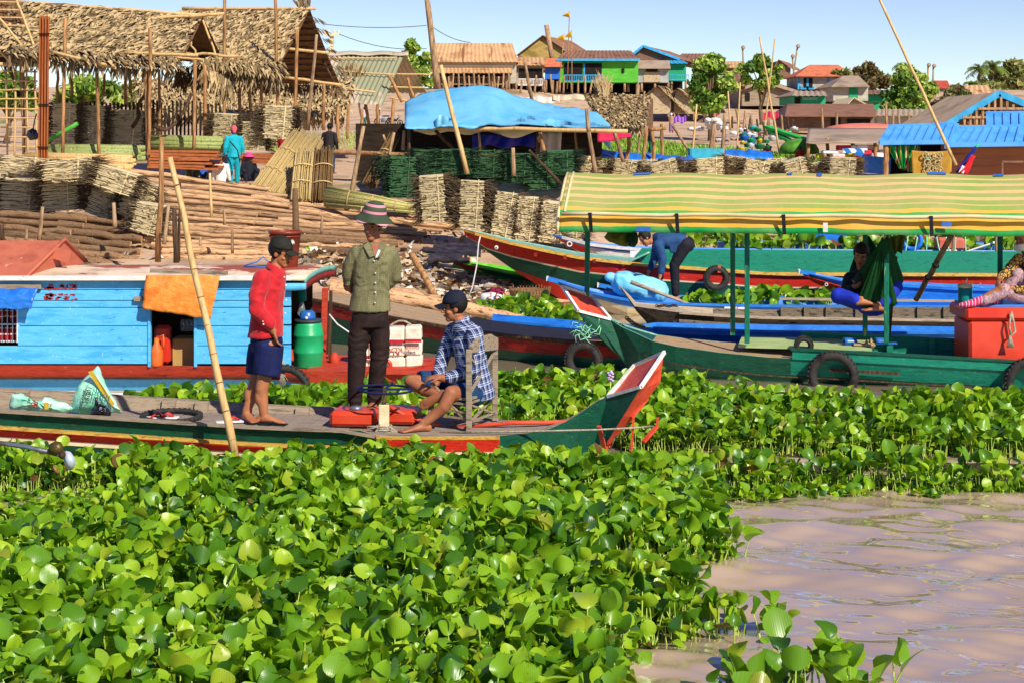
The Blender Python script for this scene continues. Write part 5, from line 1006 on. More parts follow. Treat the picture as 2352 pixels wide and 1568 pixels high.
bag('upright_part',[(167,915),(178,885),(208,855),(224,838),(232,858),(245,885),(262,915),(274,935),(282,948),(250,950),(205,949),(165,942)],14.0,.12,m_mint,None,None,par=t);bag('folded_part',[(22,938),(24,905),(44,903),(66,917),(90,922),(104,910),(128,918),(150,925),(172,940),(150,948),(90,944),(50,940)],14.0,.10,m_mint,None,None,par=t,seed=4)
b = MB();b.add([P(202,853,13.87),P(212,850,13.87),P(240,893,13.86),P(263,926,13.87),P(258,932,13.87),P(232,898,13.86)],[(0,1,4,5),(1,2,3,4)][:1] + [(1,2,3,4)]);b.build('yellow_band',m_ytxt,t,solid=.004)
rr_,uu_ = Vector((.45,0,.9)),Vector((-.9,0,.45))
text('BC01',.055,t,P(204,903,13.865),(.25,0,1),(-1,0,.25),m_dtxt);text('HUONG DANG',.032,t,P(192,912,13.865),(.3,0,1),(-1,0,.3),m_dtxt)
for i in range(7): text(random.choice(['nguyen lieu','thanh phan','cach dung','bao quan kho','huong dan']),.022,t,P(212 + i*6,905 - 0*i + i*2.5,13.86),(.25,0,1),(-1,0,.25),m_mtxt,depth=.001)
for i in range(4): text('ham luong dam',.02,t,P(168 + i*6,930 + i*1,13.87),(.3,0,1),(-1,0,.3),m_mtxt,depth=.001)
text('B',.085,t,P(80,927,13.885),(0,0,1),(-1,0,0),m_rtxt);text('CAN TH',.035,t,P(69,926,13.885),(0,0,1),(-1,0,0),m_dtxt);text('NH',.04,t,P(117,935,13.885),(0,0,1),(-1,0,0),m_dtxt)
b = MB();b.box(P(107,931,13.89),(.035,.006,.06));b.build('yellow_label',m_ytxt,t)
t = thing('plastic_bag','small knotted black plastic bag on the deck beside the mint sack','bag',P(230,955,13.75));bag('bag',[(204,953),(210,940),(219,930),(229,928),(244,933),(252,946),(254,956),(228,957)],13.72,.08,mat('black_plastic',['#0c0c12','#1c1c26'],8,rough=.25,bump=.6,spec=.6),None,None,par=t);b = MB();b.tube([P(222,930,13.72),P(221,920,13.72),P(222,912,13.72)],[.02,.012,.016],8);b.build('knot',MATS['black_plastic'],t)
c = P(394,955,14.06);tyre((c.x,c.y,.312),(0.02,-.03,1),.24,.024,'thin worn tyre lying flat on the front boat deck',group=None,sq=.9)
for x,y,rz,lab in ((352,944,.2,'red and white flip flop behind the flat tyre, left one'),(378,943,-.1,'red and white flip flop behind the flat tyre, right one'),(537,966,.3,'red strapped flip flop left beside the bare feet of the man in red')):
    t = thing('flip_flop',lab,'sandal',(P(x,y,14.05).x,14.05 if x < 500 else 13.85,.292),rz,'flip flops on the front boat');b = MB();b.box((0,0,.008),(.24,.09,.016));b.build('sole',m_white,t,local=True,bevel=.006);b = MB();b.tube([(-.02,-.045,.012),(.03,-.02,.05),(.08,0,.02)],.010,6);b.tube([(-.02,.045,.012),(.03,.02,.05),(.08,0,.02)],.010,6);b.build('strap',m_redpl,t,local=True)
b = MB();b.tube(bend(P(391,362,13.3),P(541,1048,13.05),.02,10),[.022 + .012*i/10 for i in range(11)],10)
t = thing('bamboo_pole','long straight bamboo pole leaning upright across the front boat and the orange tarp','pole',P(541,1048,13.05));b.build('cane',m_bamboo,t)
b = MB();pa,pb = P(391,362,13.3),P(541,1048,13.05)
for i in range(1,11): f_ = i / 10.6;b.ring(pa.lerp(pb,f_),pb - pa,.022 + .0115*f_,.004,12,5)
b.build('node_ring',m_brownpole,t)
# propeller of a long-tail engine poking into the picture
t = thing('boat_propeller','two-bladed boat propeller on a long shaft lying over the plants at the left edge','propeller',P(140,1080,12.3));b = MB();b.tube([P(-120,999,12.5),P(60,1025,12.4),P(143,1044,12.3)],[.018,.018,.02],10);b.build('shaft',mat('shaft_metal',['#5a636c','#8a97a2','#7a5a44'],4,rough=.4,metal=.6),t);b = MB();b.ball(P(144,1044,12.28),(.03,.03,.03));b.build('hub',m_darkpole,t)
m_bl1 = mat('bronze_blade',['#5a4c28','#7d6c3c'],6,rough=.45,metal=.5);m_bl2 = mat('bright_blade',['#c2d4e8','#e6f0fa'],4,rough=.3,metal=.4,bump=.05)
def blade(pts,Y,m):
    b = MB();c = P(sum(p[0] for p in pts)/len(pts),sum(p[1] for p in pts)/len(pts),Y - .03);v = [P(x,y,Y) for x,y in pts];b.add([c] + v,[(0,i + 1,(i + 1) % len(v) + 1) for i in range(len(v))],0,True);b.build('blade',m,t,solid=.008)
blade([(141,1044),(128,1046),(114,1042),(110,1032),(116,1018),(128,1012),(140,1014),(146,1026),(146,1038)],12.3,m_bl1);blade([(145,1044),(152,1034),(162,1037),(171,1050),(173,1064),(168,1076),(160,1079),(153,1074),(148,1060)],12.28,m_bl2)
blade([(118,1062),(128,1072),(138,1086),(132,1090),(122,1078)],12.35,m_brownpole)
# --- stooping man in the blue boat
Y0 = 25.5;J = lambda x,y,d=0: P(x,y,Y0 + d)
m_dblue = mat('slate_blue_shirt',['#1d3f6c','#2b5484'],6,rough=.8,bump=.25,bsc=20);m_blk = mat('black_trousers',['#15141c','#24222c'],6,rough=.8,bump=.2)
t = thing('person','man in a slate blue shirt and black trousers bending over a cyan sack','man',J(1551,690))
b = MB();q,ax,pt = head(b,J(1482,548,-.05),Vector((-.75,-.2,-.62)),Vector((-.6,0,.8)),1.0,J(1500,551))
dn = Vector((.05,0,1)).normalized()
torso(b,[(J(1500,551),dn*.06,Y_*.06),(J(1510,553),dn*.09,Y_*.16),(J(1530,552),dn*.1,Y_*.15),(J(1556,551),dn*.09,Y_*.14),(J(1578,556),dn*.11,Y_*.15)])
for pts,sd in ((((1512,562,-.17),(1522,594,-.2),(1518,628,-.2),(1516,636,-.2)),1),(((1510,562,.17),(1503,597,.17),(1493,618,.1),(1490,625,.1)),-1)):
    pp = [J(*p) for p in pts];limb(b,pp,[.05,.042,.034,.029]);hand(b,pp[-1],Vector((-.25,0,-1)),Vector((-1,0,.2)),1.05,.5,sd)
for d in (-.1,.1): limb(b,[J(1574,560,d),J(1548,610,d),J(1552,680,d)],[.085,.06,.04]);foot(b,J(1552,680,d),Vector((-1,-.2,0)),1.0)
put(fuse(b,.008,3,paint=pt),'body',BODY(sk2),t);hair(q,ax,1,m_hair,t)
s = MB();torso(s,[(J(1499,551),dn*.075,Y_*.08),(J(1508,552),dn*.12,Y_*.19),(J(1530,553),dn*.135,Y_*.19),(J(1553,553),dn*.13,Y_*.18),(J(1574,557),dn*.135,Y_*.18)])
for pts in (((1512,563,-.17),(1522,594,-.2),(1519,624,-.2)),((1510,563,.17),(1503,597,.17),(1494,615,.1))): limb(s,[J(*p) for p in pts],[.085,.065,.052])
s.add([J(1535,560,-.17),J(1558,560,-.17),J(1552,582,-.16),J(1540,580,-.16),J(1535,560,.17),J(1558,560,.17),J(1552,582,.16),J(1540,580,.16)],[(0,1,2,3),(7,6,5,4),(0,4,5,1),(1,5,6,2),(2,6,7,3),(3,7,4,0)])
put(fuse(s,.011,5,wr=(.006,8)),'shirt',m_dblue,t)
s = MB();s.ball(J(1577,561),(.13,.185,.13))
for d in (-.1,.1): limb(s,[J(1574,562,d),J(1549,610,d),J(1552,674,d)],[.115,.08,.06])
put(fuse(s,.011,4,wr=(.006,8)),'trousers',m_blk,t)
# cyan sack under his hands
m_cy = mat('cyan_sack',['#5fc4e8','#8fdcf4','#74d0ee'],4,rough=.5,bump=.5,bsc=9);m_cyd = mat('cyan_sack_print','#15507a',rough=.6,bump=0)
t = thing('rice_sack','full cyan printed sack with a tied corner lying across the blue boat','sack',P(1465,690,25.2));b = MB()
pa,pb = P(1408,645,25.2),P(1532,676,25.2);d_ = (pb - pa).normalized();r_,u_,_ = frame_of(d_)
b.ell([(pa.lerp(pb,f_),r_*.26*k_ ,u_*.19*k_) for f_,k_ in ((-.02,.35),(.05,.8),(.2,1),(.45,1.06),(.7,1.02),(.92,.85),(1.0,.4))],22);b.ball(P(1404,637,25.15),(.10,.08,.07));b.ball(P(1420,636,25.1),.06)
put(fuse(b,.012,5,wr=(.012,5)),'sack',m_cy,t)
text('CON HEO VANG',.06,t,pa.lerp(pb,.3) + Vector((0,-.30,-.11)),d_,u_,m_cyd,depth=.01);text('TAM THOM',.05,t,pa.lerp(pb,.28) + Vector((0,-.28,-.17)),d_,u_,m_cyd,depth=.01)
b = MB();c = pa.lerp(pb,.38) + u_ * .205 + Vector((0,-.09,0));b.prism([c + d_*x + u_*0 + Vector((0,-y*.8,-y*.15)) for x,y in ((-.1,.0),(-.02,.03),(.04,.0),(.1,.0),(.02,.06),(-.03,.12),(-.05,.06))],(0,0,.006));b.build('print_mark',m_cyd,t)
for i in range(7): b = MB();c = pa.lerp(pb,.60 + i*.022);b.beam(c + Vector((0,-.27,.06)),c + Vector((.05,-.285,-.04)),.012,.006);b.build('print_line',m_cyd,t)
b = MB();b.tube([P(1449,648,24.7),P(1583,699,24.7)],[.035,.022],10);b.solo('wooden_paddle_shaft',m_oldtop,'grey round wooden shaft resting across the cyan sack','shaft')
# --- net bag and its neighbours under the canopy
m_net = mat('dark_green_net',['#07230f','#124a20'],30,(3,3,1),.8,.3);m_olv = mat('olive_cloth',['#4a5410','#6a7420'],8,rough=.8)
bag('cloth_bag',[(1387,545),(1396,530),(1430,530),(1452,535),(1440,566),(1424,566),(1400,556)],18.7,.1,m_olv,'olive green cloth bag slung under the canopy edge','bag');bag('cloth_bag',[(1442,565),(1444,545),(1452,532),(1464,535),(1465,560),(1456,568)],18.6,.08,m_net,'dark green round bag hung beside the olive one under the canopy','bag')
# --- man in the hammock
Y0 = 18.35;J = lambda x,y,d=0: P(x,y,Y0 + d)
m_char = mat('charcoal_shirt',['#15212a','#22303a'],7,rough=.85);m_royal = mat('royal_blue_trousers',['#1226a0','#1c38c8'],6,rough=.8,bump=.25)
t = thing('person','man in a charcoal shirt and blue trousers sitting in a green hammock','man',J(1990,770))
b = MB();q,ax,pt = head(b,J(1977,586),Vector((-.3,-.9,-.45)),Vector((.05,-.3,1)),1.0,J(1982,624,.05))
torso(b,[(J(1982,622,.06),X_*.06,Y_*.05),(J(1982,634,.08),X_*.16,Y_*.08),(J(1986,660,.08),X_*.15,Y_*.1),(J(1996,690,.08),X_*.15,Y_*.11),(J(2004,705,.05),X_*.15,Y_*.12)])
pp = [J(1952,640,.03),J(1944,668,-.05),J(1970,655,-.22),J(1974,650,-.24)];limb(b,pp,[.05,.042,.034,.03]);hand(b,pp[-1],Vector((.4,-.2,.9)),Vector((.5,.5,0)),.95,.9,1)
pp = [J(2014,642,.05),J(2036,668,-.05),J(2015,668,-.2)];limb(b,pp,[.05,.042,.034])
limb(b,[J(1996,698,.0),J(1926,680,-.22),J(1976,688,-.36)],[.085,.062,.04]);limb(b,[J(2012,698,.0),J(2056,660,-.25),J(2022,700,-.38)],[.085,.062,.04]);foot(b,J(1978,688,-.38),Vector((1,-.1,-.1)),1.0);foot(b,J(2020,702,-.38),Vector((-1,-.1,-.1)),1.0)
put(fuse(b,.007,3,paint=pt),'body',BODY(sk2),t);hair(q,ax,1.03,m_hair,t,cut=.06)
s = MB();torso(s,[(J(1982,620,.06),X_*.075,Y_*.07),(J(1983,631,.08),X_*.19,Y_*.11),(J(1987,660,.08),X_*.18,Y_*.14),(J(1996,700,.08),X_*.18,Y_*.15)]);limb(s,[J(1952,640,.03),J(1944,668,-.05),J(1958,662,-.14)],[.075,.065,.055]);limb(s,[J(2014,642,.05),J(2036,668,-.05)],[.075,.06])
put(fuse(s,.011,5,wr=(.006,8)),'shirt',m_char,t)
s = MB();limb(s,[J(1998,698,.0),J(1926,680,-.22)],[.11,.088]);limb(s,[J(1926,680,-.22),J(1966,688,-.34)],[.085,.07]);limb(s,[J(2012,698,.0),J(2056,660,-.25)],[.11,.085]);limb(s,[J(2056,660,-.25),J(2028,695,-.36)],[.08,.07]);s.ball(J(2004,702,.05),(.18,.14,.12))
put(fuse(s,.011,4,wr=(.006,8)),'trousers',m_royal,t)
b = MB();b.box(J(1969,641,-.32),(.075,.012,.13),Matrix.Rotation(.9,3,'Y'));b.solo('mobile_phone',m_black,'small dark phone in the hand of the man in the hammock','phone',bevel=.004)
t = thing('hammock','dark green net hammock strung between the canopy posts under the sitting man','hammock',J(2010,712))
gp,gq = P(2030,548,17.72),P(1992,545,19.0)
def ham(u,v):
    c = gp.lerp(gq,v);s_ = math.sin(math.pi*v) ** .75;bz = zat(713,18.35);z = c.z - (c.z - bz) * s_;w_ = .03 + .27 * s_;a = (u - .5) * 2
    return Vector((c.x + (.01 if v < .5 else 0) + a*w_ + .012*math.sin(u*60),c.y,z + (a*a)*s_*.36 + .012*math.sin(u*47 + v*9)))
b = MB();b.grid(ham,44,34);b.build('net',mat('hammock_net',['#0b3a16','#16602a','#0e4a1c'],60,(1,.2,1),.8,.5,tl=.3),t,solid=.004)
b = MB();b.grid(lambda u,v: lerp(1,1,1)*Vector(ham(.0,0)).lerp(Vector((P(lerp(1966,2062,u),712 - 14*(2*u - 1) ** 2,18.0))),v) + Vector((.006*math.sin(u*50),-.03*math.sin(math.pi*v) + .01*math.sin(u*40),.0)),40,20);b.build('net_fold',MATS['hammock_net'],t,solid=.003)
for a,c in ((gp,P(2035,538,17.55)),(gq,P(1988,538,19.2))): b = MB();b.tube([a,c],.014,6);b.build('cord',m_rope,t)
b = MB();b.grid(lambda u,v: P(lerp(2044,2080,u) - 14*v*(u - .3),lerp(541,582,v) + 3*math.sin(u*7),18.6) + Vector((0,.03*math.sin(u*12),0)),14,8);b.solo('cloth_bundle',m_olv,'pale olive cloth hanging beside the green hammock under the canopy','cloth',solid=.006)
b = MB();b.tube(bend(P(2186,540,18.4),P(2104,688,19.1),.02,7),.033,9);t = thing('wooden_pole','slanting grey pole propped between the canopied boat and the boat behind','pole',P(2104,688,19.1));b.build('shaft',m_pole,t);b = MB();b.ring(P(2149,610,18.7),P(2186,540,18.4) - P(2104,688,19.1),.037,.008,14,5);b.ring(P(2132,638,18.8),P(2186,540,18.4) - P(2104,688,19.1),.037,.008,14,5);b.build('black_binding',m_black,t)
b = MB();b.tube(bend(P(2056,590,18.9),P(2038,790,18.6),.01,5),.03,8);b.solo('wooden_pole',m_darkpole,'dark pole standing behind the right green canopy posts by the hammock','pole')
# --- cooler, woman, jug
t = thing('cool_box','large red plastic cool box with a blue mat on top at the right edge','cool box',P(2300,800,17.4));m_cool = mat('cooler_red',['#d2301c','#e4472c','#d83a22'],1.5,rough=.38,bump=.04,spec=.45)
xa,xb,ya,yb = P(2218,700,17.62).x,6.2,17.62,18.3;zt,zb = zat(704,17.62),.18
b = MB();b.box(((xa + xb)/2 + .02,(ya + yb)/2 + .01,(zb + zt - .16)/2),(xb - xa - .06,yb - ya - .05,zt - .16 - zb));b.build('box',m_cool,t,bevel=.03)
b = MB();b.box(((xa + xb)/2,(ya + yb)/2,zt - .085),(xb - xa,yb - ya,.14));b.build('lid',m_cool,t,bevel=.03)
b = MB();b.box(((xa + xb)/2,(ya + yb)/2 + .02,zt - .008),(xb - xa - .1,yb - ya - .1,.03));b.build('mat',m_bblue,t,bevel=.01)
b = MB();c = P(2324,720,17.56)
b.tube([P(2323,716,17.58),P(2328,740,17.57),P(2332,762,17.57),P(2320,772,17.57),P(2316,790,17.57)],.012,7);b.tube([P(2323,718,17.58),P(2318,748,17.57),P(2322,770,17.57)],.012,7)
for i in range(8): b.tube([P(2321,770,17.57),P(2312 + i*2.4,798,17.56)],.005,4)
b.build('rope_handle',m_rope,t)
c = P(2217,694,18.02);c.z = zt + .0;t = thing('drink_jug','teal insulated jug with cream lid and straw on the red cool box','jug',c);b = MB();b.lathe([(.072,0),(.078,.01),(.078,.16),(.07,.165)],c,22);b.build('body',mat('jug_teal','#0c8a80',3,rough=.4,bump=.03),t)
b = MB();b.lathe([(.078,.165),(.084,.17),(.084,.195),(.06,.21),(.0,.212)],c,22);b.build('lid',m_cream,t);b = MB();b.tube([c + Vector((.0,0,.2)),c + Vector((.025,0,.27))],.006,6);b.build('straw',m_white,t);b = MB();b.tube([c + Vector((.05,-.06,.05)),c + Vector((.09,-.08,.06)),c + Vector((.09,-.08,.02)),c + Vector((.05,-.06,.01))],.008,6);b.build('handle',MATS['jug_teal'],t)
Y0 = 17.95;J = lambda x,y,d=0: P(x,y,Y0 + d)
def leopard():
    m = bpy.data.materials.new('leopard_blouse');m.use_nodes = True;n = m.node_tree.nodes;l = m.node_tree.links;v = n.new('ShaderNodeTexVoronoi');v.feature = 'DISTANCE_TO_EDGE';v.inputs['Scale'].default_value = 28;tc = n.new('ShaderNodeTexCoord');l.new(tc.outputs['Object'],v.inputs['Vector']);r = n.new('ShaderNodeValToRGB');r.color_ramp.interpolation = 'CONSTANT'
    r.color_ramp.elements[0].color = lin('#1c140c');r.color_ramp.elements[1].position = .12;r.color_ramp.elements[1].color = lin('#c9983a');l.new(v.outputs[0],r.inputs[0]);l.new(r.outputs[0],n['Principled BSDF'].inputs['Base Color']);n['Principled BSDF'].inputs['Roughness'].default_value = .8;return m
m_flor = mat('floral_trousers',['#5d4a58','#c9a0a8','#8d7078','#d8b4b8'],16,rough=.85);m_sock = stripes('pink_striped_socks',0,[(0,'#d8306c'),(.25,'#f0d8e0'),(.35,'#3a1424'),(.45,'#e0407c'),(.7,'#f0d0da'),(.8,'#c02860')],.07)
t = thing('person','woman in a leopard print blouse and pink striped socks sitting on the red cool box','woman',J(2340,700))
b = MB();q,ax,pt = head(b,J(2348,552),Vector((-.75,-.65,-.2)),Vector((0,0,1)),.96,J(2362,590))
torso(b,[(J(2362,588),X_*.055,Y_*.05),(J(2366,600),X_*.12,Y_*.13),(J(2374,630),X_*.12,Y_*.12),(J(2384,680),X_*.13,Y_*.14),(J(2386,698),X_*.14,Y_*.15)])
pp = [J(2340,596,-.06),J(2308,630,-.12),J(2294,640,-.2)];limb(b,pp,[.046,.036,.03]);hand(b,J(2298,640,-.2),Vector((-.5,-.5,-.5)),Vector((.6,.3,-.5)),.9,.9,1)
pp = [J(2372,606,-.16),J(2364,665,-.24),J(2330,664,-.3),J(2322,660,-.3)];limb(b,pp,[.046,.038,.03,.027]);hand(b,pp[-1],Vector((-1,-.2,-.05)),Vector((.1,.5,-.9)),.9,.8,1)
limb(b,[J(2386,690,-.05),J(2336,630,-.1),J(2290,688,-.16)],[.08,.058,.036]);limb(b,[J(2386,690,.0),J(2300,665,-.3),J(2240,696,-.3)],[.08,.055,.036])
put(fuse(b,.007,3,paint=pt),'body',BODY(sk1),t);hair(q,ax,.98,m_hair,t,long=.1)
c = MB();c.grid(lambda u,v: q(math.sin((u - .5)*2.4)*.068,.06 + .05*math.cos((u - .5)*2.4),-.02 - .085*v),8,4);c.build('face_mask',m_white,t,solid=.004)
s = MB();torso(s,[(J(2362,586),X_*.07,Y_*.065),(J(2366,597),X_*.15,Y_*.16),(J(2375,630),X_*.15,Y_*.155),(J(2386,690),X_*.165,Y_*.175)]);limb(s,[J(2340,596,-.06),J(2308,630,-.12),J(2299,637,-.17)],[.066,.054,.045]);limb(s,[J(2372,606,-.16),J(2364,665,-.24),J(2334,665,-.29)],[.066,.056,.046])
put(fuse(s,.01,5,wr=(.005,9)),'blouse',leopard(),t)
s = MB();limb(s,[J(2386,690,-.05),J(2336,632,-.1),J(2300,678,-.15)],[.11,.085,.06]);limb(s,[J(2386,690,.0),J(2304,668,-.28),J(2262,690,-.3)],[.11,.08,.058]);s.ball(J(2388,692,.0),(.17,.16,.1));put(fuse(s,.01,4,wr=(.006,8)),'trousers',m_flor,t)
s = MB();limb(s,[J(2303,674,-.15),J(2288,686,-.16)],[.052,.046]);s.ell([(J(2295,690,-.17),Z_*.045,Y_*.045),(J(2270,694,-.18),Z_*.04,Y_*.05),(J(2252,697,-.18),Z_*.02,Y_*.03)],12);limb(s,[J(2262,688,-.3),J(2238,694,-.3)],[.05,.044]);s.ell([(J(2242,695,-.3),Z_*.045,Y_*.045),(J(2216,700,-.31),Z_*.036,Y_*.048),(J(2202,701,-.31),Z_*.018,Y_*.028)],12);put(fuse(s,.008,3),'socks',m_sock,t)
# --- small things on the canopied boat
for x,rz,nm in ((2012,.1,'left'),(2085,-.05,'right')):
    p = P(x - 50,774,18.2);t = thing('slipper','royal blue plastic slipper on the deck of the canopied boat, %s of the pair' % nm,'slipper',(p.x,p.y,.39),rz,'blue slippers on the canopied boat');b = MB();b.box((0,0,.012),(.25,.09,.022));b.build('sole',m_blupl,t,local=True,bevel=.008);b = MB();b.grid(lambda u,v: (lerp(-.12,.02,v),.05*math.cos(math.pi*u),.02 + .055*math.sin(math.pi*u)),8,4);b.build('strap',m_blupl,t,local=True,solid=.006)
p = P(1990,776,18.15);t = thing('sandals','pair of tan sandals on the deck at the foot of the hammock','sandals',(p.x,p.y,.39));
for d in (-.06,.06): b = MB();b.box((d*.6,d,.012),(.24,.085,.024),d*3);b.build('sole',m_tanplank,t,local=True,bevel=.006);b = MB();b.tube([(d*.6 + .02,d - .045,.02),(d*.6 + .03,d,.06),(d*.6 + .02,d + .045,.02)],.012,6);b.build('strap',m_tanplank,t,local=True)
# --- basket, sack and clothes at the water edge
p = P(1217,700,25.8);t = thing('wicker_basket','round brown wicker basket with frayed rim at the water edge','basket',(p.x,p.y,zat(700,25.8)));b = MB();b.lathe([(.22,0),(.28,.06),(.32,.16),(.33,.24),(.30,.24),(.28,.1),(0,.06)],(0,0,0),30)
b.v = [(x*(1 + .02*noise.noise(Vector((x*9,y*9,z*9)))),y,z + .01*noise.noise(Vector((x*7,y*7,3)))) for x,y,z in b.v];b.build('wicker',mat('wicker',['#4f3320','#a07a50','#7a5636'],40,(.4,.4,2.5),.85,.8),t,local=True)
b = MB()
for i in range(40): a = i / 40 * 6.28;b.tube([(.32*math.cos(a),.32*math.sin(a),.2),(.33*math.cos(a),.33*math.sin(a),.25 + U(0,.05))],.009,5)
b.build('rim_stakes',MATS['wicker'],t,local=True)
t = thing('printed_sack','white printed plastic sack lying on the litter at the water edge','sack',P(1140,715,25.7));bag('sack',[(1100,700),(1104,676),(1128,672),(1150,676),(1170,692),(1184,704),(1165,714),(1130,712),(1104,708)],25.7,.15,m_white,None,None,par=t)
m_pkt = mat('sack_pink_print','#c02a60',rough=.6,bump=0);m_gt = mat('sack_green_print','#2aa06a',rough=.6,bump=0);m_vt = mat('sack_violet_print','#5a2a9a',rough=.6,bump=0)
for tx,x,y,s_,m_ in (('5',1127,679,.09,m_pkt),('GO',1146,694,.10,m_pkt),('GAO',1128,694,.06,m_gt),('thom',1160,703,.05,m_vt)): text(tx,s_,t,P(x,y,25.5),(1,0,-.1),(.2,.3,1),m_,depth=.02)
b = MB();b.ring(P(1150,682,25.53),(0,1,.2),.08,.012,20,5);b.build('print_ring',m_pkt,t);b = MB();b.beam(P(1160,711,25.5),P(1183,703,25.52),.03,.01);b.build('print_stripe',m_vt,t)
bag('cloth_heap',[(1180,712),(1190,703),(1215,700),(1245,706),(1262,714),(1250,722),(1200,722)],25.2,.2,m_gunred,'heap of red and brown cloth below the wicker basket','cloth',amp=.06)
bag('cloth_scrap',[(1118,672),(1126,662),(1145,660),(1160,668),(1150,676),(1130,677)],26.2,.12,mat('plum_cloth',['#6a1430','#8a2444'],6,rough=.9),'crumpled plum cloth behind the white printed sack','cloth',amp=.05)
p = P(1301,697,24.0);b = MB();b.tube([P(1301,760,24.0),P(1300,697,24.0)],[.06,.055],10);b.solo('mooring_stake',m_pole,'short thick grey stake standing in the plants left of the canopied boat','stake')
# ---------- the bank: litter, logs, bundles, sheds
def tpoly(px): return [T(x,y) for x,y in px]
def scatter(name,px,n,lab,ms,smin,smax,kind='stuff',cat='litter',flatness=.35,blade=False):
    xs = [p[0] for p in px];ys = [p[1] for p in px];b = MB();k = 0;pa = np.array(px,float);tries = 0
    while k < n and tries < n * 8:
        tries += 1;q = np.array([[U(min(xs),max(xs)),U(min(ys),max(ys))]])
        if not inpoly(q,pa)[0]: continue
        p = T(*q[0]);s_ = U(smin,smax);m_ = random.randrange(len(ms));k += 1
        if blade:
            for _ in range(4): a = U(0,6.28);h = s_ * U(.6,1.3);o = Vector((U(-.15,.15),U(-.15,.15),0));d = Vector((math.cos(a),math.sin(a),0)) * h * .5;w_ = Vector((-math.sin(a),math.cos(a),0)) * h * .22;b.add([p + o - w_,p + o + w_,p + o + d + Z_*h],[(0,1,2)],m_)
        else:
            rx = Matrix.Rotation(U(-1,1)*flatness*2,3,'X') @ Matrix.Rotation(U(0,6.28),3,'Z') @ Matrix.Rotation(U(-1,1)*flatness*2,3,'Y');a_,c_ = s_,s_ * U(.3,.9);e = s_ * U(-.3,.3)
            v = [Vector((-a_,-c_,0)),Vector((0,-c_*U(.6,1.3),e)),Vector((a_,-c_*U(.5,1),0)),Vector((a_*U(.7,1.1),c_,e*.5)),Vector((0,c_*U(.8,1.2),e*1.4)),Vector((-a_,c_,0))]
            b.add([p + Z_*U(.01,.06) + rx @ q_ for q_ in v],[(0,1,4,5),(1,2,3,4)],m_)
    o = b.build(name,ms,None);return tag(o,lab,cat,kind=kind)
mp = lambda n,c,r=.7: mat(n,c,6,rough=r,bump=.3)
lit = [mp('paper_litter',['#b59a78','#d8c2a0']),mp('dry_leaf_litter',['#8a6a44','#b08d60']),mp('pale_litter',['#d8cbb4','#efe6d6']),mp('grey_litter',['#8f8274','#b4a797']),mp('brown_litter',['#5c422c','#7d5c3e']),mp('tan_litter',['#c4a274','#dfc196'])]
scatter('shore_litter',[(690,575),(820,600),(960,590),(1040,640),(1200,650),(1260,700),(1100,715),(900,690),(760,660),(690,640)],2600,'dense scatter of paper, leaves and plastic scraps along the water edge',lit,.03,.13)
scatter('shore_litter',[(0,420),(360,400),(1000,480),(1300,560),(1000,600),(300,600),(0,600)],900,'scraps and dead leaves strewn among the logs on the bank',lit,.03,.12)
scatter('grass',[(1285,400),(1300,312),(1400,305),(1560,335),(1750,352),(1900,372),(1960,395)],5200,'bright green grass on the slope behind the leaf bundles',[mat('grass_blade',['#4f8a12','#86b824'],2,rough=.7,bump=0),mat('grass_blade_light',['#86a83a','#a8c45a'],2,rough=.7,bump=0)],.10,.22,cat='grass',blade=True)
scatter('grass',[(600,350),(640,300),(760,310),(900,300),(960,320),(940,350),(760,345)],900,'thin dry grass on the slope behind the leaning reeds',[MATS['grass_blade_light'],mat('dry_grass',['#a89a58','#c9b878'],2,rough=.8,bump=0)],.08,.16,cat='grass',blade=True)
for c,x,y,lab in (('#8ad83a',712,578,'crumpled lime green plastic bag on the litter beside the brown bucket'),('#6cc86a',1055,615,'pale green plastic scrap on the litter left of the skiff prow'),('#d8b48c',1010,622,'crumpled tan paper sheet on the litter in front of the wet logs'),('#c9a684',985,605,'large pale brown paper heap between the hat and the wet logs'),('#86d890',985,585,'small mint plastic bag at the end of the wet logs'),('#e2d2b8',1075,605,'pale knotted bag at the foot of the wet logs')):
    Y = T(x,y).y;w_ = U(14,24);bag('plastic_scrap',[(x - w_,y + 6),(x - w_*.6,y - 8),(x,y - 12 - U(0,4)),(x + w_*.7,y - 7),(x + w_,y + 5),(x,y + 8)],Y - .1,.15,mat('scrap' + c,c,6,rough=.55,bump=.5),lab,'litter',amp=.07,seed=x)
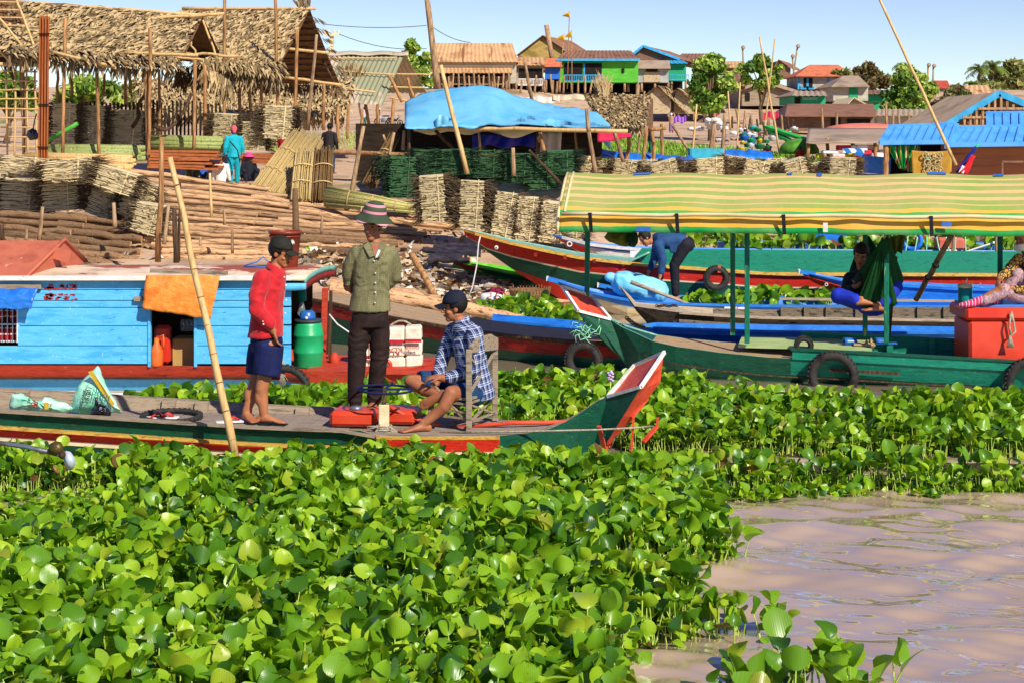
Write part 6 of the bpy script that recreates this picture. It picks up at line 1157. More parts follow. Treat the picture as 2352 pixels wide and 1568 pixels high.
# --- logs
m_peel = mat('peeled_log',['#8a5c3c','#dcb080','#bf8e62'],3,(45,45,4),.75,.35,var=.28,wear=('#6a4a30',3,(30,30,2.2),.56,.05));m_bark = mat('bark_log',['#4c3626','#a07c58','#7a5a3e'],4,(45,45,5),.9,.7,var=.3,wear=('#c49a6a',4,(35,35,3),.62,.05));m_wet = mat('wet_log',['#1c1a20','#4c4446'],5,(6,6,1),.25,.4,spec=.6)
m_end = mat('sawn_end',['#c98a54','#e8b984'],9,rough=.8)
protos = {}
def log(kind,m,p,q,r,lab,grp):
    p,q = Vector(p),Vector(q);key = kind + str(random.randrange(4))
    if key not in protos:
        pts = bend((0,0,0),(0,0,1),.012,9);rr = [(1 - .22*i/9)*U(.92,1.06) for i in range(10)]
        b = MB();vs = [];fs = [];n = 9
        for i,c in enumerate(pts): vs += [c + Vector((math.cos(2*math.pi*j/n),math.sin(2*math.pi*j/n),0))*rr[i]*U(.93,1.07)*.02 for j in range(n)]
        fs = [(i*n + j,i*n + (j + 1) % n,(i + 1)*n + (j + 1) % n,(i + 1)*n + j) for i in range(9) for j in range(n)];b.add(vs,fs,0,True);b.add(vs[:n],[tuple(range(n - 1,-1,-1))],1);b.add(vs[-n:],[tuple(range(n))],1)
        me = b.mesh('log');me.materials.append(m);me.materials.append(m_end);protos[key] = me
    o = bpy.data.objects.new('log',protos[key]);COL.objects.link(o);d = q - p;o.location = p;o.rotation_mode = 'XYZ';o.rotation_euler = (d.to_track_quat('Z','Y') @ Matrix.Rotation(U(0,6.28),3,'Z').to_quaternion()).to_euler();o.scale = (r/.02,r/.02,d.length)
    WM[o.name] = Matrix.Translation(p);return tag(o,lab,'log',grp)
LP,GP = 'peeled orange-brown log lying lengthwise in the long stack on the bank','peeled logs in the long stack'
for lay in range(2):
    for i in range(15):
        f_ = i / 14;Y = 34 - 5.2 * f_ + lay * .25
        yl,yr = 400 + 190 * f_,492 + 108 * f_;xe = lerp(1062,880,f_) if f_ > .35 else lerp(960,1062,f_/.35);x0 = lerp(300,360,f_);xm = U(560,720)
        yy = lambda x: lerp(yl,yr,(x - 330)/700) + (6 if lay else 0)
        for a,c in ((x0 + U(-25,20),xm + U(0,60)),(xm,xe + U(-30,25))):
            bark = lay == 1 or (f_ > .55 and random.random() < .5)  # back layer takes the dark bark colour so the gaps look shaded
            log('bark' if bark else 'peel',m_bark if bark else m_peel,P(a,yy(a) + U(-3,3),Y),P(c,yy(c) + U(-4,4),Y - .15),U(.052,.078),'dark log in the long stack: bark-covered in front, coloured as gap shade at the back' if bark else LP,'bark logs in the long stack' if bark else GP)
for lay in range(2):
    for i in range(8):
        f_ = i / 7;Y = 30.6 - 2.6 * f_ + lay * .2;yl = 488 + 112 * f_ + lay * 5
        for a,c in ((-70 + U(-20,20),U(130,200)),(U(100,160),lerp(290,355,f_) + U(-20,20))): log('bark',m_bark,P(a,yl + a*.07 + U(-4,4),Y),P(c,yl + c*.10 + U(-4,4),Y - .1),U(.065,.09),'rough bark log in the dark stack behind the red cabin roof','bark logs behind the cabin roof')
for i in range(9): a = U(965,1010);log('wet',m_wet,P(a,562 + i*4.2 + U(-2,2),28.4 - i*.08),P(a + U(60,120),572 + i*3.6 + U(-4,4),28.2 - i*.08),U(.05,.07),'wet black log in the small heap at the end of the long stack','wet black logs')
for a,c,Y,r in (((-40,660),(330,655),24.5,.12),((758,652),(1010,690),23.8,.11),((760,668),(1060,706),23.5,.13),((1020,700),(1200,735),23.2,.10)): log('peel',m_peel,P(*a,Y),P(*c,Y - .2),r,'thick red-brown log afloat at the water edge behind the plank deck boat','floating logs at the water edge')
# --- posts driven into the bank
def post(x0,y0,x1,y1,Y,r,m,lab,crook=.02,name='wooden_post',cat='post',grp='posts and stakes on the bank'):
    p,q = P(x1,y1,Y),P(x0,y0,Y);b = MB();n = max(4,int((q - p).length/.5));r = r * .64;b.tube(bend(p,q,crook*(q - p).length*.6,n),[r*lerp(1.1,.82,i/n) for i in range(n + 1)],8)
    return b.solo(name,m,lab,cat,grp)
for a in ((372,315,362,602,26.5,.072,m_brownpole,'tall crooked dark brown post standing left of the leaning bamboo pole',.05),(400,478,405,604,26,.07,m_darkpole,'short thick black-brown post with a wire tie by the bamboo pole',.02),(413,420,411,600,26.1,.035,m_darkpole,'thin dark stake bound to the short black-brown post',.03),(387,472,377,562,27,.05,m_tanplank,'pale split stake leaning between the two dark posts',.02),
          (98,475,90,552,26.8,.055,m_pole,'grey forked stake in front of the dark log stack',.03),(61,527,60,552,26.6,.04,m_pole,'short stub stake left of the grey forked stake',.01),(4,516,6,552,26.6,.06,m_darkpole,'dark stub at the left picture edge in front of the log stack',.02),(261,466,264,522,28.5,.06,m_tanplank,'pale peeled stub leaning on the top of the dark log stack',.01),
          (678,433,680,545,26.2,.085,m_bark,'thick bark-covered post right behind the brown bucket',.02),(740,497,738,537,28,.04,m_pole,'short stake standing on the log stack between the two standing men',.01),(482,398,486,500,29,.04,m_bamboo,'straight bamboo stake standing up from the middle of the log stack',.01),(533,523,534,582,27,.04,m_pole,'grey stake on the log stack above the orange tarp',.02),(514,482,516,517,28.5,.04,m_pole,'small square stake on the log stack right of the bamboo stake',.01),(460,545,460,565,27.3,.035,m_tanplank,'tiny pale stub low on the log stack',.01),
          (835,290,803,470,33,.075,m_pole,'leaning grey post left of the striped hat',.03),(1012,150,1073,400,33,.075,m_bamboo,'tall bamboo pole leaning against the blue tarp shelter',.02),(980,-10,1006,205,48,.15,m_pole,'very tall pole with footholds beside the metal shed',.015),(727,80,706,300,40,.07,m_pole,'speckled leaning pole in front of the tall thatched gable',.03),(1347,250,1352,302,35,.07,m_pole,'post pushing up the right end of the blue tarp',.02),(1352,302,1368,398,35,.075,m_pole,'grey leaning post under the right end of the blue tarp',.03),
          (1410,300,1432,372,36,.065,m_pole,'leaning post between the pink cloth and the thatched lean-to',.03),(1205,142,1222,232,60,.1,m_pole,'pole leaning right above the ridge of the blue tarp',.02),(1465,195,1460,300,50,.11,m_pole,'sturdy post in front of the small palm-leaf huts',.02),(1600,240,1588,380,55,.06,m_bamboo,'thin pole left of the big tree on the slope',.02),(1640,285,1632,372,50,.13,m_pole,'thick short post beside the white sack heap',.02),(1665,260,1657,392,46,.09,m_pole,'post leaning over the leaf bundles below the white sacks',.03),
          (1745,85,1790,350,60,.06,m_bamboo,'thin tall mast with a bent top above the village trees',.012),(1780,90,1752,330,62,.05,m_bamboo,'slender mast crossing the bent-topped one',.01),(1700,190,1692,360,65,.05,m_bamboo,'thin pole before the grey shed gable',.01),(1672,210,1678,300,70,.06,m_bamboo,'straight light pole with a white lamp knob',.01),(1545,290,1600,372,48,.075,m_pole,'pole leaning right of the small palm-leaf huts',.02),(1480,210,1462,380,46,.06,m_pole,'thin crooked pole left of the leaf-hut wall',.04),(1320,300,1330,395,38,.05,m_brownpole,'thin brown post at the right side of the shaded tarp shelter',.02),
          (1178,340,1180,405,33,.07,m_pole,'stubby grey post in front of the dark green leaf bundles',.02),(1240,305,1250,350,36,.07,m_brownpole,'brown post behind the hanging plastic sheet',.02),(1215,345,1290,425,33,.05,m_darkpole,'dark brace leaning over the green leaf bundles',.02),(928,300,925,345,37,.06,m_pole,'post at the left end of the tarp shelter rail',.02),(1100,305,1103,345,37,.05,m_pole,'post behind the navy cloth of the tarp shelter',.02),(880,310,897,350,38,.05,m_pole,'slim post left of the tarp shelter',.03),(905,305,880,425,35,.06,m_pole,'leaning slim post beside the dark reed sheaf',.03)): post(*a)
post(2012,-20,2196,380,33,.05,m_bamboo,'long bamboo mast leaning across the sky to the blue-roofed floating house',.01,'bamboo_mast','pole',None)
b = MB();b.tube(bend(P(700,350,36),P(1300,362,35),.05,8),.05,8);b.solo('wooden_rail',m_brownpole,'horizontal brown pole behind the leaning reeds','rail')
b = MB();b.tube(bend(P(930,292,36.2),P(1442,302,35.6),.04,8),.045,8);b.solo('bamboo_rail',m_bamboo,'long bamboo rail along the lower edge of the blue tarp','rail')
b = MB();b.tube(bend(P(945,582,25.5),P(1000,680,25),.02,5),.05,8);b.solo('wooden_post',m_brownpole,'brown stick leaning over the litter behind the man in the hat','post')
# --- palm leaf bundles
m_straw = mat('dry_palm_leaf',['#c4a872','#f2e0b0','#dcc48e'],8,(1,1,9),.85,.4,var=.12);m_fray = mat('frayed_palm_leaf',['#352a1e','#7d684a','#54442f'],9,rough=.9,bump=.4,var=.15);m_gleaf = mat('green_palm_leaf',['#1c3a24','#4e7a4a','#2c5636'],8,(1,1,8),.85,.4,var=.15);m_gfray = mat('dark_green_fray',['#0c1c14','#28442c'],9,rough=.9,var=.2)
def bundle_mesh(w,h,d,ms,seed):
    random.seed(seed);b = MB();n = int(h/.022)
    for i in range(n):
        z = (i + .5) * h / n;tl = U(-.04,.04)
        b.box((U(-.02,.02),U(-.015,.015),z),(w*U(.93,1.05),d,.016),Matrix.Rotation(tl,3,'Y') @ Matrix.Rotation(U(-.06,.06),3,'Z'),0)
        for sg in (-1,1):
            for _ in range(5):
                y = U(-d/2,d/2*.6);L_ = U(.10,.38);a = U(-.8,.4);p = Vector((sg*w*U(.42,.5),y - .02,z));q_ = p + Vector((sg*L_*math.cos(a),U(-.1,.06),L_*math.sin(a)));b.tube([p,p.lerp(q_,.5) + Vector((0,0,.02)),q_],[.016,.012,.003],4,1,sm=False,sq=.5)
        for _ in range(2): p = Vector((U(-w/2,w/2),-d/2,z));b.tube([p,p + Vector((U(-.2,.2),-U(.01,.06),U(-.05,.03)))],[.012,.004],4,random.randrange(2),sm=False,sq=.5)
    for x in (w*.2,): b.beam((x,-d/2 - .012,-.01),(x + .03,-d/2 - .012,h + .03),.022,.012,0,up=Y_)
    random.seed(seed + 99);me = b.mesh('palm_leaf_bundle')
    for m_ in ms: me.materials.append(m_)
    return me
bm_dry = [bundle_mesh(.55,1.05,.5,[m_straw,m_fray],s_) for s_ in (1,2,3)];bm_low = [bundle_mesh(.62,.62,.5,[m_straw,m_fray],s_) for s_ in (4,5,6)];bm_grn = [bundle_mesh(.6,.8,.5,[m_gleaf,m_gfray],s_) for s_ in (7,8,9)]
random.seed(11)
def bundle(x,y,Y,hpx,proto,lab,grp,rz=0,ry=0,wpx=None):
    me = random.choice(proto);h0 = max(v.co.z for v in me.vertices);o = bpy.data.objects.new('palm_leaf_bundle',me);COL.objects.link(o);o.location = P(x,y,Y);s_ = hpx * Y / F / h0;sx = (wpx*Y/F/.6) if wpx else s_
    o.scale = (sx,1,s_);o.rotation_euler = (U(-.05,.05),ry,rz);WM[o.name] = Matrix.Translation(o.location);return tag(o,lab,'leaf bundle',grp)
G1 = 'dry palm leaf bundles standing on the bank'
for i,(x,y,h,w_) in enumerate(((1000,508,112,62),(1082,524,116,60),(1150,545,112,55),(1205,552,108,52),(1262,556,100,60),(1310,560,95,60))): bundle(x,y,30.5,h,bm_dry,['tall pale palm leaf bundle, nearest the striped hat of the upright row','upright palm leaf bundle just left of the long boat prow','upright leaning palm leaf bundle right above the long boat prow','narrow upright palm leaf bundle left of the canopy corner','greyish upright palm leaf bundle at the canopy corner','upright palm leaf bundle half hidden behind the canopy end'][i],G1,0,[-.08,.04,.16,.1,.12,.05][i],w_)
for i,(x,y,h,w_,ry) in enumerate(((-5,470,90,60,0),(55,490,88,92,.05),(150,482,80,80,-.1),(235,498,110,70,.35),(310,500,95,70,.3),(60,402,45,110,.1),(165,412,50,110,-.1),(265,440,60,90,.3),(335,535,80,60,.25))): bundle(x,y,32 - .25*i,h,bm_low,['palm leaf bundle cut by the left picture edge','pale square palm leaf bundle low on the left heap','palm leaf bundle in the middle of the left heap','palm leaf bundle tilted right with a stick stuck in front','dark frayed palm leaf bundle at the right end of the left heap','flattened palm leaf bundle on top of the left heap, under the lattice','flattened palm leaf bundle on top of the heap, below the timber column','loose palm leaf bundle sliding down the right of the left heap','grey frayed bundle wedged behind the tall crooked post'][i],'palm leaf bundles in the left heap',0,ry,w_)
for i,(x,y,h,w_) in enumerate(((925,455,105,60),(985,400,62,70),(1050,402,66,70),(1120,408,70,66),(1190,420,75,66),(1245,435,85,60),(1290,400,60,60),(905,410,60,60))): bundle(x,y,33.4 if i else 32.6,h,bm_grn,['large grey-green palm leaf bundle left end of the green row','dark green leaf bundle behind the tallest pale bundle','dark green leaf bundle left of the leaning bamboo pole foot','dark green leaf bundle right of the leaning bamboo pole foot','dark green leaf bundle behind the stubby grey post','teal-green leaf bundle with the dark brace leaning on it','dark green leaf bundle under the right end of the tarp','dark leaf bundle beside the dark reed sheaf'][i],'green palm leaf bundles under the blue tarp',0,U(-.06,.06),w_)
for i in range(13): x = 1330 + i * 50;bundle(x,404 + (i % 3)*3,38 + (i % 2)*.6,U(42,56),bm_low,['dry leaf bundle in the low row behind the canopy, %s from left' % ['first','second','third','fourth','fifth','sixth','seventh','eighth','ninth','tenth','eleventh','twelfth','last'][i]][0],'palm leaf bundles in the low row behind the canopy',0,U(-.3,.3),U(48,62))
for i,(x,y,h,w_) in enumerate(((150,348,118,60),(215,348,112,55),(290,350,105,92),(640,318,80,70),(585,345,70,60),(520,318,60,60))): bundle(x,y,40.2 + .2*i,h,bm_dry,['shaded palm leaf bundle just right of the timber column','shaded palm leaf bundle behind the second shed post','large sunlit palm leaf bundle inside the long thatched shed','shaded bundle behind the woman in turquoise','bundle leaning at the foot of the tall gable posts','dim bundle behind the green bamboo in the shed'][i],'palm leaf bundles inside the sheds',0,.05,w_)
for i in range(8): x = 1580 + i * 105;bundle(x,560,32.5,U(26,34),bm_low,'grey palm leaf bundle seen under the canopy behind the far boats','palm leaf bundles behind the far boats',0,0,90)
# --- reed sheaves, bamboo heaps, timber
m_reed = mat('dry_reed',['#9a7a44','#dcc080','#b89858'],9,(6,6,.8),.7,.3,var=.1);m_dreed = mat('dark_reed',['#5a4426','#8d6c3e'],9,(6,6,.8),.8,.3);m_greenb = mat('green_bamboo',['#6a7a3a','#a8b06a','#8a9450'],4,(5,5,1),.5,.2);m_yelb = mat('yellow_green_cane',['#a89a4a','#d8cc80','#7d8438'],9,(6,6,1),.6,.2);m_plk = mat('red_brown_timber',['#8a4620','#c0703c','#a4562c'],4,(1,9,9),.7,.3)
def sheaf(name,p0,p1,Y0_,Y1_,wpx,n,r,m,lab,cat,grp=None,ties=2,flat=.6,taper=1.0):
    a,c = P(*p0,Y0_),P(*p1,Y1_);r_,u_,d_ = frame_of(c - a,Y_);w_ = wpx * Y0_ / F;b = MB()
    for _ in range(n):
        t_ = U(-1,1);s_ = U(-1,1) * flat * math.sqrt(1 - t_*t_);o = (r_*t_ + u_*s_) * w_ / 2;e = U(-.06,.06) * (c - a).length;b.tube([a + o - d_*abs(e)*.3,a.lerp(c,.5) + o*lerp(1,taper,.5) + r_*U(-.02,.02),c + o*taper + d_*e],[r*U(.8,1.1),r,r*.8],5,0)
    t = thing(name,lab,cat,a,0,grp);b.build('canes',m,t)
    for i in range(ties): f_ = (i + 1) / (ties + 1);q_ = a.lerp(c,f_);k = lerp(1,taper,f_) * w_ / 2 * 1.06;tb_ = MB();tb_.loft([[q_ + d_*z + (r_*math.cos(g_) + u_*math.sin(g_)*(flat + .1))*k for g_ in [6.2832*j/18 for j in range(18)]] for z in (-.012,.012)],0,caps=False);tb_.build('tie_band',m_bamboo,t)
    return t
GR = 'reed sheaves leaning on the log stack'
sheaf('reed_sheaf',(600,448),(690,312),34,36,62,110,.014,m_reed,'fat sheaf of straw-coloured reeds leaning right, behind the log stack','reed sheaf',GR,taper=.75)
sheaf('reed_sheaf',(635,452),(728,322),33.6,35.6,46,80,.014,m_reed,'second straw-coloured reed sheaf leaning right beside the upright one','reed sheaf',GR,taper=.8)
sheaf('reed_sheaf',(690,462),(700,350),33.2,34,50,90,.014,m_reed,'upright reed sheaf with a wide binding strip, left of the pair','reed sheaf',GR,taper=.95)
sheaf('reed_sheaf',(738,466),(745,345),33.2,34,46,80,.014,m_dreed,'upright reed sheaf right next to the man in the dark hood','reed sheaf',GR,taper=.95)
sheaf('reed_sheaf',(848,425),(905,315),35.5,37,34,60,.014,m_dreed,'dark reed sheaf leaning right at the left end of the green bundles','reed sheaf',GR,taper=.8)
sheaf('cane_heap',(752,452),(965,482),32.5,31.6,50,120,.012,m_yelb,'heap of thin yellow-green canes with red ties lying behind the hat','canes',None,ties=3,flat=.5,taper=.35)
sheaf('bamboo_heap',(60,365),(300,372),38,37.6,26,40,.04,m_bamboo,'heap of split pale bamboo lying below the lattice','bamboo','bamboo heaps before the sheds');sheaf('bamboo_heap',(180,388),(300,392),36.8,36.6,24,45,.03,m_bamboo,'short pale bamboo pile right of the timber column foot','bamboo','bamboo heaps before the sheds')
sheaf('bamboo_heap',(90,352),(322,352),39,38.8,26,12,.085,m_greenb,'thick green bamboo trunks lying in front of the sunlit leaf bundle','bamboo','bamboo heaps before the sheds',flat=.8);sheaf('bamboo_heap',(345,330),(515,334),40.5,40.2,30,14,.08,m_greenb,'thick green bamboo trunks lying behind the red-brown planks','bamboo','bamboo heaps before the sheds',flat=.8)
b = MB()
for i in range(26): z = i // 4;x0 = 345 + U(-6,6);a,c = P(x0,384 - z*6 + U(-1,1),37.5 - (i % 4)*.18),P(x0 + U(110,165),388 - z*6.2 + U(-2,2),37.4 - (i % 4)*.18);b.beam(a,c,.16,.05)
b.solo('plank_stack',m_plk,'stack of red-brown sawn planks in front of the long thatched shed','planks')
b = MB()
for i in range(14): z = i // 4;a,c = P(555 + U(-4,4),372 - z*6,38.5 - (i % 4)*.2),P(640 + U(-10,10),376 - z*6,38.4 - (i % 4)*.2);b.beam(a,c,.16,.05)
b.solo('plank_stack',m_plk,'small stack of red-brown planks right of the woman in turquoise','planks')
t = thing('timber_column','tall bound column of red-brown timber battens standing at the left','timber',P(103,400,36));b = MB()
for i in range(7): x0,x1 = 92 + i * 3.3,89 + i * 3.2;b.beam(P(x1,402,36 + (i % 2)*.06),P(x0,37 + U(-1,3),36 + (i % 2)*.06),.03,.03,up=X_)
b.build('battens',mat('rust_timber',['#8a4420','#b8662e','#9c5226'],3,(9,9,.5),.6,.25),t)
for y in (78,240,338): b = MB();p = P(103 - (y - 40)*.008,y,36.02);b.box(p,(.27,.19,.015));b.build('wire_tie',m_black,t)
t = thing('plastic_bag','shiny black plastic bag hanging on the bamboo lattice','bag',P(75,322,36.6));bag('bag',[(60,312),(64,300),(74,294),(84,300),(90,314),(84,322),(68,322)],36.6,.16,MATS['black_plastic'],None,None,par=t);b = MB();b.tube([P(76,297,36.6),P(80,275,36.7),P(84,262,36.8)],.015,6);b.build('handle',MATS['black_plastic'],t)
# ---------- thatched sheds
m_th = mat('straw_thatch',['#94784c','#ccb080','#b09464'],3,(1,1,1),.9,.3);m_th2 = mat('grey_thatch',['#5a4830','#8d7752','#715d40'],4,rough=.9,bump=.3);m_thd = mat('thatch_underside',['#4a3220','#7d5a3a','#5f4229'],3,(1,1,7),.9,.6)
def strips(b,a,b_,c,d,n,ln,skew=0.0,lift=.10,wd=.04,mi=(1,1,2),jag=.0):
    """loose leaf tips over a roof slope: a-b the ridge, c-d the eave (right, left)"""
    a,b_,c,d = map(Vector,(a,b_,c,d));nrm = (b_ - a).cross(d - a).normalized()
    if nrm.z < 0: nrm = -nrm
    for _ in range(n):
        u,v = random.random(),random.random() ** .9 * 1.03;p = a.lerp(b_,u).lerp(d.lerp(c,u),v);dn = (d.lerp(c,u) - a.lerp(b_,u)).normalized();al = (b_ - a).normalized();g_ = U(-.45,.45) + skew;dd = (dn*math.cos(g_) + al*math.sin(g_)).normalized();sd = dd.cross(nrm).normalized();L_ = ln * U(.6,1.3);w_ = wd * U(.6,1.3);h = lift * U(.1,1.0);t_ = U(-.5,.5)
        s1 = sd * math.cos(t_) + nrm * math.sin(t_);p = p + nrm * .03;q = p + dd * L_ * .55 + nrm * h;e = p + dd * L_ + nrm * h * U(.2,1.1) - Z_ * U(0,.04)
        b.add([p - s1*w_*.4,p + s1*w_*.4,q + s1*w_,q - s1*w_,e],[(0,1,2,3),(3,2,4)],random.choice(mi))
def slope(b,a,b_,c,d,mi=0,sagz=.06,nu=14,nv=8,seed=0,th=.0):
    a,b_,c,d = map(Vector,(a,b_,c,d))
    b.grid(lambda u,v: a.lerp(b_,u).lerp(d.lerp(c,u),v) - Z_*(sagz*math.sin(math.pi*v) + .05*noise.noise(Vector((u*5 + seed,v*4,seed)))),nu,nv,mi)
def fringe(b,p,q,n,ln,mi=(1,2,2),out=Vector((0,-.3,-1))):
    p,q = Vector(p),Vector(q);al = (q - p).normalized();out = out.normalized()
    for _ in range(n): c = p.lerp(q,random.random()) + Vector((0,U(-.05,.08),U(-.03,.05)));d = (out + al*U(-.5,.5) + Vector((0,U(-.3,.3),0))).normalized();L_ = ln * U(.4,1.3);s_ = al * U(.014,.035);b.add([c - s_*.5,c + s_*.5,c + d*L_*.6 + s_,c + d*L_*.6 - s_,c + d*L_],[(0,1,2,3),(3,2,4)],random.choice(mi))
TH = [m_thd,m_th,m_th2]
def poles(root,lst,m,r,name='post'):
    for x0,y0,x1,y1,Y in lst: b = MB();p,q = P(x1,y1,Y),P(x0,y0,Y);b.tube(bend(p,q,.05,6),[r*.68*U(.9,1.1)]*7,7);b.build(name,m,root)
# shed at the left edge
t = thing('thatched_shed','thatched shed cut by the left picture edge with a bamboo lattice front','shed',T(20,372));b = MB()
slope(b,P(-220,-160,41),P(28,-30,41),P(95,150,39.5),P(-220,150,39.5),seed=2);strips(b,P(-220,-160,41),P(28,-30,41),P(95,150,39.5),P(-220,150,39.5),260,.5,lift=-.08,mi=(0,0,2));b.build('roof',TH,t)
poles(t,[(-5,38,84,146,39.2),(-60,60,26,146,39.2),(28,-30,95,150,39.25)],m_bamboo,.045,'rafter');b = MB()
for i in range(8): y = i * 18;b.beam(P(-60,y + 3,39.6 + .12*(7 - i)),P(lerp(38,92,y/146),y + 5,39.6 + .12*(7 - i)),.03)
b.build('battens',m_bamboo,t)
b = MB();b.tube(bend(P(-80,146,38.9),P(96,150,38.9),.03),.05,8);b.build('eave_pole',m_bamboo,t);poles(t,[(50,135,57,370,38.8)],m_pole,.09)
b = MB()
for x in (-10,14,35,61,80): b.tube(bend(P(x,160,38.6),P(x + U(-1,6),368,38.5),.02),.025,6)
for i in range(10): y = 164 + i * 21.5;b.tube(bend(P(-20,y,38.54),P(86,y + U(-2,2),38.54),.02),.022,6)
b.build('lattice',m_bamboo,t)
# long shed
t = thing('thatched_shed','long open thatched shed on thin posts behind the timber column','shed',T(250,380));b = MB()
rl,rr_,el,er = P(20,0,42),P(466,38,42),P(10,108,39.2),P(418,136,39.2)
slope(b,rl,rr_,er,el,seed=4);strips(b,rl,rr_,er,el,2600,.5,skew=-.45,lift=.10)
l2,r2 = P(10,112,39.0),P(415,138,39.0);l3,r3 = P(20,130,38.2),P(395,160,38.2);slope(b,l2,r2,r3,l3,seed=5);strips(b,l2,r2,r3,l3,700,.5,skew=.5,lift=.16,mi=(1,2,2));fringe(b,l3,r3,260,.35)
fr_ = P(522,150,45);slope(b,P(20,0,42),rr_,fr_,P(20,105,45),seed=6);fringe(b,P(400,155,45),P(528,160,44.6),160,.7,mi=(0,2,2));fringe(b,P(470,150,42),P(530,190,42),120,.6)
b.build('thatch_roof',TH,t)
b = MB();b.tube(bend(P(30,4,42.02),P(470,36,42.02),.03) ,.045,8);b.build('ridge_pole',m_bamboo,t);poles(t,[(300,46,515,32,41.4),(285,122,455,128,38.8)],m_bamboo,.06,'cross_pole')
poles(t,[(122,120,262,155,38.0),(135,126,268,158,38.05),(400,132,465,138,39.0),(425,122,548,130,40)],m_bamboo,.05,'eave_pole');poles(t,[(465,45,500,138,42.1),(436,92,452,130,42.0)],m_bamboo,.04,'rafter')
poles(t,[(150,42,144,355,38.3),(223,150,228,375,38.5),(345,65,342,398,38.0),(335,155,340,350,38.1),(448,138,445,345,39.5),(470,150,472,320,41.5),(130,130,134,235,44),(164,140,165,225,44),(240,170,238,220,44),(288,150,288,240,43),(365,160,367,315,43),(298,172,300,215,45)],m_brownpole,.062)
b = MB();b.tube(bend(P(305,295,40),P(335,205,40),.1),.05,7);b.tube(sag(P(350,285,40),P(440,215,40.5),.45),.045,7);b.build('hanging_rope',m_darkpole,t)
b = MB();b.tube([P(108,325,39),P(178,284,38.8)],.05,8);b.solo('bamboo_stick',mat('fresh_bamboo',['#3a9a2a','#62c048'],4,rough=.5),'bright green bamboo stick slanting up right of the timber column','bamboo')
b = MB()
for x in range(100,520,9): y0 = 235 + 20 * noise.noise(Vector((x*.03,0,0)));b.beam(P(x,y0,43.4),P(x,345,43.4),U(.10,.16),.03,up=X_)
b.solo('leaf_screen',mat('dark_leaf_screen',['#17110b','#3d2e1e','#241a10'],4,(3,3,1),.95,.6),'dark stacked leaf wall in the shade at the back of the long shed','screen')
# tall shed
t = thing('thatched_shed','tall thatched shed with a wide open gable facing right','shed',T(640,330));b = MB()
rl,rr_,el,er = P(420,24,47),P(712,22,47),P(470,155,43.5),P(640,152,43.5)
slope(b,rl,rr_,er,el,seed=8);strips(b,rl,rr_,er,el,2600,.52,skew=-.4,lift=.11);fr_ = P(782,196,51);slope(b,P(500,22,47),rr_,fr_,P(560,190,51),seed=9,nu=10,nv=14)
l3,r3 = P(455,150,43.2),P(645,168,43.2);strips(b,P(470,142,43.5),P(640,148,43.5),r3,l3,500,.5,skew=.3,lift=.2,mi=(1,2,2));fringe(b,l3,r3,300,.55);fringe(b,P(560,190,50.8),P(785,200,50.8),200,.4,mi=(0,0,2))
for f_ in (.12,.25,.38,.5,.62,.74,.86): c = P(712,22,47).lerp(fr_,f_);fringe(b,c + Vector((-.1,0,.03)),c + Vector((.25,0,-.02)),14,.25,mi=(0,2),out=Vector((.8,0,-.6)))
fringe(b,P(685,24,47),P(712,18,47),26,.5,out=Vector((-.3,0,1)));b.build('thatch_roof',TH,t)
b = MB();b.tube(bend(P(418,20,47.05),P(725,20,47.05),.03),.05,8);b.build('ridge_pole',m_bamboo,t);poles(t,[(655,112,755,122,47.3),(540,160,655,170,43.2),(655,178,785,196,47.8)],m_bamboo,.07,'cross_pole')
b = MB()
for i in range(12): f_ = i / 12;p,q = P(560,lerp(30,188,f_),lerp(46.9,50.7,f_)),P(lerp(714,778,f_),lerp(26,192,f_),lerp(46.9,50.7,f_));b.beam(p,q,.035)
b.build('battens',m_darkpole,t);poles(t,[(690,40,768,190,49.5),(660,70,735,190,50)],m_darkpole,.045,'rafter')
poles(t,[(516,0,514,340,43.2),(632,-10,641,330,43.4),(682,68,678,298,45),(550,160,553,320,44),(575,170,574,300,45),(600,180,604,300,48),(744,190,743,300,49),(800,240,798,320,50),(775,245,776,330,48)],m_brownpole,.07)
poles(t,[(622,255,626,300,50),(690,258,684,305,49)],m_darkpole,.10)
# low shed behind
t = thing('thatched_shed','low thatched shed with a ragged drooping eave behind the tall one','shed',T(700,300));b = MB()
rl,rr_,el,er = P(310,186,55),P(815,180,55),P(330,258,52),P(800,262,52);slope(b,rl,rr_,er,el,seed=12);strips(b,rl,rr_,er,el,2800,.55,skew=-.1,lift=.16,wd=.05,mi=(1,1,1,2));fringe(b,el,er,420,.55,mi=(1,1,2));slope(b,P(600,182,55),rr_,P(828,235,58),P(600,235,58),seed=13,nu=6,nv=6);fringe(b,P(790,180,55),P(825,188,55),60,.6,out=Vector((.2,0,1)));fringe(b,rr_,P(828,240,57),90,.5,mi=(0,2,2));b.build('thatch_roof',TH,t)
poles(t,[(830,250,832,320,52),(700,262,700,300,52),(500,258,498,330,52)],m_brownpole,.08)
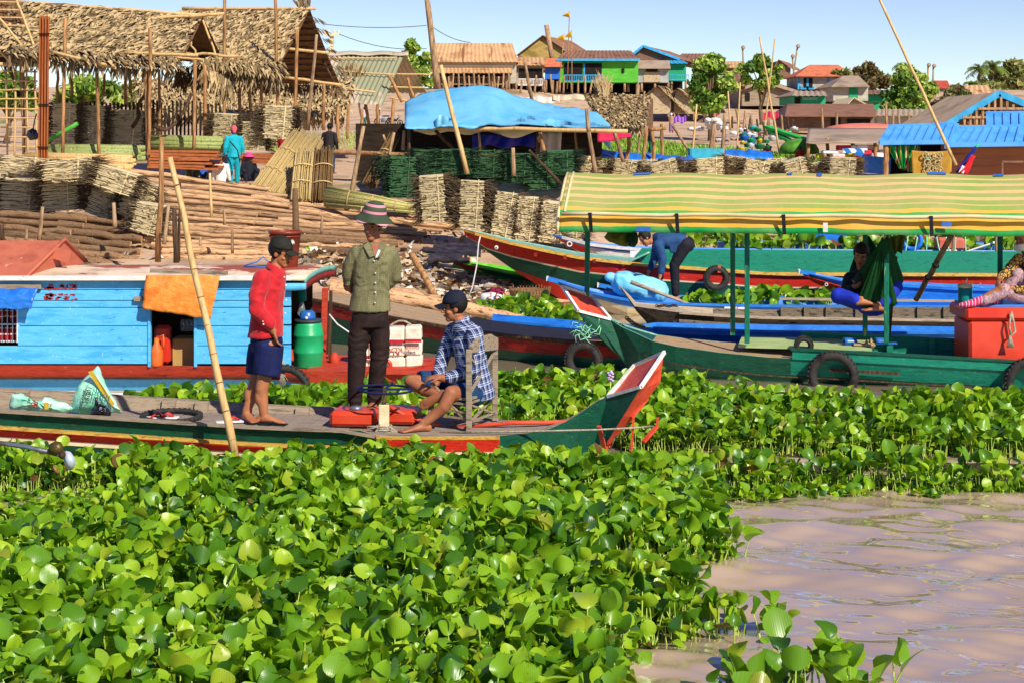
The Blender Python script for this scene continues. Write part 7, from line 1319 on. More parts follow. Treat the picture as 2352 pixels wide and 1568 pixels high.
# metal roofed shed
m_cor = mat('corrugated_tan_sheet',['#a89a82','#c9b89e','#b8a68c'],.5,(1,1,1),.6,.1,wear=('#9a9a78',.35,(1,.2,.2),.52,.02))
def corrugated(b,a,b_,c,d,pitch=.16,amp=.025,mi=0):
    a,b_,c,d = map(Vector,(a,b_,c,d));n = max(6,int((b_ - a).length/pitch)*4);nrm = (b_ - a).cross(d - a).normalized();nrm = nrm if nrm.z > 0 else -nrm
    b.grid(lambda u,v: a.lerp(b_,u).lerp(d.lerp(c,u),v) + nrm*amp*math.sin(u*n*math.pi/2),n,3,mi,sm=False)
t = thing('metal_shed','open shed with a tan corrugated metal roof and dark open end','shed',T(880,300));b = MB();corrugated(b,P(748,122,57),P(930,124,57),P(878,243,53),P(690,225,53));corrugated(b,P(748,122,57),P(932,125,57),P(980,214,61),P(800,214,61));b.build('metal_roof',m_cor,t)
b = MB();b.grid(lambda u,v: P(lerp(750,938,u),119 + 8*v + 1.5*math.sin(u*16),56.95 - .3*v),24,3);b.build('ridge_cap',m_cor,t,solid=.02);poles(t,[(750,135,912,133,56.3),(780,164,908,172,55),(800,205,862,212,53.5),(905,170,985,172,57),(890,200,975,202,58),(895,225,935,232,54)],m_bamboo,.045,'purlin');poles(t,[(868,240,866,320,53),(905,225,898,310,54),(893,172,924,235,54),(935,180,950,225,58),(840,240,850,300,54)],m_brownpole,.085)
# blue tarp shelter
t = thing('tarp_shelter','market shelter roofed with a billowing bright blue tarp','shelter',T(1160,395));m_sky = mat('bright_blue_tarp',['#6ac8f6','#88dafe','#78d0fa'],1.2,rough=.42,bump=.25,bsc=3,spec=.4,tl=.2);b = MB()
TX = [930,945,985,1075,1130,1200,1270,1350,1372,1402];TY = [236,226,212,198,199,228,245,255,262,290]
def tarp(u,v):
    x = lerp(930,1402,u);yt = interp(TX,TY,x);yb = 294 + 3 * math.sin(u*9) + (2 if x < 1390 else 0);w_ = v / .72
    if v <= .72: y = lerp(yt,yb,w_ ** 1.15);Y = lerp(38.6,35.8,w_)
    else: k = (v - .72) / .28;y = lerp(yt,yt + 55,k);Y = lerp(38.6,43,k)
    n = noise.noise(Vector((u*9,v*5,1))) * .12 + .07 * abs(noise.noise(Vector((u*20 + v*6,v*7,4)))) - .10 * max(0,math.sin(u*30 + v*6)) * (v < .72) * w_ * .4
    return P(x,y,Y) + Vector((0,n,n*.7))
b.grid(lambda u,v: tarp(u,v if v < .001 else v),60,30);b.build('tarp_roof',m_sky,t,solid=.01)
b = MB();b.grid(lambda u,v: P(lerp(1085,1228,u),lerp(308,318 - 6*u,0) + lerp(2,34 - 8*math.sin(u*6) ** 2,v),37.2) + Vector((0,.1*math.sin(u*17 + v*2),0)),26,8);b.build('navy_curtain',mat('navy_tarp',['#14188a','#2428a8'],3,rough=.45,bump=.4),t,solid=.01)
b = MB();b.grid(lambda u,v: P(lerp(1150,1245,u),lerp(298,310 + 8*math.sin(u*5),v),36.6),12,3);b.grid(lambda u,v: P(lerp(950,1160,u),lerp(297,302 + 9*math.sin(u*8) ** 2,v),37.3),16,3);b.build('pale_lining',m_cream,t,solid=.01)
b = MB();b.grid(lambda u,v: P(lerp(1243,1290,u) - 4*v,lerp(303,380,v),36.8) + Vector((0,.06*math.sin(u*12),0)),12,8);b.build('plastic_sheet',mat('clear_plastic_sheet',['#c9b8a0','#e0d0c0','#d8a8a0'],2,rough=.35,bump=.3,tl=.3),t,solid=.01)
b = MB();b.grid(lambda u,v: P(lerp(1372,1450,u),lerp(302 + 5*u,330 - 12*u - 6*abs(u - .4),v),36),12,5);b.build('pink_cloth',mat('pink_cloth',['#c81848','#e03060'],3,rough=.7),t,solid=.01)
b = MB();b.box(P(1100,355,42) ,(6.4,.1,1.6));b.build('shade_backing',mat('tarp_shade',['#1c140e','#3a2a1c'],3,(1,1,6),.95),t)  # dark sheet put in as the deep shade below the tarp
poles(t,[(1000,300,1040,345,37),(1110,310,1108,380,38),(1235,300,1236,395,36.2),(940,296,938,360,36.2)],m_darkpole,.06,'post')
# thatched lean-to and leaf huts right of the tarp
t = thing('thatched_shelter','thatched lean-to with two tiers of thatch right of the blue tarp','shelter',T(1430,330));b = MB()
for a,c,d,e,sd in ((P(1340,218,47),P(1490,222,47),P(1488,244,45.5),P(1360,250,45.5),3),(P(1370,252,45),P(1486,248,45),P(1482,288,43),P(1375,295,43),5)): slope(b,a,c,d,e,seed=sd);strips(b,a,c,d,e,800,.35,lift=.1,mi=(1,2,2));fringe(b,e,d,100,.3)
for _ in range(150): p = P(U(1372,1395),U(200,225),U(46.2,47.2));b.add([p,p + X_*.05,p + Vector((U(-.2,.25),0,U(.2,.55)))],[(0,1,2)],1)
slope(b,P(1490,222,47),P(1500,228,48),P(1500,300,44),P(1484,294,43),seed=8,nu=3,nv=4);b.build('thatch_roof',TH,t);poles(t,[(1485,290,1475,400,43),(1500,290,1502,395,44.5),(1520,285,1522,380,47),(1445,300,1440,395,43.5),(1530,295,1470,300,44)],m_brownpole,.075)
m_leafw = mat('woven_leaf_wall',['#8a7656','#c9b490','#a8926c'],3,(1,1,3),.9,.7)
for lab,(xl,xr,xa,ya,ye,yb),Y in (('small hut with woven palm-leaf gable wall, nearer of two by the big tree',(1480,1545,1510,197,224,262),T(1510,284).y),('small hut with woven palm-leaf gable and longer roof, behind its twin',(1548,1604,1554,203,226,262),T(1510,282).y)):
    t = thing('leaf_hut',lab,'hut',T((xl + xr)/2,268));b = MB();b.prism([P(xl,yb,Y),P(xr - 6,yb,Y),P(xr - 6,ye + 2,Y),P(xa,ya + 3,Y),P(xl,ye + 2,Y)],(0,3,0));b.build('leaf_wall',m_leafw,t)
    b = MB();a,c = P(xa,ya,Y - .6),P(xa + 26,ya + 3,Y + 8);dL,dR = P(xl - 10,ye + 5,Y - .6),P(xr + 18,ye + 26,Y - .4);slope(b,a,c,P(xr + 30,ye + 28,Y + 5),dR,seed=1);slope(b,a,c,P(xl + 10,ye + 4,Y + 5),dL,seed=2);strips(b,a,c,P(xr + 30,ye + 28,Y + 5),dR,500,.8,lift=.1,wd=.07);strips(b,a,c,P(xl + 10,ye + 4,Y + 5),dL,200,.5);b.build('thatch_roof',TH,t)
    poles(t,[(xl + 2,yb,xl + 2,yb + 25,Y + .3),(xr - 8,yb,xr - 8,yb + 25,Y + .3),(xr + 14,ye + 26,xr + 12,yb + 20,Y)],m_brownpole,.08,'stilt')
# ---------- people on the bank
def cm(c,nm='cloth'): return mat('%s_%s' % (nm,c.strip('#')),c,7,rough=.8,bump=.15)
def bystander(x,y,hpx,Y,lab,rz=0,pose='stand',shirt='#888888',legs='#333344',hat=None,arms='down',sk=None,skirt=False,full=1.62,cat='person'):
    """a figure hpx pixels tall whose lowest point is at x, y"""
    base = P(x,y,Y);s = hpx * Y / F / (full if pose == 'stand' else .95);t = thing('person',lab,cat,base,rz);W_ = WM[t.name]
    q = lambda a,b,c: W_ @ (Vector((a,b,c))*s)
    if pose == 'stand': hip,hz = 0,.80
    else: hip,hz = .05,.16
    b = MB();hd,ax,pt = head(b,q(0,-.02,hz + .68),W_.to_3x3() @ Vector((0,-1,-.1)),Z_,s,q(0,.02,hz + .55))
    X3,Y3 = W_.to_3x3() @ X_ * s,W_.to_3x3() @ Y_ * s
    torso(b,[(q(0,.02,hz + .56),X3*.06,Y3*.06),(q(0,.02,hz + .5),X3*.15,Y3*.08),(q(0,.02,hz + .25),X3*.13,Y3*.09),(q(0,.03,hz),X3*.14,Y3*.1)])
    A = []
    for sd in (-1,1):
        if arms == 'down': pp = [q(sd*.18,.02,hz + .47),q(sd*.24,.03,hz + .22),q(sd*.25,-.05,hz - .02)]
        elif arms == 'up': pp = [q(sd*.18,.02,hz + .47),q(sd*.28,0,hz + .62),q(sd*.14,0,hz + .85)]
        else: pp = [q(sd*.18,.02,hz + .47),q(sd*.25,-.05,hz + .22),q(sd*.10,-.28,hz + .2)]
        limb(b,pp,[.05*s,.04*s,.03*s]);dd = (pp[2] - pp[1]).normalized();hand(b,pp[2],dd,W_.to_3x3() @ Vector((-sd,-.3,0)),s*.95,.6,sd);A.append(pp)
    Lg = []
    for sd in (-1,1):
        if pose == 'stand': pp = [q(sd*.09,.02,hz),q(sd*.1,0,.43),q(sd*.1,.03 + sd*.06,.07)]
        else: pp = [q(sd*.1,.0,hz),q(sd*.22,-.34,hz + .24),q(sd*.14,-.28,.06)]
        limb(b,pp,[.085*s,.06*s,.038*s]);foot(b,pp[2],W_.to_3x3() @ Vector((sd*.2,-1,0)),s);Lg.append(pp)
    put(fuse(b,.014*s,2,paint=pt),'body',BODY(sk or sk3),t)
    c = MB();torso(c,[(q(0,.02,hz + .57),X3*.075,Y3*.075),(q(0,.02,hz + .51),X3*.18,Y3*.11),(q(0,.02,hz + .25),X3*.16,Y3*.125),(q(0,.03,hz - .05),X3*.175,Y3*.14)])
    for pp in A: limb(c,[pp[0],pp[1],pp[1].lerp(pp[2],.75)],[.07*s,.058*s,.05*s])
    put(fuse(c,.016*s,4,wr=(.006,9)),'shirt',cm(shirt) if isinstance(shirt,str) else shirt,t)
    c = MB();c.ball(q(0,.03,hz),(.17*s,.13*s,.1*s))
    for pp in Lg: limb(c,[pp[0],pp[1],pp[1].lerp(pp[2],.9)],[.105*s,.08*s,.065*s])
    if skirt: c.ell([(q(0,.02,hz),X3*.17,Y3*.14),(q(0,0,.2),X3*.22,Y3*.18)])
    put(fuse(c,.016*s,4,wr=(.006,9)),'trousers',cm(legs),t)
    if hat is None or hat[0] != 'wrap': hair(hd,ax,s,m_hair,t)
    if hat:
        hm = cm(hat[1],'hat')
        if hat[0] == 'cap': cap(hd,ax,s,hm,t)
        elif hat[0] == 'wrap': c = MB();c.ball(hd(0,-.012,.045),(.095*s,.115*s,.105*s),ax);c.ball(hd(0,-.10,-.03),(.05*s,.04*s,.07*s),ax);put(fuse(c,.01*s,2,wr=(.004,18)),'head_scarf',hm,t)
        else: c = MB();c.lathe([(.19,.03),(.18,.04),(.11,.065),(.095,.10),(.075,.15),(0,.165)],(0,0,0),22,caps=False);c.v = [tuple(hd(v[0]*1,v[1],v[2])) for v in c.v];c.build('sun_hat',hm,t,solid=.008*s)
    return t
tq = bystander(537,425,136,39.6,'woman in a turquoise outfit and coral head scarf standing by the sheds',R(200),shirt='#18b4c4',legs='#14a8b8',hat=('wrap','#d8606a'))
b = MB();b.tube([P(528,325,39.2),P(545,345,39.15),P(551,372,39.2)],.015,6);b.build('bag_strap',m_black,tq)
bystander(508,428,70,37.6,'seated person in a white shirt and grey cap seen from behind',R(180),'sit','#f0ece4','#3a3a40',('cap','#4a464a'))
bystander(440,414,46,37.9,'seated person in a camouflage sun hat beside the white-shirted one',R(30),'sit','#8a9468','#4a5038',('brim','#8a8460'))
bystander(572,420,66,37.8,'seated person in a bright pink sun hat in front of the turquoise woman',R(20),'sit','#1c1c28','#202030',('brim','#e84a90'))
bystander(468,415,40,38.1,'seated child-sized figure in a blue hat half hidden among the seated people',R(60),'sit','#2c6cc8','#202a40',('brim','#2c7ad0'))
bystander(563,340,76,44.2,'person in a maroon striped shirt in the shade behind the shed posts',R(10),'stand','#5a1c34','#1c1c24',None)
bystander(757,400,116,40.5,'man in a dark hooded jacket and black cap walking behind the reed sheaves',R(165),'stand','#2a2324','#2a4460',('cap','#141416'))
bystander(650,352,44,42.5,'person with a white and red head cloth and red patterned shirt by the reed sheaves',R(150),'sit','#c02038','#5a1820',('wrap','#c8a8a0'))
bystander(837,292,46,86,'person in white and green shorts bending to a load beyond the metal shed',R(150),'stand','#d0c8d8','#127a6a',None,arms='front')
bystander(870,293,44,88,'person in purple beside the one in green shorts',R(90),'stand','#5a3a6a','#3a5a8a',('brim','#d8d0c8'))
bystander(548,285,30,90,'distant person in blue trousers under the low eave',R(90),'stand','#6a5a50','#1c5a8a',None)
bystander(895,330,40,62,'person in a light blue shirt at the left end of the tarp',R(200),'sit','#8ad0f0','#3a4a6a',None)
bystander(1424,366,30,58,'dark-shirted person sitting on the green grass beyond the tarp',R(120),'sit','#2a2426','#20242c',None)
bystander(1494,352,62,60,'person in dark green under the thatched lean-to',R(90),'stand','#3a3030','#0f6a5a',None)
bystander(1493,304,44,80,'distant person in maroon beside the leaf huts',R(120),'stand','#8a2030','#202030',None)
bystander(1542,306,46,78,'woman in tan carrying a white bundle on her head near the leaf huts',R(170),'stand','#b08a70','#9a6a90',('wrap','#f0ece0'),arms='up',skirt=True)
bystander(1711,330,34,84,'crouching person in a blue shirt and white cap by the motorbikes',R(210),'sit','#2a5aa8','#e0e4e8',('cap','#e8e8ea'))
bystander(1678,376,26,60,'dark-haired person low on the grass below the motorbikes',R(180),'sit','#20242c','#20242c',None)
bystander(1762,365,34,62,'person in red at the edge of the market stall',R(160),'sit','#d01c24','#2a2a30',None)
bystander(1838,372,34,58,'person in a bright red shirt by the market awning',R(160),'sit','#d8281c','#1c4a9a',None)
bystander(1742,340,40,76,'person with a pale hat in the market crowd',R(190),'stand','#6a2a30','#3a3a40',('brim','#e0d8c8'))
bystander(2150,575,36,30.5,'bare-armed child crouching by the red outboard engine',R(90),'sit','#8a5040','#701c18',None,sk=sk2)
# --- motorbikes, sacks, market clutter
m_bike = mat('bike_black',['#15161a','#2a2c32'],8,rough=.4)
def bike(x,y,hpx,Y,rz,lab,c):
    s = hpx * Y / F / 1.05;base = P(x,y,Y);t = thing('motorbike',lab,'motorbike',base,rz,'motorbikes parked on the bank');k = lambda *v: Vector(v) * s
    for xx in (-.6,.6): b = MB();b.ring(k(xx,0,.29),Y_,.24*s,.05*s,18,7);b.ring(k(xx,0,.29),Y_,.06*s,.04*s,10,5);[b.beam(k(xx,0,.29),k(xx + .23*math.cos(a),0,.29 + .23*math.sin(a)),.012*s) for a in [i*1.047 for i in range(6)]];b.build('wheel',m_rubber,t,local=True)
    b = MB();b.ell([(k(-.5,0,.62),Z_*.06*s,Y_*.08*s),(k(-.1,0,.60),Z_*.12*s,Y_*.1*s),(k(.2,0,.5),Z_*.13*s,Y_*.09*s),(k(.42,0,.72),Z_*.1*s,Y_*.07*s)],10);b.build('body',cm(c,'bike'),t,local=True)
    b = MB();b.box(k(-.3,0,.74),k(.62,.22,.08));b.build('seat',m_bike,t,local=True,bevel=.02);b = MB();b.box(k(.0,0,.32),k(.36,.2,.24));b.build('engine',m_steel,t,local=True,bevel=.02);b = MB();b.tube([k(.6,0,.29),k(.46,0,.95)],.03*s,6);b.tube([k(.42,-.33,1.0),k(.46,0,.97),k(.42,.33,1.0)],.02*s,6);b.build('handlebar',m_steel,t,local=True)
    b = MB();b.ball(k(.54,0,.84),.09*s);b.build('headlight',m_glass,t,local=True)
for a in ((695,285,30,80,.2,'red motorbike under the ragged eave of the low shed','#a01c1c'),(880,288,30,86,2.6,'white motorbike beyond the low thatched shed','#d0d4d8'),(905,290,26,84,.4,'dark motorbike below the metal roof','#24282c'),(1655,338,30,82,.5,'white-tanked motorbike below the white sack heap','#c8ccd4'),(1690,340,28,84,2.4,'red and white motorbike right of the sack heap','#b02a2a')): bike(*a)
for i,(x,y,w_,h) in enumerate(((1588,296,20,7),(1606,296,24,8),(1640,292,36,9),(1632,284,30,9),(1644,276,26,9),(1652,284,22,9),(1626,276,16,7),(1662,294,24,9),(1684,306,18,7))):
    bag('grain_sack',[(x - w_/2,y + h*.5),(x - w_*.45,y - h*.4),(x,y - h*.7),(x + w_*.45,y - h*.3),(x + w_/2,y + h*.5),(x,y + h*.7)],80 - i*.2,.35,m_white,['white grain sack lying apart at the left of the white heap','white grain sack low at the left of the white heap','large white grain sack at the bottom of the heap','white grain sack on the second layer of the heap','white grain sack on top of the heap','white grain sack on the right of the top layer','small white sack at the upper left of the heap','white grain sack at the bottom right of the heap','single white sack dropped beside the motorbikes'][i],'sack','white grain sacks heaped on the bank',amp=.05,seed=i)
m_grn = mat('bright_green_tarp',['#1fa838','#35cc50'],3,rough=.5,bump=.2)
b = MB();b.beam(P(1762,292,62),P(1852,322,60),.35,.10);b.beam(P(1768,300,62),P(1868,352,59),.25,.10);b.beam(P(1840,316,61),P(1832,345,61),.12,.1);b.solo('boat_roof_frame',m_grn,'bright green frame slanting down beside the market awning','frame')
b = MB();b.ball(P(1835,350,59),(.75,.8,.5));b.v = [(x,y,max(z,P(1835,354,59).z)) for x,y,z in b.v];b.solo('green_mound',mat('moss_tarp',['#3f7a1c','#6aa838'],4,rough=.8),'rounded green covered mound under the slanting green frame','mound')
for i in range(46):
    x,y = U(1700,1830),U(300,352);Y = 66 - (y - 300) * .1;c = random.choice(['#1c9a6a','#d8d4cc','#c83a3a','#2a6ab8','#d8c020','#40b8b0','#e8e8e8','#8a2a2a','#1c7a4a'])
    b = MB();p = P(x,y,Y);r_ = U(.08,.15);b.lathe([(r_*.8,0),(r_*1.2,r_*.2),(r_*1.3,r_*1.1),(r_*1.35,r_*1.2),(r_*.5,r_*1.3),(r_*.5,r_*1.6)],p,10);b.solo('plastic_container',cm(c,'tub'),'coloured plastic container among the market goods beside the green frame','container','plastic containers piled at the market')
for x,y,w_,h,c,lab in ((1325,349,.75,.45,'#58c8d8','open turquoise crate on the grass beyond the tarp'),(1620,362,.9,.3,'#3ab0c8','blue and white heap smoking on the grass'),(1345,372,.7,.2,'#f0f0f0','white folded sheet beside the turquoise crate')):
    b = MB();p = P(x,y + 6,46);b.box(p + Z_*h/2,(w_,w_*.7,.04));[b.box(p + Vector((sx*w_/2,0,h*.6)),(.03,w_*.7,h)) for sx in (-1,1)];[b.box(p + Vector((0,sy*w_*.35,h*.6)),(w_ - .034,.03,h - .01)) for sy in (-1,1)];b.solo('crate',cm(c,'crate'),lab,'crate')
for x0,y0,x1,y1,Y,lab in ((1270,352,1470,372,46,'long rolled blue tarp lying on the grass'),(1480,372,1590,380,45,'flattened blue tarp right of the long roll'),(1660,362,1770,366,47,'blue tarp spread below the market goods')):
    b = MB();a,c = P(x0,y0,Y),P(x1,y1,Y);b.grid(lambda u,v: a.lerp(c,u) + Vector((0,(v - .5)*1.1,.22*math.sin(math.pi*v) + .08*noise.noise(Vector((u*8,v*4,x0))))),30,8);b.solo('tarpaulin',m_btarp,lab,'tarpaulin',solid=.02)
m_smk = None
# --- engine boat behind the canopy
t = thing('outboard_engine','red and white boat engine with hanging cords behind the long boat','engine',P(2180,585,29.4));b = MB();b.box(P(2180,560,29.4),(.5,.35,.22));b.build('fuel_box',mat('faded_red_metal',['#c8583c','#d87a5c'],4,rough=.5),t,bevel=.04);b = MB();b.box(P(2176,578,29.4),(.3,.3,.2));b.box(P(2186,586,29.4),(.2,.2,.15));b.build('block',m_white,t,bevel=.03);b = MB();b.ring(P(2095,552,29.3),(.4,1,0),.16,.04,18,7);b.build('flywheel',m_bblue,t)
for i in range(7): b = MB();x = 2085 + i * 22;b.tube(sag(P(x,545,29),P(x + U(-14,14),592,29),.04),.012,5);b.build('cord',MATS['mint_rope'],t)
b = MB();b.tube([P(2095,565,29.6),P(2110,592,29.5)],.08,8);b.tube([P(2120,540,29.6),P(2095,590,29.6)],.05,8);b.build('frame',m_dred,t)
for a in ((2160,598,2300,552,28.9,.025,m_white,'long white pole lying over the plants behind the long boat'),): post(*a,name='boat_pole',cat='pole',grp=None)
for a in ((2190,530,2188,618,28.5,.045,m_pole,'grey post rising behind the slanting pole under the canopy'),(2288,530,2288,590,28.8,.04,m_pole,'grey post under the right end of the canopy'),(2196,540,2197,570,29.5,.05,m_darkpole,'dark post beside the boat engine')): post(*a)
# ---------- trees
def leafage(name,clumps,n,s0,s1,cols,seed=0):
    r = np.random.default_rng(seed + 5);cl = np.array([c[:3] for c in clumps]);rad = np.array([c[3] for c in clumps]);w_ = rad ** 2;k = r.choice(len(cl),n,p=w_/w_.sum())
    d = r.normal(size=(n,3));d /= np.linalg.norm(d,axis=1)[:,None];p = cl[k] + d * (rad[k]*r.uniform(.15,1.45,n) ** .7)[:,None] * np.array([1,1,.75])
    a = r.normal(size=(n,3)) + d * .8;a /= np.linalg.norm(a,axis=1)[:,None];b_ = np.cross(a,r.normal(size=(n,3)));b_ /= np.linalg.norm(b_,axis=1)[:,None];c = np.cross(a,b_);s = r.uniform(s0,s1,n)[:,None]
    v = np.stack([p - b_*s,p + c*s*.5,p + b_*s,p - c*s*.5],1).reshape(-1,3);me = bpy.data.meshes.new(name);me.vertices.add(len(v));me.vertices.foreach_set('co',v.astype(np.float32).ravel());me.loops.add(n*4);me.polygons.add(n)
    me.loops.foreach_set('vertex_index',np.arange(n*4,dtype=np.int32));me.polygons.foreach_set('loop_start',np.arange(n,dtype=np.int32)*4);tone = r.normal(size=len(cl));mi = np.clip(np.round((tone[k]*.8 + r.normal(size=n)*.7) + 1),0,len(cols) - 1).astype(np.int32);me.polygons.foreach_set('material_index',mi);me.update();me.validate()
    for m in cols: me.materials.append(m)
    return me
fm = lambda nme,c: mat(nme,c,2,rough=.6,bump=0,tl=.25)
FG = [fm('leaf_deep',['#42661e','#587c28']),fm('leaf_mid',['#7a9e30','#94b43c']),fm('leaf_light',['#b4c858','#ccdc70'])];FO = [fm('leaf_olive_deep',['#6a7034','#7a8040']),fm('leaf_olive',['#848a48','#969a54']),fm('leaf_olive_light',['#b0aa68','#c0b878'])];FB = [fm('leaf_brown_deep',['#6a5a34','#7a6a40']),fm('leaf_brown',['#7a6a44','#8d7d52']),fm('leaf_brown_light',['#9a8c5c','#7d8a40'])]
m_trunk = mat('tree_bark',['#5a4632','#8a7252'],4,(4,4,1),.9,.6)
def tree(lab,x,yt,yb,wpx,Y,cols,n=2600,ncl=26,seed=0,name='tree',s=(.13,.27),lean=0,ytr=None):
    rd = random.Random(seed);base = P(x,yb,Y);base.z = min(base.z,hgt(base.x,Y));top = P(x + lean,yt,Y);W_ = wpx * Y / F / 2;hh = top.z - base.z;t = thing(name,lab,'tree',base,0,None);cz0 = P(x,ytr or lerp(yt,yb,.8),Y).z;cl = []
    for _ in range(ncl):
        a,f_ = rd.uniform(0,6.28),rd.random();zz = lerp(cz0,top.z,f_);ww = W_ * (math.sin(math.pi*min(1,.22 + .78*f_)) ** .6) * rd.uniform(.1,1.02);r_ = W_ * rd.uniform(.12,.27);cl.append((base.x + lean*Y/F*f_ + math.cos(a)*ww,Y + math.sin(a)*ww*.7,zz - r_*.6,r_))
    me = leafage('crown',cl,n,s[0]*Y/90,s[1]*Y/90,cols,seed);put(me,'crown',[],t)
    b = MB();mid = Vector((base.x,Y,lerp(base.z,top.z,.45)));b.tube(bend(base - Z_*.2,mid,.15*W_,5),[W_*.09*lerp(1.2,.7,i/5) for i in range(6)],8)
    for c in cl[::2]: q = Vector(c[:3]);b.tube([mid.lerp(base,rd.uniform(0,.5)),mid.lerp(q,.5) + Vector((0,0,.1*W_)),q],[W_*.05,W_*.03,W_*.012],5)
    b.build('trunk',m_trunk,t);return t
tree('large leafy green tree with bare lower limbs on the slope right of the leaf huts',1632,128,275,150,84,FG,5200,40,3,ytr=238)
tree('dark green tree between the brown roofs behind the tall masts',1748,128,205,110,128,FG,3000,26,5,ytr=195)
tree('dark leafy tree rising behind the metal shed and the tall pole',948,92,215,105,100,FG,2600,24,7)
tree('broad yellow-green tree standing among the houses at the right',2078,150,258,135,118,FG,5200,40,9,ytr=252)
tree('rounded brown-olive tree behind the orange hip roof',1990,148,215,100,165,FB,3600,26,11,ytr=205)
tree('small olive tree beside the orange hip roof',1932,158,200,60,150,FO,1600,16,13)
tree('rounded brown bush in front of the red roof',2196,200,265,100,122,FB,3200,26,15,ytr=258)
tree('olive tree mass behind the palms at the right edge',2330,142,225,130,175,FO,4800,34,17,ytr=220)
tree('olive tree below the coconut palms',2262,185,225,90,172,FO,2200,20,19)
tree('little green tree behind the leaning bamboo mast',2140,190,215,46,160,FG,900,12,21)
tree('green scrub at the far left behind the lattice',20,165,260,150,72,FG,2600,24,23)
tree('green scrub seen through the posts of the long shed',190,170,250,190,76,FG,3200,26,25)
tree('pale scrub seen under the eave of the long shed',330,185,250,160,80,FO,2600,24,27)
tree('green bush seen between the tall shed posts',480,190,252,120,82,FG,1800,18,29)
tree('small light tree between the brown roofs and the dark tree',1702,150,180,40,150,FG,800,10,31)
m_frond = fm('palm_frond',['#5f7a24','#9aa84a'])
def palm(lab,x,yt,yb,rpx,Y,seed):
    rd = random.Random(seed);base = P(x,yb,Y);base.z = min(base.z,hgt(base.x,Y));top = P(x + rd.uniform(-3,3),yt + rpx*.6,Y);t = thing('coconut_palm',lab,'palm tree',base,0,'coconut palms on the skyline');b = MB();b.tube(bend(base,top,.4,6),[.22 - .012*i for i in range(7)],7);b.build('trunk',m_trunk,t);b = MB();R_ = rpx * Y / F
    for k in range(18):
        a = k * 2.4;e = rd.uniform(-.2,1.1);d = Vector((math.cos(a)*math.cos(e),math.sin(a)*math.cos(e),math.sin(e)));pts = [top + d*R_*f_ - Z_*R_*.55*f_*f_ for f_ in (0,.25,.5,.75,1)];sd = Vector((-math.sin(a),math.cos(a),0))
        for p,q in zip(pts,pts[1:]):
            for j in range(5):
                c = p.lerp(q,j/5);L_ = R_ * .26
                for sg in (-1,1): b.add([c,c + (q - p)*.2,c + sd*sg*L_ - Z_*L_*rd.uniform(.3,.9) + (q - p)*.4],[(0,1,2)])
    b.build('crown',m_frond,t)
palm('coconut palm left of the pair on the right skyline',2252,138,215,34,172,1);palm('coconut palm right of the pair, the taller one',2278,130,215,36,174,2);palm('coconut palm poking above the broad yellow-green tree',2072,138,215,22,160,3);palm('low palm on the slope below the pair of palms',2235,178,215,26,168,4)
# ---------- village houses
m_tan = mat('tan_metal_roof',['#b98a5c','#dcae7c','#c99a6c'],.5,(1,1,1),.65,.1,wear=('#9a6a48',.5,(3,.3,.3),.6,.05));m_brn = mat('brown_metal_roof',['#6f4a38','#946a52','#805844'],.6,rough=.7,bump=.1);m_org = mat('orange_tile_roof',['#c0603c','#dd8058','#cc6e4a'],1.5,rough=.75,bump=.2);m_gryr = mat('grey_brown_roof',['#8f7a66','#b39c84','#9f8b74'],.6,rough=.75,bump=.1)
m_wgreen = mat('lime_green_wall',['#48a828','#62c23c'],1,(1,1,4),.7);m_wteal = mat('teal_green_wall',['#14905c','#22a870'],1,(1,1,4),.7);m_wood = mat('brown_board_wall',['#5f4636','#8a6a52','#735643'],1.2,(1,1,7),.85,.4);m_gwood = mat('grey_board_wall',['#7d6c5a','#a8957e','#8f7d6a'],1.2,(1,1,7),.85,.4);m_palew = mat('pale_wall',['#a8a08c','#c9c2ac'],1,(1,1,3),.8);m_dark = mat('dark_opening',['#120e0c','#241c18'],2,rough=.9,bump=0);m_btrim = mat('blue_trim',['#2494c8','#48b4e0'],2,rough=.6);m_yew = mat('ochre_patched_wall',['#8a7434','#b89c58','#7d5a34'],.5,(1,1,2),.8)
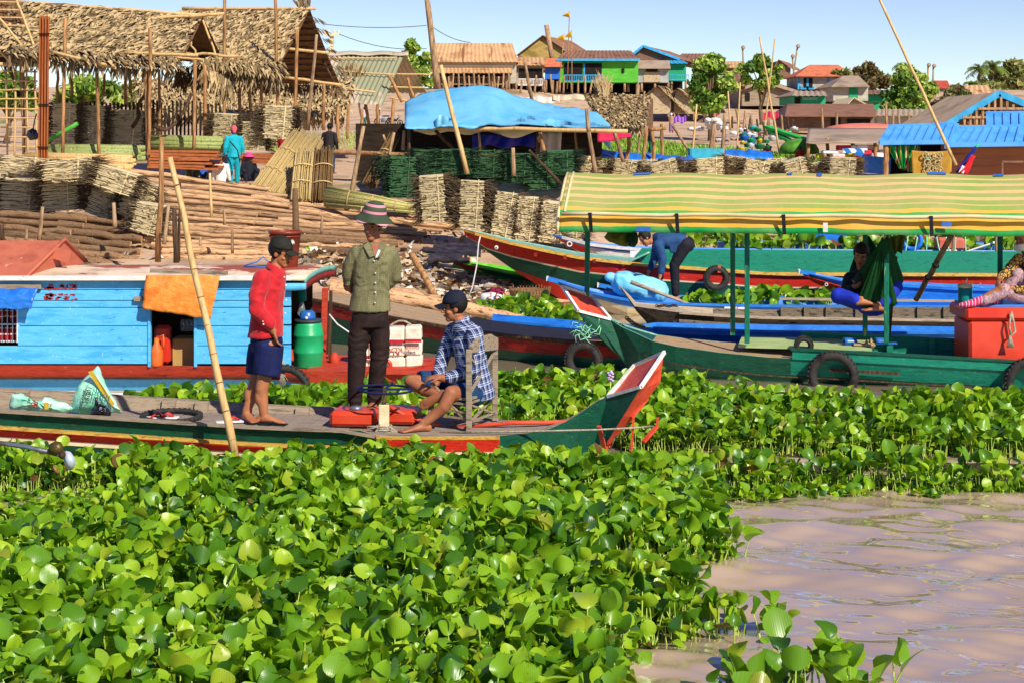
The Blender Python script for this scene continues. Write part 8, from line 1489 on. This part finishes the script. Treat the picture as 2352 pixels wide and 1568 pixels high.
def house(lab,x0,x1,yr,ye,yb,yg,roof='x',rm=None,wm=None,Y=None,dep=6,inset=4,hip=10,xa=None,wins=(),trim=None,stl=5,rails=(),skew=0,name='house',cor=True,panels=()):
    if Y is None: Y = T((x0 + x1)/2,yg).y
    zg_ = zat(yg,Y);t = thing(name,lab,'house' if name == 'house' else name.replace('_',' '),P((x0 + x1)/2,yg,Y));px = Y / F
    b = MB();p,q = P(x0 + inset,yb,Y),P(x1 - inset,ye,Y);ztop = q.z + .05
    if roof == 'x': b.box(((p.x + q.x)/2,Y + dep/2,(p.z + ztop)/2),(q.x - p.x,dep,ztop - p.z));
    else:
        ap = P(xa,yr,Y);b.prism([P(x0 + inset,yb,Y),P(x1 - inset,yb,Y),P(x1 - inset,ye + skew - 1,Y),ap - Z_*.12,P(x0 + inset,ye - 1,Y)],(0,dep,0))
    b.build('wall',wm,t)
    b = MB()
    if roof == 'x':
        a,c = P(x0 + hip,yr,Y + dep/2),P(x1 - hip,yr,Y + dep/2);d,e = P(x1,ye,Y - .7),P(x0,ye,Y - .7);f_,g_ = P(x1,ye,Y - .7) + Vector((0,dep + 1.4,0)),P(x0,ye,Y - .7) + Vector((0,dep + 1.4,0))
        if cor: corrugated(b,a,c,d,e,.35,.03);corrugated(b,a,c,f_,g_,.35,.03)
        else: b.add([a,c,d,e],[(0,1,2,3)]);b.add([a,c,f_,g_],[(0,1,2,3)])
        b.add([a,e,g_],[(0,1,2)]);b.add([c,d,f_],[(0,2,1)])
    else:
        a = P(xa,yr,Y - .5);c = a + Vector((0,dep + 1,0));l,r_ = P(x0,ye,Y - .5),P(x1,ye + skew,Y - .5)
        if skew or cor == 2: c = c + Vector((dep*.35,0,0))
        for e in (l,r_):
            f_ = e + (c - a)
            if cor: corrugated(b,a,c,f_,e,.35,.03)
            else: b.add([a,c,f_,e],[(0,1,2,3)])
    b.build('roof',rm,t,solid=.05)
    if trim:
        b = MB()
        if roof == 'x': b.beam(P(x0,ye,Y - .72),P(x1,ye,Y - .72),.06,.22)
        else: b.beam(P(x0,ye,Y - .56),P(xa,yr,Y - .56),.06,.26);b.beam(P(xa,yr,Y - .56),P(x1,ye + skew,Y - .56),.06,.26)
        b.build('roof_trim',trim,t)
    for (a0,b0,a1,b1,m_) in panels: bb = MB();p,q = P(a0,b1,Y),P(a1,b0,Y);bb.box(((p.x + q.x)/2,Y - .04,(p.z + q.z)/2),(q.x - p.x,.07,q.z - p.z));bb.build('wall_panel',m_,t)
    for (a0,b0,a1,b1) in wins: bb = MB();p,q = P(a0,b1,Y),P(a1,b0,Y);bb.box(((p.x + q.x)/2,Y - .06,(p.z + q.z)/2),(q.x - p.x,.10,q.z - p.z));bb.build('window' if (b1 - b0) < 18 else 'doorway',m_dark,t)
    for (a0,a1,y0,y1,m_) in rails:
        bb = MB();bb.beam(P(a0,y0,Y - .9),P(a1,y0,Y - .9),.08);bb.beam(P(a0,y1,Y - .9),P(a1,y1,Y - .9),.1)
        n = max(3,int((a1 - a0)/4))
        for i in range(n + 1): x = lerp(a0,a1,i/n);bb.beam(P(x,y0,Y - .9),P(x,y1,Y - .9),.05)
        bb.build('railing',m_,t)
    if stl: bb = MB();p,q = P(x0 + inset,yg,Y),P(x1 - inset,yb,Y);bb.box(((p.x + q.x)/2,Y + dep - .3,(p.z + q.z)/2 - .4),(q.x - p.x,.2,q.z - p.z + .8));bb.build('underfloor_shade',m_dark,t)  # added dark backing, stands in for the shade under the raised floor
    for i in range(stl):
        x = lerp(x0 + inset + 1,x1 - inset - 1,i/max(1,stl - 1));bb = MB();bb.tube([P(x,yg + 4,Y + .2),P(x,yb,Y + .2)],.13,6);bb.build('stilt',m_pole,t)
    return t
house('long tan-roofed stilt house left of the others on the skyline',984,1190,100,143,192,205,rm=m_tan,wm=m_palew,hip=14,wins=((1002,166,1085,192),(1092,166,1172,192)),rails=((990,1165,178,194,m_pole),),stl=7,panels=((1000,150,1178,160,m_cream),))
house('lower tan lean-to roof along the front of the long stilt house',990,1176,157,168,172,206,rm=m_tan,wm=m_dark,dep=2,hip=2,stl=6,inset=12)
house('brown gabled house with a patched ochre front, right of the long tan roof',1186,1318,82,128,160,205,'g',m_brn,m_yew,Y=172,xa=1246,dep=10,stl=0,cor=2)
house('small annex with a tan roof between the long house and the blue box',1172,1252,133,150,196,206,rm=m_tan,wm=m_gwood,wins=((1192,158,1246,182),),rails=((1190,1246,182,196,m_white),),stl=3,hip=3)
house('tiny orange-roofed spirit-house shaped hut with a bright blue wall',1247,1292,135,154,182,208,rm=m_org,wm=mat('bright_blue_wall',['#1c5cc0','#2a74d8'],1),stl=3,hip=8,dep=2.5,cor=False,inset=6)
house('lime green and blue veranda house with a teal roof edge on the skyline',1278,1470,117,138,190,208,rm=m_brn,wm=m_wgreen,trim=m_btrim,hip=22,stl=7,wins=((1296,146,1338,186),(1344,146,1382,186),(1428,158,1434,168)),rails=((1296,1384,173,187,m_btrim),),panels=((1340,144,1344,188,m_btrim),(1296,141,1384,146,m_wteal)))
house('grey metal and board lean-to at the right end of the green house',1438,1540,140,158,190,208,rm=m_gryr,wm=mat('zinc_wall',['#8a8c8a','#b4b6b2'],.8,(4,4,.5),.6),stl=4,hip=3,dep=3,wins=((1484,158,1510,166),),panels=((1478,166,1516,189,m_leafw),),cor=False)
house('blue-trimmed brown gable house behind the lime green one',1440,1562,106,137,180,206,'g',m_brn,m_wood,Y=176,xa=1477,dep=12,trim=m_btrim,stl=0,cor=2)
house('brown-roofed house with teal wall and blue railing behind the big tree',1505,1580,140,146,186,205,rm=m_btrim,wm=m_wteal,stl=3,rails=((1540,1582,173,184,m_btrim),),wins=((1520,150,1535,180),),dep=4,Y=172)
for lab,a in (('low brown roof peeking over the big tree crown',(1555,1640,124,138,150,206)),('pale tan roof between the big tree and the dark tree',(1632,1720,142,156,170,206)),('reddish brown roof below the dark tree, right of the big tree',(1656,1716,172,198,206,212))): house(lab,*a,rm=m_brn if 'reddish' in lab or 'low' in lab else m_tan,wm=m_wood,stl=0,hip=12,Y=185 if a[2] < 160 else 140)
house('small dark house with a stepped roof on the skyline left of the orange roof',1776,1820,138,158,178,205,'g',m_brn,m_wood,Y=185,xa=1788,dep=8,stl=0,cor=2)
house('large weathered grey shed with a long sloping gable',1700,1898,187,206,244,256,'g',m_brn,m_gwood,xa=1752,dep=9,skew=26,stl=0,trim=m_gryr,wins=((1712,214,1722,232),))
house('orange hip-roofed house with blue pillars',1828,1958,150,176,206,222,rm=m_org,wm=m_palew,Y=150,hip=32,cor=False,stl=3,wins=((1846,180,1852,202),(1858,180,1866,202)),panels=((1832,177,1838,206,m_btrim),(1852,177,1857,206,m_btrim),(1900,177,1906,206,m_btrim),(1836,199,1870,206,m_btrim)))
house('tan hip-roofed house with green and pale walls',1910,1998,175,200,232,248,rm=m_gryr,wm=m_palew,hip=26,cor=False,stl=0,panels=((1950,202,1970,232,m_wteal),),Y=132)
house('low teal-green house half behind the tan hip roof',1960,2040,208,216,234,250,rm=m_brn,wm=m_wteal,stl=0,hip=6,panels=((1986,222,1996,228,m_btrim),),Y=136)
house('bright green gabled house in the middle of the right slope',1984,2092,222,240,254,262,'g',m_brn,m_wteal,xa=2042,dep=8,stl=0,wins=((2046,238,2076,254),))
house('pale small gable with white boards left of the bright green gable',1940,2002,225,248,254,262,'g',m_cream,m_palew,xa=1962,dep=5,skew=0,stl=0,Y=112)
house('grey stall with a green painted front below the large grey shed',1820,1900,210,220,240,250,rm=m_gryr,wm=m_wteal,stl=0,hip=4,wins=((1826,224,1838,240),),panels=((1842,224,1878,230,m_lteal),),Y=108)
house('long brown shed with a sagging dark roof above the market',1803,2012,240,268,302,312,rm=m_brn,wm=m_wood,hip=6,stl=0,wins=((1908,272,1930,300),(1946,274,1998,301)),dep=5,cor=False)
house('long low tan-roofed stall behind the fence poles',2012,2188,252,266,292,302,rm=m_gryr,wm=m_palew,stl=0,hip=2,dep=4)
house('sky blue gabled pavilion on posts by the brown bush',2138,2218,234,256,282,296,'g',m_brn,m_dark,xa=2168,dep=6,trim=m_btrim,stl=0,panels=((2150,250,2206,256,m_btrim),(2142,258,2146,282,m_palew),(2206,258,2210,282,m_palew)))
house('small red-roofed house on the skyline behind the leaning mast',2134,2184,186,203,212,222,'x',mat('red_tile_roof',['#b8452c','#d46044'],1.5,rough=.7),m_palew,Y=170,hip=8,cor=False,stl=0)
house('blue-gabled house with a tan roof right of the brown bush',2206,2282,197,222,244,258,'x',m_tan,m_palew,hip=12,stl=0,panels=((2260,222,2276,242,m_btrim),),Y=132)
house('low grey roof at the right beside the blue-gabled house',2262,2310,206,220,236,250,'x',m_gryr,m_wood,hip=8,stl=0,Y=136)
# open blue-trimmed gable frame at the right
t = house('large open timber gable with bright blue edge boards at the right edge',2170,2480,215,290,330,340,'g',m_gryr,m_wood,Y=66,xa=2296,dep=7,trim=m_btrim,stl=0,panels=((2300,234,2340,262,m_gwood),(2308,246,2328,252,m_dark)))
b = MB()
for i in range(12): x = 2215 + i * 14;yt = interp([2170,2296,2480],[290,215,320],x) + 8;b.beam(P(x,yt,65.3),P(x,300,65.3),.09)
for y in (250,270,290): x0 = interp([215,290],[2296,2170],y) + 8;b.beam(P(x0,y,65.25),P(2400,y,65.25),.09)
b.build('gable_frame',m_pole,t)
# market awning
t = thing('market_awning','wide grey-brown awning sheltering colourful market goods','awning',T(1950,362));b = MB();b.grid(lambda u,v: P(lerp(1851,2048,u) + 6*(1 - v)*(1 - 2*u),lerp(296,329,v) + 2*math.sin(u*12)*v,lerp(60,56,v)),24,8);b.build('awning_sheet',m_gryr,t,solid=.03);poles(t,[(1856,328,1855,392,56.2),(1900,318,1902,382,57),(1960,325,1950,385,57),(2010,328,2012,392,56.2),(2040,326,2042,395,56.4)],m_brownpole,.1)
b = MB();b.ball(P(1985,300,62),(1.6,1.0,.28));b.solo('parasol',mat('salmon_parasol','#e08068',2),'salmon pink parasol top showing behind the market awning','parasol')
for i in range(34):
    x,y = U(1880,2036),random.choice([340,350,358,366]);c = random.choice(['#d84040','#e8e4dc','#f4f4f0','#d8d020','#c82a4a','#f0f0f0','#e8c8c0']);b = MB();w_ = U(.25,.6);b.box(P(x,y,56.6 + U(-.3,.3)),(w_,.3,U(.12,.22)),U(-.2,.2));b.solo('goods_packet',cm(c,'packet'),'packet of goods on the stall under the grey-brown awning','packet','packets on the market stall',bevel=.03)
b = MB();b.box(P(2100,372,48),(.9,.8,.5));b.solo('cardboard_box',mat('cardboard',['#a87048','#c08a60'],2),'brown cardboard box left of the striped curtain','box',bevel=.02)
b = MB();b.box(P(2090,340,49),(1.1,.8,.55));b.solo('cardboard_box',mat('dark_cardboard',['#6d4434','#8a5a46'],2),'dark brown crate behind the awning posts','box',bevel=.02)
t = thing('rowing_boat','small boat with a blue checked roof beyond the leaf bundles','boat',P(1960,385,48));b = MB();b.loft([[P(x,y,48 + o) for o,y in ((-.5,y0),(0,y1),(.5,y0))] for x,y0,y1 in ((1925,360,372),(1945,372,388),(2000,376,392),(2040,366,388))],0,sm=False);b.build('hull',m_red,t);b = MB();b.grid(lambda u,v: P(lerp(1935,1985,u),352 - 10*math.sin(math.pi*v),47.4 + v*1.2),8,8);b.build('roof',stripes('checked_tarp',0,[(0,'#2a7ab8'),(.5,'#e8f0f4')],.35),t,solid=.02);b = MB();b.beam(P(1965,352,47.3),P(2045,380,47),.12,.1);b.beam(P(1985,378,46.9),P(2045,382,46.9),.1,.5);b.build('blue_board',m_bblue,t)
# floating house with blue roofs
t = thing('floating_house','wooden floating house with ribbed bright blue metal roofs at the right edge','house',P(2200,400,46));m_rib = mat('blue_metal_roof',['#409aea','#62b4fa','#50a8f2'],.7,rough=.45,bump=.03,spec=.45)
def ribroof(a,b_,c,d,pitch=.24):
    a,b_,c,d = map(Vector,(a,b_,c,d));bb = MB();bb.add([a,b_,c,d],[(0,1,2,3)]);nrm = (b_ - a).cross(d - a).normalized();nrm = nrm if nrm.z > 0 else -nrm;n = int((b_ - a).length/pitch)
    for i in range(n + 1): u = i / n;bb.beam(a.lerp(b_,u) + nrm*.02,d.lerp(c,u) + nrm*.02,.05,.05,up=nrm)
    bb.beam(d + nrm*.02,c + nrm*.02,.09,.10,up=nrm);bb.beam(a + nrm*.03,b_ + nrm*.03,.2,.05,up=nrm);bb.build('metal_roof',m_rib,t,solid=.02)
ribroof(P(2043,293,47.5),P(2196,287,47.5),P(2180,328,45.2),P(2020,330,45.2));ribroof(P(2205,296,47.5),P(2420,290,47.5),P(2420,332,45.2),P(2176,335,45.2));ribroof(P(2267,262,50.5),P(2420,260,50.5),P(2420,296,48.2),P(2268,295,48.2))
b = MB();b.beam(P(2198,288,47.3),P(2174,338,45.1),.12,.1);b.build('hip_cap',m_rib,t);b = MB();p,q = P(2178,470,46),P(2420,332,46);b.box(((p.x + q.x)/2,46.4,(p.z + q.z)/2),(q.x - p.x,.8,q.z - p.z));
b.build('wood_wall',mat('varnished_boards',['#7d3e18','#b4662e','#98521f'],1,(.4,1,7),.45,.15,spec=.4),t);b = MB();b.beam(P(2300,372,45.5),P(2350,372,45.5),.05);b.beam(P(2302,372,45.5),P(2302,470,45.5),.05);b.build('door_frame',m_wood,t)
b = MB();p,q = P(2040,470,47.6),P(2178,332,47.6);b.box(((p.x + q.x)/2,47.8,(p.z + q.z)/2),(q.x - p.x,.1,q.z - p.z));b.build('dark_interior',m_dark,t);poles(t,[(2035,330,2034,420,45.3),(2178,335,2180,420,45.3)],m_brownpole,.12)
m_cur = stripes('striped_curtain',0,[(0,'#18a050'),(.3,'#e0d8a0'),(.42,'#b03a2a'),(.55,'#18a050'),(.72,'#d8c040'),(.8,'#18a050')],.26);b = MB();b.grid(lambda u,v: P(lerp(lerp(2036,2066,v),lerp(2108,2080,v),u),lerp(334,388,v),45.4) + Vector((0,.08*math.sin(u*26),0)),26,10);b.solo('curtain',m_cur,'green striped curtain gathered at its foot under the blue roof','curtain',solid=.01)
b = MB();b.grid(lambda u,v: P(lerp(2085,2114,u),lerp(334,395,v),46.4) + Vector((0,.05*math.sin(u*20),0)),14,6);b.solo('curtain',m_cur,'straight green striped curtain in the shade behind the gathered one','curtain',solid=.01)
t = thing('ornate_cloth','ochre cloth with dark scroll ornament hung from the blue-roofed house','cloth',P(2140,400,45.2));b = MB();b.grid(lambda u,v: P(lerp(2094,2186,u) - 4*v*(u - .5),lerp(346,402,v) + 3*math.sin(u*3.14),45.1) + Vector((0,.03*math.sin(u*9 + v*3),0)),20,12);b.build('cloth',mat('ochre_cloth',['#a87c22','#c99a38'],3,rough=.8),t,solid=.01)
for i,(x,y) in enumerate(((2126,357),(2142,360),(2158,358),(2130,374),(2154,376),(2142,388),(2128,390),(2158,391))): b = MB();b.ring(P(x,y,45.0),Y_,.085,.022,14,5,a1=4.6);b.ring(P(x + 4,y + 3,45.0),Y_,.045,.02,10,5);b.build('scroll_ornament',mat('ornament_print',['#5d4414','#e0d0a0'],20,rough=.8),t)
b = MB();b.box(P(2130,364,45.0),(.1,.02,.06));b.build('leaf_ornament',m_wteal,t)
t = thing('national_flag','furled blue and red flag on a short green-tipped staff','flag',P(2215,405,44.6));b = MB();b.tube([P(2196,420,44.6),P(2247,331,44.6)],.03,7);b.build('staff',m_grn,t)
for nm,(x0,y0,x1,y1,w_),c in (('blue_stripe',(2243,338,2200,398,7),'#1a2a8a'),('red_stripe',(2237,358,2212,400,9),'#d8202c'),('white_emblem',(2214,382,2206,398,6),'#e8e8f0')): b = MB();b.grid(lambda u,v: P(lerp(x0,x1,u) + (v - .5)*w_*(1 + u),lerp(y0,y1,u) + (v - .5)*4,44.4 if nm != 'blue_stripe' else 44.5) + Vector((0,.05*math.sin(v*7 + u*5),0)),8,6);b.build(nm,cm(c,'flag'),t,solid=.01)
# flags, masts, power pole
m_fy = mat('yellow_flag',['#e8b820','#f8d040'],3,rough=.7,tl=.3)
for x0,x1,yb,yt,pts,lab in ((1303,1308,200,27,((1309,27),(1309,41),(1290,37),(1300,31)),'topmost yellow pennant on the tallest thin pole above the green house'),(1283,1296,200,78,((1296,79),(1297,94),(1276,92),(1284,84)),'yellow pennant on the left of the lower pair'),(1314,1313,200,70,((1314,71),(1314,87),(1297,86),(1304,78)),'yellow pennant on the right of the lower pair')):
    Yf = 150;t = thing('pennant',lab,'flag',P(x0,yb,Yf),0,'yellow pennants above the green house');b = MB();b.tube([P(x0,205,Yf),P(x1,yt,Yf)],.045,6);b.build('flagpole',m_brownpole,t);b = MB();v = [P(x,y,Yf - .1) for x,y in pts];b.add(v + [P(pts[0][0] - 4,pts[0][1] + 6,Yf - .35)],[(0,4,3),(0,1,4),(1,2,4),(4,2,3)]);b.build('cloth',m_fy,t,solid=.03)
t = thing('power_pole','pale power pole with a crossarm beyond the metal shed','power pole',T(762,255));Yp = 150;b = MB();b.beam(P(762,215,Yp),P(762,82,Yp),.35);b.build('pole',m_cream,t);b = MB();b.beam(P(744,80,Yp - .3),P(779,80,Yp - .3),.25);b.build('crossarm',m_cream,t)
for x in (746,754,767,777): b = MB();b.lathe([(.06,0),(.14,.1),(.06,.2),(.12,.3),(0,.4)],P(x,79,Yp - .3),8);b.build('insulator',m_cream,t)
for a,c,s_,lab in (((744,56),(980,59),.25,'upper wire from the tall gable to the tall foothold pole'),((779,79),(980,112),.5,'wire from the power pole to the tall foothold pole'),((990,60),(1080,98),.3,'wire from the foothold pole down to the long tan roof')): b = MB();b.tube(sag(P(*a,148),P(*c,148),s_),.03,4);b.solo('power_line',m_darkpole,lab,'wire','overhead wires')
for i,(x0,y0,x1,y1,lab) in enumerate(((1832,107,1818,180,'thin pole with a loudspeaker horn above the skyline'),(1820,130,1826,180,'shorter thin pole with a small horn next to the loudspeaker pole'),(2132,150,2130,200,'thin antenna pole right of the leaning mast'),(2144,152,2142,200,'second antenna pole with a little box on top'),(1706,110,1708,150,'faint thin antenna above the pale tan roof'),(1255,58,1272,140,'thick leaning pole above the ochre gable'))):
    Yq = 165;t = thing('skyline_pole',lab,'pole',P(x1,y1,Yq),0,'thin poles on the skyline');b = MB();b.tube([P(x1,y1 + 20,Yq),P(x0,y0,Yq)],.28 if i == 5 else .09,6);b.build('shaft',m_pole,t)
    if i != 5: b = MB();b.lathe([(.1,0),(.22,.3),(.0,.3)],P(x0,y0,Yq),10,axes=(X_,Z_,-Y_));b.build('horn',m_gwood,t)
# fence poles and props on the slope
FP = ((1888,250,1890,300),(1922,258,1922,310),(2035,235,2037,300),(2052,262,2050,300),(2064,262,2066,305),(2088,258,2086,300),(2110,262,2113,302),(2128,255,2127,300),(2145,262,2147,305),(2160,258,2158,302),(1690,250,1700,300),(1712,255,1708,300),(1724,262,1730,310),(1766,270,1760,312),(1776,262,1782,315),(1640,258,1650,300),(1795,265,1798,310),(2182,250,2180,296),(2196,255,2200,300),(2236,262,2234,300))
for i,(x0,y0,x1,y1) in enumerate(FP): post(x0,y0,x1,y1,92 if x0 < 1850 else 84,.11,m_pole,'thin grey fence pole standing before the stalls and sheds of the right slope',.03,grp='fence poles on the right slope')
for i in range(14): x = 1640 + i * 14;y = 268 + (i % 3) * 6;post(x,y,x + U(-6,6),y + U(26,36),96,.10,m_darkpole,'dark stilt under the platforms below the large grey shed',.04,grp='stilts below the grey shed')
for i in range(16): x = 996 + i * 11.5;post(x,172 + U(-8,6),x + U(-4,4),206,140,.14,m_pole,'rough fence stake in front of the long tan-roofed house',.03,grp='fence stakes before the long house')
for i in range(12): x = 1200 + i * 16;post(x,180 + U(-14,10),x + U(-6,6),215,130,.13,m_pole,'rough stake standing in front of the lime green house',.04,grp='stakes before the lime green house')
for x,y,w_,h,c,lab in ((1330,218,120,12,'#d8c4a0','long cream tarp laid along the slope below the green house'),(1240,222,90,14,'#e8dcc8','pale cream sheet on the slope left of the thatched lean-to'),(1640,256,22,10,'#d02a6a','pink laundry hanging before the big tree trunk'),(1560,268,30,14,'#a86ac8','violet and pink cloth pile beside the leaf huts'),(1770,258,34,16,'#d83a5a','red and pink laundry hanging before the large grey shed'),(1597,258,8,18,'#d8a820','yellow shirt hanging from a stake by the leaf huts')):
    b = MB();Yk = 95 if y > 230 else 120;b.grid(lambda u,v: P(x + (u - .5)*w_,y + v*h + 2*math.sin(u*11),Yk - v*.8) + Vector((0,.2*math.sin(u*23),0)),20,5);b.solo('hanging_cloth',cm(c,'laundry'),lab,'cloth',solid=.02)
